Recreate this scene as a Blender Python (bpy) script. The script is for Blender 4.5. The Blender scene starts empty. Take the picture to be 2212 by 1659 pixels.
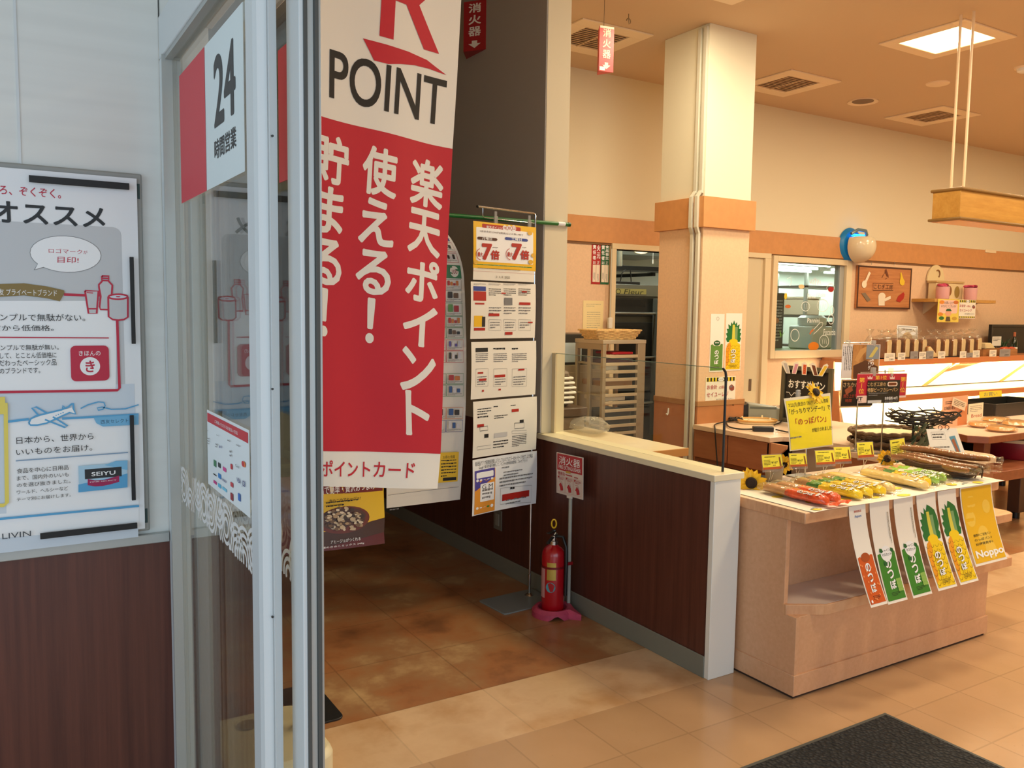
import bpy, bmesh, math, random
from mathutils import Vector, Matrix
from math import sin, cos, pi, radians as RAD, hypot

# ---------------------------------------------------------------- camera, world, daylight, exposure
SC = bpy.context.scene
COL = SC.collection
EYE = Vector((0, 0, 1.55))
YAW, PITCH, ROLL, FPX = RAD(31.617), RAD(5.003), RAD(0.795), 1833.8
FW = Vector((sin(YAW)*cos(PITCH), cos(YAW)*cos(PITCH), -sin(PITCH)))
_r = Vector((cos(YAW), -sin(YAW), 0)); _u = _r.cross(FW)
RT = cos(ROLL)*_r + sin(ROLL)*_u
UP = -sin(ROLL)*_r + cos(ROLL)*_u
cam_data = bpy.data.cameras.new('camera'); cam = bpy.data.objects.new('camera', cam_data); COL.objects.link(cam)
cam_data.sensor_width = 36; cam_data.lens = 36*FPX/2212; cam_data.clip_start = .02; cam_data.clip_end = 100
cam.matrix_world = Matrix(((RT.x, UP.x, -FW.x, EYE.x), (RT.y, UP.y, -FW.y, EYE.y), (RT.z, UP.z, -FW.z, EYE.z), (0, 0, 0, 1)))
SC.camera = cam
VS = SC.view_settings
VS.view_transform = 'Standard'; VS.look = 'None'; VS.gamma = 1; VS.use_curve_mapping = False
VS.exposure = -0.32
W = bpy.data.worlds.new('world'); SC.world = W; W.use_nodes = True
W.node_tree.nodes['Background'].inputs[0].default_value = (.60, .80, 1, 1)
W.node_tree.nodes['Background'].inputs[1].default_value = 0.9

def area_light(name, loc, size, power, color, direction, parent=None, spread=None):
    d = bpy.data.lights.new(name, 'AREA'); d.shape = 'RECTANGLE'; d.size, d.size_y = size
    d.energy = power; d.color = color
    if spread: d.spread = spread
    o = bpy.data.objects.new(name, d); COL.objects.link(o); o.location = loc
    o.rotation_euler = Vector(direction).to_track_quat('-Z', 'Y').to_euler()
    if parent: o.parent = parent
    return o
WARM = (1, .845, .585)
area_light('daylight', (-2.95, -.3, 1.6), (2.8, 5.2), 82, (.68, .86, 1), (1, .22, -.03))
area_light('daylight', (.9, -2.9, 1.6), (5.0, 2.8), 74, (.80, .91, 1), (.1, 1, -.05))

# ---------------------------------------------------------------- measuring helper: a pixel of the photograph on a real plane
def ray(x, y): return FW + RT*((x-1106)/FPX) - UP*((y-829.5)/FPX)
def at(x, y, **k):
    (a, v), = k.items(); i = 'XYZ'.index(a); d = ray(x, y)
    return EYE + d*((v-EYE[i])/d[i])

# ---------------------------------------------------------------- materials
def lin(c): c /= 255; return c/12.92 if c <= .04045 else ((c+.055)/1.055)**2.4
MATS = {}
def mat(name, rgb, rough=.5, metal=0, spec=None, coat=0, emit=0, noise=None, bump=None, alpha=None, sheen=0):
    if name in MATS: return MATS[name]
    m = bpy.data.materials.new(name); m.use_nodes = True; nt = m.node_tree; b = nt.nodes['Principled BSDF']
    col = (lin(rgb[0]), lin(rgb[1]), lin(rgb[2]), 1)
    b.inputs['Base Color'].default_value = col; b.inputs['Roughness'].default_value = rough; b.inputs['Metallic'].default_value = metal
    if spec is not None: b.inputs['Specular IOR Level'].default_value = spec
    if coat: b.inputs['Coat Weight'].default_value = coat; b.inputs['Coat Roughness'].default_value = .08
    if emit: b.inputs['Emission Color'].default_value = col; b.inputs['Emission Strength'].default_value = emit
    if alpha is not None: b.inputs['Alpha'].default_value = alpha
    tc = None
    if noise or bump:
        tc = nt.nodes.new('ShaderNodeTexCoord')
    if noise:                                   # (scale xyz, amount, detail)
        sc, amt, det = noise
        mp = nt.nodes.new('ShaderNodeMapping'); mp.inputs['Scale'].default_value = sc if isinstance(sc, tuple) else (sc,)*3
        nt.links.new(tc.outputs['Object'], mp.inputs[0])
        n = nt.nodes.new('ShaderNodeTexNoise'); n.inputs['Scale'].default_value = 1; n.inputs['Detail'].default_value = det
        nt.links.new(mp.outputs[0], n.inputs['Vector'])
        mx = nt.nodes.new('ShaderNodeMix'); mx.data_type = 'RGBA'
        mx.inputs[6].default_value = tuple(c*(1-amt) for c in col[:3])+(1,); mx.inputs[7].default_value = tuple(min(1, c*(1+amt)) for c in col[:3])+(1,)
        rp = nt.nodes.new('ShaderNodeMapRange'); rp.inputs[1].default_value = .3; rp.inputs[2].default_value = .7
        nt.links.new(n.outputs[0], rp.inputs[0]); nt.links.new(rp.outputs[0], mx.inputs[0]); nt.links.new(mx.outputs[2], b.inputs['Base Color'])
    if bump:                                    # (scale, strength)
        n = nt.nodes.new('ShaderNodeTexNoise'); n.inputs['Scale'].default_value = bump[0]; n.inputs['Detail'].default_value = 4
        nt.links.new(tc.outputs['Object'], n.inputs['Vector'])
        bp = nt.nodes.new('ShaderNodeBump'); bp.inputs['Strength'].default_value = bump[1]; bp.inputs['Distance'].default_value = .01
        nt.links.new(n.outputs[0], bp.inputs['Height']); nt.links.new(bp.outputs[0], b.inputs['Normal'])
    MATS[name] = m; return m

def clear(name, tint=(255, 255, 255), f0=.04, rough=0, bump=None, milky=0):
    """thin clear pane or film: see-through with an angle-dependent mirror reflection"""
    if name in MATS: return MATS[name]
    m = bpy.data.materials.new(name); m.use_nodes = True; nt = m.node_tree; N = nt.nodes; L = nt.links
    N.remove(N['Principled BSDF']); out = N['Material Output']
    t = N.new('ShaderNodeBsdfTransparent'); t.inputs[0].default_value = (lin(tint[0]), lin(tint[1]), lin(tint[2]), 1)
    g = N.new('ShaderNodeBsdfGlossy'); g.inputs['Roughness'].default_value = rough
    lw = N.new('ShaderNodeLayerWeight'); lw.inputs[0].default_value = .5
    p = N.new('ShaderNodeMath'); p.operation = 'POWER'; p.inputs[1].default_value = 5; L.new(lw.outputs['Facing'], p.inputs[0])
    q = N.new('ShaderNodeMath'); q.operation = 'MULTIPLY_ADD'; q.inputs[1].default_value = 1-f0; q.inputs[2].default_value = f0; L.new(p.outputs[0], q.inputs[0])
    mx = N.new('ShaderNodeMixShader'); L.new(q.outputs[0], mx.inputs[0]); L.new(t.outputs[0], mx.inputs[1]); L.new(g.outputs[0], mx.inputs[2])
    last = mx
    if milky:
        d = N.new('ShaderNodeBsdfDiffuse'); d.inputs[0].default_value = (.9, .9, .9, 1)
        m2 = N.new('ShaderNodeMixShader'); m2.inputs[0].default_value = milky; L.new(mx.outputs[0], m2.inputs[1]); L.new(d.outputs[0], m2.inputs[2]); last = m2
    if bump:
        tc = N.new('ShaderNodeTexCoord'); n = N.new('ShaderNodeTexNoise'); n.inputs['Scale'].default_value = bump[0]; L.new(tc.outputs['Object'], n.inputs['Vector'])
        bp = N.new('ShaderNodeBump'); bp.inputs['Strength'].default_value = bump[1]; bp.inputs['Distance'].default_value = .01
        L.new(n.outputs[0], bp.inputs['Height']); L.new(bp.outputs[0], g.inputs['Normal'])
    L.new(last.outputs[0], out.inputs[0]); MATS[name] = m; return m

# ---------------------------------------------------------------- objects
def tag(o, label=None, cat=None, group=None, kind=None):
    if label: o['label'] = label
    if cat: o['category'] = cat
    if group: o['group'] = group
    if kind: o['kind'] = kind
    return o
def thing(name, label, cat, loc=(0, 0, 0), group=None):
    o = bpy.data.objects.new(name, None); COL.objects.link(o); o.location = loc; o.empty_display_size = .05
    return tag(o, label, cat, group)
def dup(root, loc, rz=None, label=None):
    r = root.copy(); COL.objects.link(r); r.location = loc
    if rz is not None: r.rotation_euler = (0, 0, rz)
    if label: r['label'] = label
    for ch in list(root.children):
        c = ch.copy(); COL.objects.link(c); c.parent = r
        for g in ch.children:
            d = g.copy(); COL.objects.link(d); d.parent = c
    return r
def world_off(p):
    v = Vector((0, 0, 0))
    while p: v += p.location; p = p.parent
    return v

class MB:
    """collects shapes; build() links them as ONE mesh object"""
    def __init__(s): s.v = []; s.f = []; s.m = []; s.mats = []; s.cur = 0
    def use(s, m):
        if m not in s.mats: s.mats.append(m)
        s.cur = s.mats.index(m); return s
    def add(s, vs, fs):
        n = len(s.v); s.v += [Vector(p) for p in vs]; s.f += [tuple(i+n for i in f) for f in fs]; s.m += [s.cur]*len(fs); return s
    def box(s, x0, x1, y0, y1, z0, z1):
        return s.add([(x, y, z) for z in (z0, z1) for y in (y0, y1) for x in (x0, x1)],
                     [(0, 2, 3, 1), (4, 5, 7, 6), (0, 1, 5, 4), (2, 6, 7, 3), (0, 4, 6, 2), (1, 3, 7, 5)])
    def obox(s, c, ax, ay, az):                # half axes as vectors
        c = Vector(c); ax, ay, az = Vector(ax), Vector(ay), Vector(az)
        return s.add([c+ax*i+ay*j+az*k for k in (-1, 1) for j in (-1, 1) for i in (-1, 1)],
                     [(0, 2, 3, 1), (4, 5, 7, 6), (0, 1, 5, 4), (2, 6, 7, 3), (0, 4, 6, 2), (1, 3, 7, 5)])
    def frame(s, p, q):
        d = (Vector(q)-Vector(p)).normalized(); a = d.orthogonal().normalized(); return d, a, d.cross(a)
    def cyl(s, p, q, r, n=12, r2=None):
        r2 = r if r2 is None else r2; d, a, b = s.frame(p, q); p, q = Vector(p), Vector(q)
        c = [(cos(2*pi*i/n), sin(2*pi*i/n)) for i in range(n)]
        vs = [p+(a*x+b*y)*r for x, y in c]+[q+(a*x+b*y)*r2 for x, y in c]
        return s.add(vs, [(i, (i+1) % n, n+(i+1) % n, n+i) for i in range(n)]+[tuple(range(n-1, -1, -1)), tuple(range(n, 2*n))])
    def tube(s, pts, r, n=8, closed=False):
        pts = [Vector(p) for p in pts]; k = len(pts); rings = []; a = None
        for i, p in enumerate(pts):
            if closed: t = (pts[(i+1) % k]-pts[i-1])
            else: t = pts[min(i+1, k-1)]-pts[max(i-1, 0)]
            t = t.normalized() if t.length else Vector((0, 0, 1))
            a = t.orthogonal().normalized() if a is None else (a-t*a.dot(t)).normalized()
            b = t.cross(a); rr = r[i] if isinstance(r, (list, tuple)) else r
            rings.append([p+(a*cos(2*pi*j/n)+b*sin(2*pi*j/n))*rr for j in range(n)])
        vs = [v for R_ in rings for v in R_]; fs = []
        for i in range(k if closed else k-1):
            o = (i+1) % k
            fs += [(i*n+j, i*n+(j+1) % n, o*n+(j+1) % n, o*n+j) for j in range(n)]
        if not closed: fs += [tuple(range(n-1, -1, -1)), tuple(range((k-1)*n, k*n))]
        return s.add(vs, fs)
    def lathe(s, prof, c=(0, 0, 0), n=24, axis=None, sx=1, sy=1):
        c = Vector(c); vs = []; k = len(prof)
        if axis: d = Vector(axis).normalized(); a = d.orthogonal().normalized(); b = d.cross(a)
        else: a, b, d = Vector((1, 0, 0)), Vector((0, 1, 0)), Vector((0, 0, 1))
        for r, z in prof: vs += [c+d*z+a*(r*sx*cos(2*pi*i/n))+b*(r*sy*sin(2*pi*i/n)) for i in range(n)]
        fs = [(i*n+j, i*n+(j+1) % n, (i+1)*n+(j+1) % n, (i+1)*n+j) for i in range(k-1) for j in range(n)]
        if prof[0][0] > 1e-5: fs.append(tuple(range(n-1, -1, -1)))
        if prof[-1][0] > 1e-5: fs.append(tuple(range((k-1)*n, k*n)))
        return s.add(vs, fs)
    def ell(s, c, rx, ry, rz, n=16, k=10):
        return s.add_ell(Vector(c), Vector((rx, 0, 0)), Vector((0, ry, 0)), Vector((0, 0, rz)), n, k)
    def add_ell(s, c, ax, ay, az, n=16, k=10):
        vs = [c+az*-1]+[c+az*-cos(pi*i/k)+(ax*cos(2*pi*j/n)+ay*sin(2*pi*j/n))*sin(pi*i/k) for i in range(1, k) for j in range(n)]+[c+az]
        fs = [(0, 1+(j+1) % n, 1+j) for j in range(n)]
        fs += [(1+i*n+j, 1+i*n+(j+1) % n, 1+(i+1)*n+(j+1) % n, 1+(i+1)*n+j) for i in range(k-2) for j in range(n)]
        e = len(vs)-1; o = 1+(k-2)*n
        return s.add(vs, fs+[(o+j, o+(j+1) % n, e) for j in range(n)])
    def prism(s, poly, off):                   # planar polygon swept by a vector
        poly = [Vector(p) for p in poly]; off = Vector(off); n = len(poly)
        return s.add(poly+[p+off for p in poly], [tuple(range(n-1, -1, -1)), tuple(range(n, 2*n))]+[(i, (i+1) % n, n+(i+1) % n, n+i) for i in range(n)])
    def grid(s, fn, nu, nv):
        vs = [fn(i/nu, j/nv) for j in range(nv+1) for i in range(nu+1)]; k = nu+1
        return s.add(vs, [(j*k+i, j*k+i+1, (j+1)*k+i+1, (j+1)*k+i) for j in range(nv) for i in range(nu)])
    def build(s, name, m=None, parent=None, bv=0, smooth=.6, label=None, fixn=True):
        if m is not None and not s.mats: s.mats = [m]
        off = world_off(parent)
        me = bpy.data.meshes.new(name); me.from_pydata([v-off for v in s.v], [], s.f)
        for x in s.mats: me.materials.append(x)
        me.polygons.foreach_set('material_index', s.m)
        if fixn:
            bm = bmesh.new(); bm.from_mesh(me); bmesh.ops.recalc_face_normals(bm, faces=bm.faces); bm.to_mesh(me); bm.free()
        if smooth: me.shade_smooth(); me.set_sharp_from_angle(angle=smooth)
        o = bpy.data.objects.new(name, me); COL.objects.link(o)
        if parent: o.parent = parent
        if bv:
            b = o.modifiers.new('bevel', 'BEVEL'); b.width = bv; b.segments = 2; b.limit_method = 'ANGLE'; b.angle_limit = .7
        if label: o['label'] = label
        return o
def struct(name, mb, m=None, bv=0): return tag(mb.build(name, m, None, bv), kind='structure')
def solo(name, mb, m, label, cat, group=None, bv=0, kind=None): return tag(mb.build(name, m, None, bv), label, cat, group, kind)
def bx(*a): return MB().box(*a)

# ---------------------------------------------------------------- lettering
GLY = {}
def glyphs(txt, bold=0.0):
    """outline of a text as flat triangles, scaled to a 1 x 1 box"""
    k = (txt, bold)
    if k in GLY: return GLY[k]
    if bold > .004 and len(txt) < 30:
        vs, fs, asp = glyphs(txt); ex = bold/(1.1 if len(txt) > 1 else 1); w = asp/(asp+2*ex); h = 1/(1+2*ex); bx_, by_ = ex/(asp+2*ex), ex/(1+2*ex); V = []; F = []
        n = 8 if bold > .024 else 4
        for i in range(n):
            a = 2*pi*(i+.5)/n; k0 = len(V); V += [(bx_*(1+cos(a))+x*w, by_*(1+sin(a))+y*h) for x, y in vs]; F += [tuple(j+k0 for j in f) for f in fs]
        GLY[k] = (V, F, (asp+2*ex)/(1+2*ex)); return GLY[k]
    cu = bpy.data.curves.new('t', 'FONT'); cu.body = txt; cu.size = 1; cu.resolution_u = (6 if txt.isascii() else 3) if len(txt) < 7 else 2
    ob = bpy.data.objects.new('t', cu); COL.objects.link(ob); bpy.context.view_layer.update()
    me = ob.to_mesh(); vs = [(v.co.x, v.co.y) for v in me.vertices]; fs = [tuple(p.vertices) for p in me.polygons]
    ob.to_mesh_clear(); bpy.data.objects.remove(ob); bpy.data.curves.remove(cu)
    if not vs: GLY[k] = ([], [], 1); return GLY[k]
    x0 = min(v[0] for v in vs); x1 = max(v[0] for v in vs); y0 = min(v[1] for v in vs); y1 = max(v[1] for v in vs)
    w, h = max(x1-x0, 1e-6), max(y1-y0, 1e-6)
    GLY[k] = ([((x-x0)/w, (y-y0)/h) for x, y in vs], fs, w/h); return GLY[k]

def layers(t, bold): return 1 if bold <= .004 or len(t) >= 30 else (8 if bold > .024 else 4)
class Sheet:
    """a sheet of paper, cloth or film with print on it.
       P(u, v) gives the place of a point (u right, v up, metres); L(x, y) turns the numbers used for drawing into (u, v)"""
    def __init__(s, P, L=None, curved=False, lift=.0004):
        s.P = P; s.L = L or (lambda x, y: (x, y)); s.mb = MB(); s.k = 1; s.lift = lift; s.curved = curved
    def nrm(s, u, v):
        e = .002; a = s.P(u+e, v)-s.P(u-e, v); b = s.P(u, v+e)-s.P(u, v-e); return a.cross(b).normalized()
    def pt(s, u, v, l): return s.P(u, v)+s.nrm(u, v)*l
    def base(s, m, W, H, nu=1, nv=1, th=.0008, u0=0, v0=0):
        s.W, s.H = W, H
        s.mb.use(m); F = lambda l: (lambda a, b: s.pt(u0+a*W, v0+b*H, l))
        s.mb.grid(F(0), nu, nv); n = (nu+1)*(nv+1); b0 = len(s.mb.v)-n
        s.mb.grid(lambda a, b: F(-th)(a, b), nu, nv); b1 = len(s.mb.v)-n; k = nu+1
        fl = len(s.mb.f)-nu*nv
        for i in range(fl, len(s.mb.f)): s.mb.f[i] = tuple(reversed(s.mb.f[i]))
        rim = [(i, 0) for i in range(nu)]+[(nu, j) for j in range(nv)]+[(i, nv) for i in range(nu, 0, -1)]+[(0, j) for j in range(nv, 0, -1)]
        for q in range(len(rim)):
            (i, j), (i2, j2) = rim[q], rim[(q+1) % len(rim)]
            a, b = j*k+i, j2*k+i2; s.mb.f.append((b0+a, b1+a, b1+b, b0+b)); s.mb.m.append(s.mb.cur)
        return s
    def _put(s, pts, fs, m, lay=1):
        """print of one colour; the lay overlapping copies of a bold letter lie a hair above each other"""
        l = s.lift+8e-5*s.k+2e-5*(lay-1); s.k += 1
        if lay > 1:
            n, q = len(pts)//lay, len(fs)//lay; k = s.k
            for i in range(lay):
                s.k = k; s.lift += 2e-5; s._put(pts[i*n:i*n+n], [tuple(j-i*n for j in f) for f in fs[i*q:i*q+q]], m)
            s.lift -= 2e-5*lay; s.k = k+2; return
        if s.curved:
            bm = bmesh.new(); vv = [bm.verts.new((x, y, 0)) for x, y in pts]
            for f in fs:
                try: bm.faces.new([vv[i] for i in f])
                except ValueError: pass
            bmesh.ops.triangulate(bm, faces=bm.faces[:])
            for _ in range(3):
                es = [e for e in bm.edges if e.calc_length() > s.curved]
                if not es: break
                bmesh.ops.subdivide_edges(bm, edges=es, cuts=1); bmesh.ops.triangulate(bm, faces=bm.faces[:])
            bm.verts.index_update(); pts = [(v.co.x, v.co.y) for v in bm.verts]; fs = [tuple(v.index for v in f.verts) for f in bm.faces]; bm.free()
        s.mb.use(m); s.mb.add([s.pt(x, y, l) for x, y in pts], fs)
    def poly(s, m, pts):
        q = [s.L(*p) for p in pts]
        ar = sum(q[i-1][0]*q[i][1]-q[i][0]*q[i-1][1] for i in range(len(q)))
        if ar < 0: q.reverse()
        s._put(q, [tuple(range(len(q)))], m); return s
    def rect(s, m, x0, y0, x1, y1):
        (a, b), (c, d) = s.L(x0, y0), s.L(x1, y1); a, c = sorted((a, c)); b, d = sorted((b, d))
        s._put([(a, b), (c, b), (c, d), (a, d)], [(0, 1, 2, 3)], m); return s
    def rrect(s, m, x0, y0, x1, y1, r):        # r in metres
        (a, b), (c, d) = s.L(x0, y0), s.L(x1, y1); a, c = sorted((a, c)); b, d = sorted((b, d)); q = []
        for cx, cy, t in ((c-r, d-r, 0), (a+r, d-r, 90), (a+r, b+r, 180), (c-r, b+r, 270)):
            q += [(cx+r*cos(RAD(t+i*22.5)), cy+r*sin(RAD(t+i*22.5))) for i in range(5)]
        s._put(q, [tuple(range(len(q)))], m); return s
    def disc(s, m, x, y, x1, y1=None, n=28):   # centre, then a corner of its box
        (a, b), (c, d) = s.L(x, y), s.L(x1, y1); rx, ry = abs(c-a), abs(d-b)
        s._put([(a+rx*cos(2*pi*i/n), b+ry*sin(2*pi*i/n)) for i in range(n)], [tuple(range(n))], m); return s
    def line(s, m, pts, w, closed=False):
        q = [Vector(s.L(*p)) for p in pts]
        if closed: q.append(q[0])
        vs = []; fs = []
        for i, p in enumerate(q):
            t = (q[min(i+1, len(q)-1)]-q[max(i-1, 0)]); t = t.normalized() if t.length else Vector((1, 0)); n = Vector((-t.y, t.x))*w/2
            vs += [tuple(p+n), tuple(p-n)]
            if i: fs.append((2*i-2, 2*i-1, 2*i+1, 2*i))
        s._put(vs, fs, m); return s
    def text(s, m, t, x0, y0, x1, y1, bold=0.0, shear=0.0):
        (a, b), (c, d) = s.L(x0, y0), s.L(x1, y1); a, c = sorted((a, c)); b, d = sorted((b, d))
        vs, fs, _ = glyphs(t, bold)
        if vs: s._put([(a+x*(c-a)+shear*(y-.5)*(d-b), b+y*(d-b)) for x, y in vs], fs, m, layers(t, bold))
        return s
    def vtext(s, m, t, x, y0, y1, w, bold=0.0):
        """one character below the other, centred on u of x; w = width in metres"""
        (a, b), (_, d) = s.L(x, y0), s.L(x, y1); b, d = max(b, d), min(b, d); n = len(t); st = (d-b)/n; h = min(abs(st)*.88, w*1.15); k0 = s.k
        for i, ch in enumerate(t):
            c = b+st*(i+.5); vs, f, asp = glyphs(ch, bold); hh, ww = h, w
            if asp > 3: hh = w/asp
            if asp < .4: ww = h*asp
            if ch == '、' or ch == '。': hh = ww = w*.3
            if ch == 'ー': ww, hh = w*.16, h*.8
            s._put([(a+(x-.5)*ww, c+(y-.5)*hh) for x, y in vs], f, m, layers(ch, bold)); s.k = k0
        s.k = k0+3; return s
    def greek(s, m, x0, y0, x1, y1, n, seed=0, fill=.45, vertical=False):
        """n lines of print too small to read: rows of short dashes"""
        (a, b), (c, d) = s.L(x0, y0), s.L(x1, y1); a, c = sorted((a, c)); b, d = sorted((b, d)); rnd = random.Random(seed); pts = []; fs = []
        if vertical: w_, h_ = d-b, c-a
        else: w_, h_ = c-a, d-b
        st = h_/n
        for i in range(n):
            x = 0; end = w_*(1 if i < n-1 else rnd.uniform(.4, .9))
            while x < end-st*.2:
                l = min(rnd.uniform(.25, 1.1)*st, end-x); p0 = i*st+st*(1-fill)/2; p1 = p0+st*fill*rnd.uniform(.6, 1); o = len(pts)
                if vertical: q = [(c-p1, d-x-l), (c-p0, d-x-l), (c-p0, d-x), (c-p1, d-x)]
                else: q = [(a+x, d-p1), (a+x+l, d-p1), (a+x+l, d-p0), (a+x, d-p0)]
                pts += q; fs.append((o, o+1, o+2, o+3)); x += l+st*.12
        s._put(pts, fs, m); return s
    def build(s, name, parent=None, label=None): return s.mb.build(name, None, parent, smooth=.9, label=label, fixn=False)
def flat(TL, TR, BL):
    """plane sheet given by three corners (metres); returns a Sheet whose drawing numbers are photograph pixels of that plane"""
    O = Vector(BL); U = (Vector(TR)-Vector(TL)); Wd = U.length; U = U/Wd; V = (Vector(TL)-O); V = V-U*V.dot(U); Hd = V.length; V = V/Hd; N = U.cross(V)
    P = lambda u, v: O+U*u+V*v
    def L(x, y):
        d = ray(x, y); t = (O-EYE).dot(N)/d.dot(N); q = EYE+d*t-O; return (q.dot(U), q.dot(V))
    s = Sheet(P, L); s.W0, s.H0 = Wd, Hd; s.P0 = P; return s
def wallsheet(m, x0, y0, x1, y1, d=None, th=.001, **k):
    """upright sheet parallel to the plane k (X= or Y=) spanned by two pixels: top left and bottom right"""
    a, b = at(x0, y0, **k), at(x1, y1, **k)
    s = flat(a, (b.x, b.y, a.z), (a.x, a.y, b.z)); s.base(m, s.W0, s.H0, th=th); return s
# ---------------------------------------------------------------- palette
white_panel = mat('white_panel', (222, 224, 220), .45, noise=((.6, .6, 30), .03, 2))
white_alu = mat('white_aluminium', (212, 218, 220), .35, bump=(60, .02))
grey_alu = mat('grey_aluminium', (176, 180, 178), .35, .3)
rubber = mat('rubber_seal', (78, 80, 78), .7)
def wood(name, a, b, scale, rough=.45):
    m = mat(name, a, rough); nt = m.node_tree; bs = nt.nodes['Principled BSDF']
    tc = nt.nodes.new('ShaderNodeTexCoord'); mp = nt.nodes.new('ShaderNodeMapping'); mp.inputs['Scale'].default_value = scale
    n = nt.nodes.new('ShaderNodeTexNoise'); n.inputs['Scale'].default_value = 1; n.inputs['Detail'].default_value = 6; n.inputs['Roughness'].default_value = .65
    r = nt.nodes.new('ShaderNodeValToRGB'); r.color_ramp.elements[0].position = .32; r.color_ramp.elements[1].position = .68
    r.color_ramp.elements[0].color = tuple(lin(c) for c in a)+(1,); r.color_ramp.elements[1].color = tuple(lin(c) for c in b)+(1,)
    L = nt.links; L.new(tc.outputs['Object'], mp.inputs[0]); L.new(mp.outputs[0], n.inputs['Vector']); L.new(n.outputs[0], r.inputs[0]); L.new(r.outputs[0], bs.inputs['Base Color'])
    return m
dark_wood = wood('dark_wainscot_wood', (76, 40, 32), (100, 56, 44), (45, 45, 1.2), .38)
shaded_cream = mat('shaded_cream_paint', (188, 182, 172), .7)  # cream paint, with the corridor's shade partly put into the colour
cream_paint = mat('cream_paint', (226, 214, 184), .6)
peach_paint = mat('peach_wallpaper', (229, 194, 158), .6, noise=(60, .04, 2))
orange_band = mat('orange_band_laminate', (204, 144, 88), .45, noise=(18, .05, 3))
orange_wood = mat('orange_brown_laminate', (190, 126, 82), .4, noise=(14, .06, 3))
beech = wood('beech_laminate', (212, 162, 122), (221, 173, 134), (55, 55, 55), .38)
beech_dark = wood('beech_edge', (206, 150, 108), (226, 178, 134), (9, 60, 9), .4)
ceil_paint = mat('ceiling_paint', (210, 184, 152), .8)
white_plastic = mat('white_plastic', (236, 234, 226), .35)
black_plastic = mat('black_plastic', (24, 25, 26), .4)
chrome = mat('chrome', (205, 208, 210), .16, 1)
steel = mat('brushed_steel', (176, 172, 160), .32, .85)
paper = mat('white_paper', (236, 238, 240), .55)
warm_paper = mat('office_paper', (238, 234, 222), .6)
ink = mat('black_ink', (26, 27, 30), .6)
grey_ink = mat('grey_ink', (120, 120, 122), .6)
red_ink = mat('crimson_ink', (178, 22, 48), .55)
glass = clear('clear_glass', (247, 249, 247))
glass_edge = mat('glass_edge', (96, 128, 110), .2)

def tiles(name, cols, size, off, seam, rough=.28, cloud=.9, offset=0.0, speck=0):
    m = mat(name, cols[0], rough); nt = m.node_tree; N = nt.nodes; L = nt.links; bs = N['Principled BSDF']
    g = N.new('ShaderNodeNewGeometry'); mp = N.new('ShaderNodeMapping'); mp.inputs['Location'].default_value = (-off[0]/size, -off[1]/size, 0); mp.inputs['Scale'].default_value = (1/size,)*3
    L.new(g.outputs['Position'], mp.inputs[0])
    n = N.new('ShaderNodeTexNoise'); n.inputs['Scale'].default_value = cloud; n.inputs['Detail'].default_value = 5; n.inputs['Roughness'].default_value = .62
    L.new(g.outputs['Position'], n.inputs['Vector'])
    r = N.new('ShaderNodeValToRGB'); e = r.color_ramp.elements; k = len(cols)
    while len(e) < k: e.new(.5)
    for i, c in enumerate(cols): e[i].position = .34+.32*i/(k-1); e[i].color = (lin(c[0]), lin(c[1]), lin(c[2]), 1)
    b = N.new('ShaderNodeTexBrick'); b.inputs['Scale'].default_value = 1; b.inputs['Brick Width'].default_value = 1; b.inputs['Row Height'].default_value = 1; b.offset = offset
    b.inputs['Mortar Size'].default_value = .004/size; b.inputs['Mortar Smooth'].default_value = .3
    b.inputs['Color1'].default_value = (1, 1, 1, 1); b.inputs['Color2'].default_value = (.94, .94, .94, 1); b.inputs['Mortar'].default_value = (seam,)*3+(1,)
    L.new(mp.outputs[0], b.inputs['Vector']); L.new(n.outputs[0], r.inputs[0])
    x = N.new('ShaderNodeMix'); x.data_type = 'RGBA'; x.blend_type = 'MULTIPLY'; x.inputs[0].default_value = 1
    L.new(r.outputs[0], x.inputs[6]); L.new(b.outputs[0], x.inputs[7]); last = x.outputs[2]
    if speck:
        v = N.new('ShaderNodeTexVoronoi'); v.inputs['Scale'].default_value = 28; L.new(g.outputs['Position'], v.inputs['Vector'])
        lt = N.new('ShaderNodeMath'); lt.operation = 'LESS_THAN'; lt.inputs[1].default_value = .075; L.new(v.outputs['Distance'], lt.inputs[0])
        y = N.new('ShaderNodeMix'); y.data_type = 'RGBA'; y.inputs[7].default_value = (lin(speck[0]), lin(speck[1]), lin(speck[2]), 1); L.new(lt.outputs[0], y.inputs[0]); L.new(last, y.inputs[6]); last = y.outputs[2]
    L.new(last, bs.inputs['Base Color'])
    n2 = N.new('ShaderNodeTexNoise'); n2.inputs['Scale'].default_value = 3; L.new(g.outputs['Position'], n2.inputs['Vector'])
    bp = N.new('ShaderNodeBump'); bp.inputs['Strength'].default_value = .12; bp.inputs['Distance'].default_value = .02; L.new(n2.outputs[0], bp.inputs['Height']); L.new(bp.outputs[0], bs.inputs['Normal'])
    return m
floor_cream = tiles('cream_vinyl_tiles', [(192, 154, 114), (202, 164, 126)], .305, (2.15, 2.52), .80, .2, 1.2, 0, (186, 150, 112))
floor_beige = tiles('beige_vinyl_tiles', [(214, 176, 134), (226, 192, 152), (204, 160, 114)], .46, (2.13, 2.45), .86, .3, 2.2)
floor_brown = tiles('brown_stone_vinyl_tiles', [(138, 92, 60), (172, 116, 74), (172, 130, 90), (200, 166, 120)], .46, (2.13, 2.91), .72, .3, 2.3)

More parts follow.
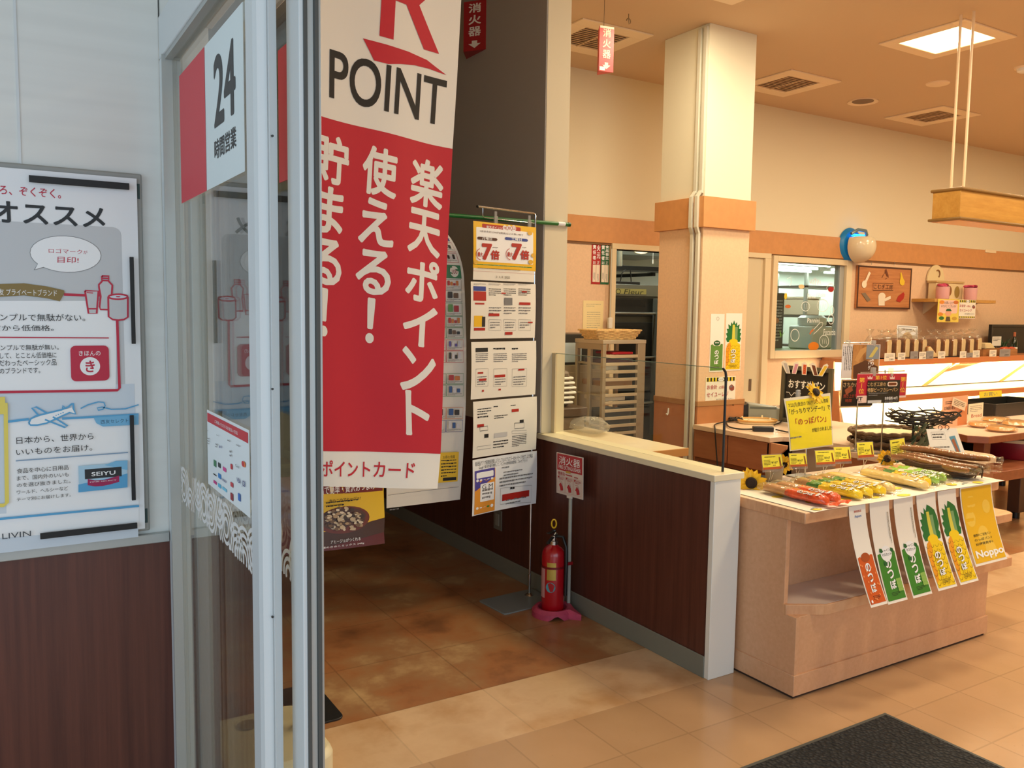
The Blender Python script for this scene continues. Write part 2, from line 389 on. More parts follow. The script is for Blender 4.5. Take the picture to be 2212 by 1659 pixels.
# ---------------------------------------------------------------- the setting
CE = 3.6
XP = .437                                        # plane of the glazed side panel
struct('floor', bx(-3, 13, -3, 2.515, -.1, 0), floor_cream)
struct('floor', bx(-3, 13, 2.515, 2.91, -.1, 0), floor_beige)
struct('floor', bx(-3, 13, 2.91, 9.2, -.1, 0), floor_brown)
struct('ceiling', bx(-3, 13, -3, 9.2, CE, CE+.1), ceil_paint)
# left wall with its wainscot
YL = 2.52
struct('wall_left', bx(-3, XP-.022, YL, YL+.14, .88, CE), white_panel)
struct('wall_left', bx(XP-.022, .55, YL+.02, YL+.14, .885, CE), white_panel)
struct('trim_1', bx(XP-.022, .55, YL+.02, YL+.14, 0, .885), dark_wood)
struct('trim_1', bx(-3, XP-.022, YL-.006, YL+.14, 0, .885), dark_wood)
m_ = MB(); m_.box(-3, XP-.024, YL-.018, YL, .885, .912)
struct('trim_2', m_, grey_alu, .002)
struct('trim_3', bx(at(38, 200, Y=YL).x-.003, at(38, 200, Y=YL).x+.003, YL-.003, YL+.01, .912, CE), white_alu)
struct('wall_left', bx(-3.1, -3, -3, YL+.14, 3.05, CE), white_panel)
# corridor
struct('wall_corridor', bx(.45, .55, YL+.14, 9.1, 0, CE), shaded_cream)
struct('wall_corridor', bx(.55, 2.7, 8.6, 8.7, 0, CE), shaded_cream)
struct('wall_right', bx(2.551, 2.70, 3.833, 9.1, 0, CE), cream_paint)
struct('wall_right', bx(2.545, 2.551, 3.836, 8.6, .88, CE), shaded_cream)
struct('trim_4', bx(2.540, 2.551, 3.80, 8.6, .0, .88), dark_wood)
struct('baseboard_right', bx(2.534, 2.5405, 2.535, 8.6, 0, .095), mat('grey_vinyl_baseboard', (128, 128, 116), .45), .002)
# low partition
struct('wall_partition', bx(2.55, 2.69, 2.535, 3.833, 0, .852), cream_paint)
struct('trim_5', bx(2.5405, 2.55, 2.54, 3.80, .0, .852), dark_wood)
struct('trim_6', bx(2.538, 2.69, 2.508, 2.536, 0, .852), mat('white_post_paint', (238, 236, 226), .45), .003)
struct('trim_7', bx(2.525, 2.70, 2.50, 3.836, .852, .88), mat('cream_sill_laminate', (238, 228, 196), .35), .003)
# store back wall
YB = 6.04
def backwall(x0, x1, z0, z1):
    if z0 < 2.16: struct('wall_back', bx(x0, x1, YB, YB+.12, z0, min(z1, 2.16)), peach_paint)
    if z1 > 2.16: struct('wall_back', bx(x0, x1, YB, YB+.12, max(z0, 2.16), z1), cream_paint)
D0, D1, DH = 4.775, 5.42, 2.10
W0, W1, Z0, Z1 = 6.86, 7.94, 1.165, 2.075
backwall(2.7, D0, 0, CE); backwall(D0, D1, DH, CE); backwall(D1, W0, 0, CE); backwall(W0, W1, 0, Z0); backwall(W0, W1, Z1, CE); backwall(W1, 13, 0, CE)
struct('trim_8', bx(2.7, 13, YB-.02, YB, 2.148, 2.372), orange_band, .002)
struct('trim_9', bx(2.7, 13, YB-.012, YB, 2.130, 2.148), mat('painted_shadow_gap', (120, 84, 52), .7))  # dark strip paints the shadow line under the orange band
struct('wall_far_right', bx(13, 13.1, -3, 9.2, 0, CE), cream_paint)
struct('wall_front', bx(3.6, 13, -3.1, -3, 0, CE), cream_paint)
# kitchen behind
kw = mat('kitchen_wall', (196, 204, 192), .5)
struct('wall_kitchen', bx(2.7, 13, 9.1, 9.2, 0, 2.9), kw); struct('wall_kitchen', bx(12.9, 13, 6.16, 9.1, 0, 2.9), kw)
struct('ceiling', bx(2.7, 13, 6.16, 9.1, 2.9, 3.0), mat('kitchen_ceiling', (214, 218, 210), .7))
struct('ceiling', bx(7.2, 12.9, 7.3, 9.1, 2.26, 2.32), mat('kitchen_ceiling', (214, 218, 210)))  # made-up dropped ceiling, imitates the bright reflection in the window glass
# doorway frame and glazed kitchen window, sliding door
fr = mat('ivory_frame', (226, 208, 172), .4)
m_ = MB(); m_.box(D0-.05, D0, YB-.03, YB+.12, 0, DH); m_.box(D1, D1+.05, YB-.03, YB+.12, 0, DH); m_.box(D0-.05, D1+.05, YB-.03, YB+.12, DH, DH+.05)
struct('door_1', m_, fr, .003)
m_ = MB(); m_.box(W0-.07, W0, YB-.035, YB+.05, Z0-.08, Z1+.06); m_.box(W1, W1+.09, YB-.035, YB+.05, Z0-.08, Z1+.06); m_.box(W0, W1, YB-.035, YB+.05, Z0-.08, Z0); m_.box(W0, W1, YB-.035, YB+.05, Z1, Z1+.06)
win = struct('window_1', m_, fr, .003)
MB().box(W0, W1, YB+.02, YB+.028, Z0, Z1).build('pane', clear('window_glass', (240, 247, 243), .05), win)
m_ = MB(); m_.box(W1-.07, W1, YB+.0, YB+.07, Z0, Z1); m_.build('sash', grey_alu, win, .002)
m_ = MB(); m_.use(mat('door_panel', (214, 200, 168), .45)).box(5.98, 6.63, YB-.012, YB, 0, DH); m_.use(fr).box(6.63, 6.67, YB-.006, YB, 0, DH).box(6.67, 6.755, YB-.035, YB, 0, DH).box(5.92, 6.755, YB-.035, YB, DH, DH+.05)
dr = struct('door_2', m_, None, .003)
h_ = at(1614, 832, Y=YB-.02); MB().box(6.52, 6.555, YB-.016, YB-.011, h_.z-.06, h_.z+.06).build('recessed_handle', mat('handle_dark', (88, 62, 40), .4), dr)
# column with orange collar and dado
CX0, CX1, CY0, CY1 = 4.436, 4.91, 4.588, 5.062
m_ = MB(); m_.use(mat('white_column_paint', (232, 228, 206), .55)).box(CX0, CX1, CY0, CY1, 2.38, CE)
m_.use(orange_band).box(CX0-.03, CX1+.03, CY0-.03, CY1+.03, 2.165, 2.385)
m_.use(peach_paint).box(CX0, CX1, CY0, CY1, .88, 2.165)
m_.use(mat('dado_cap', (176, 128, 84), .45)).box(CX0-.008, CX1+.008, CY0-.008, CY1+.008, .855, .895)
m_.use(orange_wood).box(CX0-.004, CX1+.004, CY0-.004, CY1+.004, 0, .855)
struct('wall_column', m_, None, .002)

# ---------------------------------------------------------------- ceiling fittings
vent_white = mat('vent_white', (240, 218, 186), .5); slat_m = mat('vent_slat', (212, 182, 146), .5); gap_m = mat('vent_gap', (186, 156, 122), .8)
def vent(name, x, y, label):
    t = thing(name, label, 'ceiling vent', (x, y, CE), 'square ceiling vents of the store')
    m = MB(); h = .325; q = .2
    for a in ((-h, h, -h, -q), (-h, h, q, h), (-h, -q, -q, q), (q, h, -q, q)): m.box(x+a[0], x+a[1], y+a[2], y+a[3], CE-.012, CE)
    m.build('frame', vent_white, t, .003)
    MB().box(x-q, x+q, y-q, y+q, CE-.002, CE).build('backing', gap_m, t)
    for i in range(11):
        yy = y-q+.018+i*.0364
        MB().obox((x, yy, CE-.006), (q, 0, 0), (0, .014, .004), (0, 0, .0012)).build('slat', slat_m, t)
    MB().box(x-.006, x+.006, y-q, y+q, CE-.013, CE-.005).build('bar', slat_m, t)
vent('ceiling_vent', 3.95, 5.33, 'square louvred ceiling vent behind the hanging red sign')
vent('ceiling_vent', 6.15, 5.37, 'square louvred ceiling vent just right of the white column')
vent('ceiling_vent', 8.35, 5.38, 'square louvred ceiling vent nearest the hanging wooden box')
def lamp(x, y, label=None, power=42):
    t = thing('ceiling_light', label or 'recessed square ceiling light of the store', 'ceiling light', (x, y, CE), 'recessed square ceiling lights')
    m = MB(); h = .335; q = .235
    for a in ((-h, h, -h, -q), (-h, h, q, h), (-h, -q, -q, q), (q, h, -q, q)): m.box(x+a[0], x+a[1], y+a[2], y+a[3], CE-.012, CE)
    m.build('frame', vent_white, t, .003)
    MB().box(x-q, x+q, y-q, y+q, CE-.006, CE-.001).build('diffuser', mat('lamp_diffuser', (255, 214, 150), .5, emit=9), t)
    area_light('lamp_light', (0, 0, -.02), (.44, .44), power, WARM, (0, 0, -1), t)
lamp(6.15, 3.88, 'bright square ceiling light left of the white hanging rods')
for x, y in ((3.95, 3.9), (8.35, 3.9), (3.95, 2.4), (6.15, 2.3), (8.35, 2.3), (3.95, .95), (6.15, .95), (8.35, .95), (10.6, 3.9), (10.6, 2.0)): lamp(x, y, power=38)
t = thing('downlight', 'unlit round recessed downlight between the two right ceiling vents', 'downlight', tuple(at(1864, 219, Z=CE)))
c = at(1864, 219, Z=CE); MB().lathe([(.10, 0), (.125, -.004), (.14, -.010), (.14, 0)], c, 28).build('rim', vent_white, t); MB().lathe([(0, -.002), (.10, -.002), (.10, 0)], c, 28).build('lamp_bowl', mat('bowl_brown', (110, 76, 44), .4), t)
c = at(2026, 180, Z=CE); solo('sprinkler_cover', MB().lathe([(0, -.02), (.05, -.02), (.062, -.012), (.095, -.008), (.1, 0)], c, 24), vent_white, 'small round white sprinkler cover on the ceiling', 'sprinkler')
c = at(2212, 145, Z=CE); t = thing('smoke_detector', 'round smoke detector at the right edge of the ceiling', 'smoke detector', tuple(c))
MB().lathe([(0, -.012), (.07, -.012), (.075, 0)], c, 24).build('base', vent_white, t); MB().lathe([(0, -.045), (.03, -.045), (.05, -.035), (.055, -.012)], c, 24).build('sensor', white_plastic, t)
c = at(1358, 30, Z=CE); m_ = MB(); m_.tube([c, c+Vector((0, 0, -.03))]+[c+Vector((.018*sin(a), 0, -.05-.02*cos(a)+.02-.02)) for a in (0.3, 1, 1.7, 2.4, 3.1, 3.8, 4.6)], .0035, 6)
solo('ceiling_hook', m_, mat('hook_steel', (150, 132, 104), .4, .6), 'small metal hook screwed into the ceiling left of the column', 'hook')
# ---------------------------------------------------------------- glazed side panel and sliding door leaf
FX = .415                                         # visible face of the frame
y1 = at(565, 1300, X=FX).y; y1f = at(546, 1300, X=FX).y; x1 = at(611, 1300, Y=y1).x
zi = at(358.7, 108, X=FX).z; zo = at(345, 30, X=FX).z
m_ = MB()
m_.box(FX, .462, 2.46, YL, 0, zi).box(FX, .462, y1, 2.46, 0, .10)
m_.box(FX, .462, y1, YL, zi, zo)
fp = struct('window_2', m_, white_alu, .003)
m_ = MB(); m_.box(FX, x1, y1+.016, y1f, 0, zi)
pr = [(FX, y1+.016), (FX+.004, y1+.003), (FX+.02, y1-.004), ((FX+x1)/2-.002, y1-.009), ((FX+x1)/2, y1-.005), ((FX+x1)/2+.002, y1-.009), (x1-.012, y1-.004), (x1, y1+.006), (x1, y1+.016)]
m_.prism([(a, b, 0) for a, b in pr], (0, 0, zi)); m_.build('stile', white_alu, fp)
MB().box(XP, XP+.006, y1f, 2.46, .10, zi).build('pane', glass, fp)
MB().box(FX-.004, XP, 2.452, 2.46, .10, zi).box(FX+.004, XP, y1f, y1f+.01, .1, zi).box(FX+.004, XP, y1f, 2.46, zi-.012, zi).build('glazing_bead', grey_alu, fp)
struct('wall_transom', bx(FX+.004, .56, -2.9, YL+.02, zo, CE), white_panel)
m_ = MB(); m_.box(FX, .56, -1.2, y1, zi, zo); struct('trim_10', m_, white_alu, .003)
# sliding leaf, pushed open behind the side panel
SX = .478; y2 = at(655, 1300, X=SX).y; y2f = at(629, 1300, X=SX).y; x2 = at(700, 1300, Y=y2).x
leaf = thing('sliding_door', 'white framed glass sliding door pushed open behind the glazed side panel', 'sliding door', (SX, y2, 0))
m_ = MB(); m_.box(SX, SX+.012, y2, y2f, .0, zi-.02).box(SX+.012, x2, y2+.012, y2f, 0, zi-.02); m_.build('stile', white_alu, leaf, .002)
m_ = MB(); w = x2-SX
m_.use(rubber).box(SX+w*.19, SX+w*.36, y2-.004, y2+.012, 0, zi-.02).box(SX+w*.66, SX+w*.86, y2-.006, y2+.012, 0, zi-.02)
m_.use(grey_alu).box(SX+w*.36, SX+w*.66, y2-.001, y2+.012, 0, zi-.02).box(SX+w*.86, x2, y2-.001, y2+.012, 0, zi-.02).box(SX+.012, SX+w*.19, y2+.002, y2+.012, 0, zi-.02)
m_.build('door_seal', None, leaf, .001)
GX = SX+.03
MB().box(GX, GX+.006, y2f, 2.46, .1, zi-.06).build('pane', glass, leaf)
m_ = MB(); m_.box(SX, x2, y2f, 2.5, 0, .1).box(SX, x2, y2f, 2.5, zi-.06, zi-.02).box(SX, x2, 2.46, 2.5, .1, zi-.06); m_.build('rail', white_alu, leaf, .003)
screw = mat('screw_dark', (60, 60, 58), .4, .5)
for yy in (294, 840, 1332):
    c = at(588, yy, Y=y1-.006); MB().cyl(c, c+Vector((0, -.003, 0)), .0022, 8).build('screw', screw, fp)

sign_red = mat('sticker_red', (214, 60, 72), .5); sticker_white = mat('sticker_white', (226, 238, 240), .45)
s = wallsheet(sticker_white, 387.4, 165, 528.5, 370, X=XP-.0012)
s.rect(sign_red, 387.4, 165, 447, 412); s.text(mat('sticker_charcoal', (52, 54, 56), .5), '24', 461, 126.6, 510, 243, .035); s.text(mat('sticker_charcoal', (52, 54, 56)), '時間営業', 463.5, 304, 511, 317, .02)
tag(s.build('window_sticker'), 'red and white opening hours sticker with a big 24 high on the glass', 'sticker')
s = flat(at(600, 110, X=GX-.002), (GX-.002, at(626, 110, X=GX-.002).y, at(600, 110, X=GX-.002).z), at(603, 395, X=GX-.002)); s.base(sign_red, s.W0, s.H0, th=.001)
tag(s.build('window_sticker'), 'plain red sticker edge on the sliding door glass between the two white stiles', 'sticker')
s = wallsheet(mat('sticker_bright', (236, 244, 246), .45), 447, 885, 540, 1119, X=XP-.0012)
s.rect(mat('pay_red', (206, 34, 48), .5), 448, 891, 536.5, 958); pw = mat('print_white', (244, 246, 248), .5)
s.text(pw, 'ご利用いただけるお支払い方法', 464, 906, 514, 940, .01)
cl = lambda n, c: mat('logo_'+n, c, .5)
for (x0, y0, x1_, y1_, n, c) in ((462, 992, 468, 1010, 'green', (60, 130, 84)), (471.5, 998, 477.5, 1012, 'dark', (44, 50, 52)), (482, 1007, 489.5, 1021, 'pink', (224, 70, 150)), (472, 1021, 478.5, 1036, 'blue', (30, 130, 206)),
                             (462, 1036, 469, 1048, 'magenta', (206, 40, 130)), (472, 1043, 478.5, 1056, 'cyan', (80, 186, 226)), (481, 1050, 491, 1064, 'sky', (120, 206, 236)), (499, 1001, 503.5, 1015, 'red', (208, 40, 46)),
                             (499, 1040, 505, 1054, 'rose', (210, 60, 70)), (499, 1063, 505, 1083, 'wine', (160, 30, 40)), (515.5, 1064, 521, 1084, 'royal', (40, 110, 200)), (462, 1022, 469, 1029, 'aqua', (70, 160, 200))):
    s.rrect(cl(n, c), x0, y0, x1_, y1_, .002)
s.disc(cl('orange', (238, 120, 40)), 529, 1003, 532, 1011); s.disc(cl('red', (208, 40, 46)), 526.5, 1002, 529.5, 1010)
s.text(cl('navy', (36, 52, 130)), 'VISA', 513, 1030, 521.5, 1046, .02); s.text(cl('navy', (36, 52, 130)), 'nanaco', 481, 1032, 491, 1044, .01); s.text(cl('navy', (36, 52, 130)), 'JCB', 525, 1036, 532, 1056, .02); s.text(ink, 'Card', 511, 1002, 519, 1012)
for x0, y0, x1_, y1_, n in ((449, 928, 456, 934, 1), (470, 938, 480, 946, 1), (494, 948, 506, 960, 1), (513, 958, 529, 972, 1), (451, 944, 455, 962, 3), (468, 956, 474, 970, 2), (499, 970, 503, 990, 2)): s.greek(grey_ink, x0, y0, x1_, y1_, n, n)
s.text(cl('navy', (36, 52, 130)), 'P', 477, 962, 482, 970, .02)
tag(s.build('window_sticker'), 'white payment methods sticker with a red heading low on the glass', 'sticker')
# frosted swirl film
film = clear('frosted_film', (205, 212, 212), .04, .4, None, .75)
def swirl(x, ya, yb, z0, z1, label, seed):
    rnd = random.Random(seed); O = Vector((x, yb, z0)); P = lambda u, v: O+Vector((0, -u, v)); s = Sheet(P, None, lift=.0002); wd, hg = yb-ya, z1-z0
    u = -.03; j = 0
    def arc(cu, cv, r, w):
        run = []
        for i in range(49):
            t = 2*pi*i/48; p = (cu+r*cos(t), cv+r*sin(t))
            if 0 < p[0] < wd and 0 < p[1] < hg: run.append(p)
            else:
                if len(run) > 1: s.line(film, run, w)
                run = []
        if len(run) > 1: s.line(film, run, w)
        s.k = 1+(s.k+1) % 6
    while u < wd+.05:
        R_ = rnd.uniform(.045, .07); cv = rnd.choice((.1, .45, .8))*hg
        for q in range(5):
            if R_-q*.016 > .008: arc(u, cv, R_-q*.016, .0085)
        u += rnd.uniform(.06, .1)
    return tag(s.build('window_film'), label, 'window film')
zb = at(451.7, 1142.8, X=XP).z
swirl(XP-.0003, y1f+.002, 2.44, zb, zb+.10, 'frosted swirl pattern film strip across the glazed side panel', 3)
swirl(GX-.0003, y2f+.002, 2.44, zb-.02, zb+.09, 'frosted swirl pattern film strip across the sliding door glass', 8)

# ---------------------------------------------------------------- notice board with the big poster
bt = at(306, 376, Y=YL-.018); bb = at(321, 1146, Y=YL-.018)
t = thing('notice_board', 'grey framed notice board behind the big poster on the white wall', 'notice board', (bt.x, YL, bb.z))
MB().box(bt.x-1.25, bt.x, YL-.018, YL-.001, bb.z, bt.z).build('panel', mat('board_grey', (150, 152, 148), .5), t, .004)
for zz, sg in ((bt.z-.027, -1), (bb.z+.023, 1)):
    MB().prism([(bt.x-.038, YL-.018, zz), (bt.x-.006, YL-.018, zz), (bt.x-.006, YL-.018, zz+sg*.04), (bt.x-.012, YL-.018, zz+sg*.04), (bt.x-.012, YL-.018, zz+sg*.006), (bt.x-.038, YL-.018, zz+sg*.006)], (0, -.0015, 0)).build('corner_mark', mat('dark_teal_print', (30, 62, 62), .5), t)
YQ = YL-.024
pt_ = at(295, 386, Y=YQ); pb = at(301, 1143, Y=YQ); pl = pt_.x-.86; pz0, pz1 = pb.z, pt_.z
O_ = Vector((pl, YQ, pz0)); Wp, Hp = pt_.x-pl, pz1-pz0
def P_(u, v):
    a = u/Wp; e = max(0, a-.8)/.2
    return O_+Vector((u, 0, v))
def L_(x, y):
    q = at(x, y, Y=YQ-.002); return (q.x-pl, q.z-pz0)
s = Sheet(P_, L_, lift=.0003); s.base(mat('poster_white', (232, 236, 240), .42), Wp, Hp)
pg = mat('poster_grey', (196, 200, 204), .45); pr_ = mat('poster_crimson', (190, 28, 62), .5); pbk = mat('poster_black', (30, 34, 38), .5); pbl = mat('poster_blue', (84, 164, 214), .5); plb = mat('poster_pale', (206, 218, 230), .45)
pwt = mat('poster_panel_white', (240, 243, 246), .42)
s.rrect(pg, -380, 455, 271, 850, .02); s.rect(plb, -380, 850, 299, 1160)
s.poly(pwt, [(-380, 650), (-380, 850), (250, 842), (253, 660), (235, 650)])
s.poly(pwt, [(14, 912), (298, 895), (300, 1090), (14, 1118)]); s.poly(pwt, [(-380, 1150), (-380, 1128), (300, 1096), (300, 1140), (-380, 1190)])
s.text(pr_, 'ろ、ぞくぞく。', -2, 399, 132, 429, .012); s.text(pbk, 'オススメ', -20, 432, 228, 493, .03)
s.disc(grey_ink, 143, 549, 217.5, 513); s.poly(grey_ink, [(84, 566), (73, 583.5), (106, 575)]); s.disc(pwt, 143, 549, 216.5, 514); s.poly(pwt, [(84.5, 565), (75.5, 582), (106, 573)])
s.text(pr_, 'ロゴマーク', 105, 536, 178, 549, .004); s.text(pr_, 'が', 180, 541, 189, 549); s.text(pr_, '目印!', 124, 554, 170, 569, .006, .05)
LW = .0045
s.line(pr_, [(138, 636), (186, 638)], .0065); s.line(pr_, [(212, 638), (216, 638)], .006)
s.poly(pg, [(183.6, 628), (212.3, 628), (208.8, 677), (191.2, 677)]); s.line(pr_, [(183.6, 628), (212.3, 629), (208.8, 677), (191.2, 677)], LW, True); s.line(pr_, [(190, 667), (210, 667)], LW*.8); s.line(pr_, [(187, 632), (201, 633)], LW*.6)
s.poly(pg, [(221, 607), (213.5, 615), (214, 622), (217.5, 640), (215, 668), (236, 669), (242, 640), (242.5, 616), (234, 607)])
s.line(pr_, [(221, 607), (213.5, 615), (214, 622), (217.5, 640), (215, 662), (217, 668.5), (236, 669)], LW); s.line(pr_, [(234, 607), (242.5, 616), (241, 638)], LW); s.line(pr_, [(220, 596), (234.6, 596.5), (234.6, 606.5), (220, 606)], LW, True); s.line(pr_, [(219, 601), (236, 601.5)], LW*.8)
s.poly(pg, [(233.6, 641), (276, 642), (276, 686), (255, 691), (233.6, 685)]); s.disc(plb, 255, 641, 276, 636); s.line(pr_, [(233.6, 641), (234.5, 684), (243, 690), (255, 691.5), (268, 690), (276, 685), (276, 642)], LW)
s.line(pr_, [(255+20.7*cos(i*pi/12), 641+5.3*sin(i*pi/12)) for i in range(24)], LW, True); s.disc(pr_, 255, 641, 260, 639.7)
s.poly(mat('poster_gold', (134, 112, 56), .5), [(-60, 622), (0, 613.5), (52, 612), (100, 618.5), (138, 627), (139.5, 632), (129, 651), (100, 644), (52, 638), (0, 641), (-60, 650)])
s.text(pwt, '西友 プライベートブランド', -14, 623, 123, 640, 0)
s.line(pr_, [(253, 692), (258, 838), (254, 843), (-300, 852)], .0065)
s.text(pbk, 'シンプルで無駄がない。', -22, 677, 184, 694); s.text(pbk, 'だから低価格。', -18, 702, 116, 715); s.line(pr_, [(-200, 727.5), (235, 730)], .003)
for t_, x1_, y_ in (('シンプルで無駄が無い。', 127, 751), ('そして、とことん低価格に', 122, 768), ('こだわったベーシック品', 122, 784), ('質のブランドです。', 87, 801)): s.text(pbk, t_, -14, y_-6, x1_, y_+5)
s.rrect(pr_, 151.5, 747, 236.6, 821.5, .012); s.text(pwt, 'きほんの', 170, 758, 217, 768, .006); s.disc(pwt, 194.4, 791, 215.5, 771); s.text(pr_, 'き', 184, 779, 205, 804, .03)
PL = .0042
s.poly(pwt, [(62, 914), (66, 906), (92, 896), (133, 886), (155, 880), (163, 895), (150, 891), (118, 906), (90, 917), (70, 919)])
s.line(pbl, [(62, 914), (66, 905), (76, 899), (100, 893), (133, 885), (147, 879), (155, 872), (158, 871), (159, 884), (163, 894), (150, 891), (128, 901), (100, 914), (80, 918), (66, 918)], PL, True)
s.line(pbl, [(82, 896), (69, 881), (78, 879), (101, 892)], PL); s.line(pbl, [(97, 906), (140, 923), (146, 920), (114, 900)], PL); s.line(pbl, [(135, 885), (136, 876), (141, 882)], PL)
for q in range(4): s.disc(pbl, 121+q*5, 897-q*2, 122.4+q*5, 895.8-q*2)
s.line(pbl, [(174, 882), (190, 874), (212, 868), (224, 869), (227, 876), (222, 884), (212, 886), (210, 881), (220, 879), (240, 884), (270, 883), (299, 874)], PL*.8)
s.line(pbl, [(14, 911), (62, 905)], .006); s.line(pbl, [(134, 904), (299, 895)], .006)
s.poly(mat('poster_tab_blue', (112, 180, 222), .5), [(202, 902), (299, 895), (299, 917), (222, 921), (208, 914)]); s.text(mat('poster_navy', (30, 60, 92), .5), '西友セレクト', 217, 906.5, 277, 912)
yl = mat('poster_yellow', (232, 214, 96), .5); s.rect(yl, -300, 868, 12, 894); s.line(yl, [(12, 870), (15, 1085), (8, 1091), (-300, 1102)], .009)
s.text(pbk, '日本から、世界から', 35, 944, 202, 949); s.text(pbk, 'いいものをお届け。', 34.5, 970, 199, 973); s.line(mat('poster_slate', (130, 160, 190), .5), [(34, 995), (276, 977)], .003)
for t_, x1_, ya, yb_ in (('食品を中心に日用品', 148, 1012, 1014), ('まで、国内外のいいも', 148, 1028, 1029), ('のを選び抜きました。', 152, 1043.5, 1043), ('ワールド、ヘルシーなど', 147, 1059, 1058), ('テーマ別にお届けします。', 153, 1075, 1072)): s.text(pbk, t_, 36, ya, x1_, yb_)
s.rect(mat('poster_sky', (170, 208, 232), .5), 169, 1006, 275, 1052); s.poly(pbl, [(169, 1046), (232, 1033), (275, 1022), (275, 1052), (169, 1063)]); s.poly(mat('poster_aqua', (120, 186, 226), .5), [(225, 1004), (250, 995), (275, 994), (275, 1015)])
s.rect(pbk, 182.5, 1013.5, 262.5, 1028); s.text(pwt, 'SEIYU', 197, 1019.5, 249, 1024, .025)
s.poly(mat('poster_berry', (158, 22, 84), .5), [(189, 1034), (205, 1037), (225, 1036), (245, 1030), (257, 1026.5), (257, 1040), (240, 1045), (222, 1049), (205, 1050), (189, 1047.5)]); s.text(pwt, 'FINE SELECT', 194, 1040, 251, 1037, .012)
s.line(pbl, [(-300, 1148), (0, 1120), (300, 1092)], .006); s.text(mat('poster_slate_dark', (70, 78, 86), .5), 'LIVIN', 4.5, 1152, 67, 1157)
tag(s.build('poster'), 'big white own-brand poster with red, grey and blue drawings on the notice board', 'poster')
bar_m = mat('black_magnet', (22, 23, 25), .55)
for x0, y0, x1_, y1_, lb in ((62, 378.6, 279, 410.6, 'black magnet strip holding down the top edge of the big poster'), (279.3, 555, 292.9, 742.6, 'black magnet strip beside the bottle and paper roll drawing'),
                           (279.7, 897, 293, 1079.7, 'black magnet strip beside the blue and black logo box'), (86.5, 1151.4, 296.3, 1140.6, 'black magnet strip along the bottom edge of the big poster')):
    a, b = at(x0, y0, Y=YQ-.008), at(x1_, y1_, Y=YQ-.008); solo('magnet_strip', bx(a.x, b.x, YQ-.014, YQ-.0085, b.z, a.z), bar_m, lb, 'magnet strip', 'magnet strips on the big poster', .001)
# ---------------------------------------------------------------- tall banner on its water base
BX, BY = .862, 2.735
cream_pl = mat('cream_plastic', (232, 222, 186), .4)
t = thing('banner_stand', 'cream plastic water filled banner base with a pole behind the door stile', 'banner stand', (.735, 2.715, 0))
def rr(x0, x1, y0, y1, r, n=6):
    q = []
    for cx, cy, a in ((x1-r, y1-r, 0), (x0+r, y1-r, 90), (x0+r, y0+r, 180), (x1-r, y0+r, 270)):
        q += [(cx+r*cos(RAD(a+90*i/n)), cy+r*sin(RAD(a+90*i/n))) for i in range(n+1)]
    return q
m_ = MB(); m_.prism([(a, b, 0) for a, b in rr(.56, .915, 2.52, 2.93, .07)], (0, 0, .125)); m_.build('water_tank', cream_pl, t, .02)
c = at(535, 1567, Z=.127); MB().lathe([(0, -.002), (.03, -.002), (.036, .003), (.03, .006), (.024, .004)], c, 20).build('filler_ring', mat('cream_plastic_shaded', (150, 138, 104), .5), t)  # darker copy of the cream plastic puts the hole's shade into the colour
MB().lathe([(.012, .125), (.03, .125), (.028, .15), (.018, .17), (.018, .2), (.012, .2)], (BX, BY, 0), 18).build('pole_socket', cream_pl, t, 0)
m_ = MB().cyl((BX, BY, .13), (BX, BY, 2.9), .0105, 14).cyl((BX, BY, 2.89), (BX+.58, BY+.19, 2.89), .006, 10); m_.build('pole', mat('white_pole_paint', (220, 222, 220), .35), t)

# control net of the cloth: rows (height on the cloth v, turn of the cloth about the pole, pixels of u = 0 .1 .3 .5 .6)
rows = [(.0, -2, [(640, 1047), (692, 1049.6), (792, 1053), (897, 1055.5), (946.7, 1056)]),
        (.118, 2, [(641, 971), (693, 974), (795, 976), (902, 978.5), (952.5, 980.7)]),
        (.385, 5, [(645, 766), (698, 774), (798, 786), (898, 797), (958, 806)]),
        (.68, 8, [(650, 552), (704, 565), (804.6, 589), (910.6, 606), (966.5, 622)]),
        (.985, 12, [(654, 330), (716, 346), (819, 373), (924, 398), (975, 412)]),
        (1.1, 14, [(656, 240), (718, 258), (824, 283.5), (928, 310), (978, 321)]),
        (1.3, 16, [(658, 78), (722, 98), (832, 130), (936, 158), (986, 172)]),
        (1.56, 18, [(660, -125), (727, -100), (840, -56), (946, -14), (996, 4)]),
        (1.82, 18, [(661, -330), (731, -300), (848, -245), (956, -190), (1006, -168)])]
US = [0, .1, .3, .5, .6]
net = []
for v, a, px in rows:
    d = Vector((cos(RAD(a)), sin(RAD(a)), 0)); n = Vector((-d.y, d.x, 0)); o = Vector((BX, BY-.012, 0)); r_ = []
    for x, y in px:
        k = ray(x, y); r_.append(EYE+k*((o-EYE).dot(n)/k.dot(n)))
    net.append(r_)
VS_ = [r[0] for r in rows]
def cr(xs, ys, x):
    n = len(xs); i = max(0, min(n-2, sum(1 for q in xs[1:-1] if q <= x))); h = xs[i+1]-xs[i]; t_ = (x-xs[i])/h
    tg = lambda j: (ys[min(j+1, n-1)]-ys[max(j-1, 0)])/(xs[min(j+1, n-1)]-xs[max(j-1, 0)])
    a, b = tg(i)*h, tg(i+1)*h
    return ys[i]*(2*t_**3-3*t_**2+1)+a*(t_**3-2*t_**2+t_)+ys[i+1]*(-2*t_**3+3*t_**2)+b*(t_**3-t_**2)
def PB(u, v):
    p = cr(VS_, [cr(US, r, u) for r in net], v)
    return p+Vector((.25, -.97, 0))*(.006*sin(u*16+v*2.2)*min(1, u*4)+.004*sin(v*7+u*9))
s = Sheet(PB, None, curved=.03, lift=.0008)
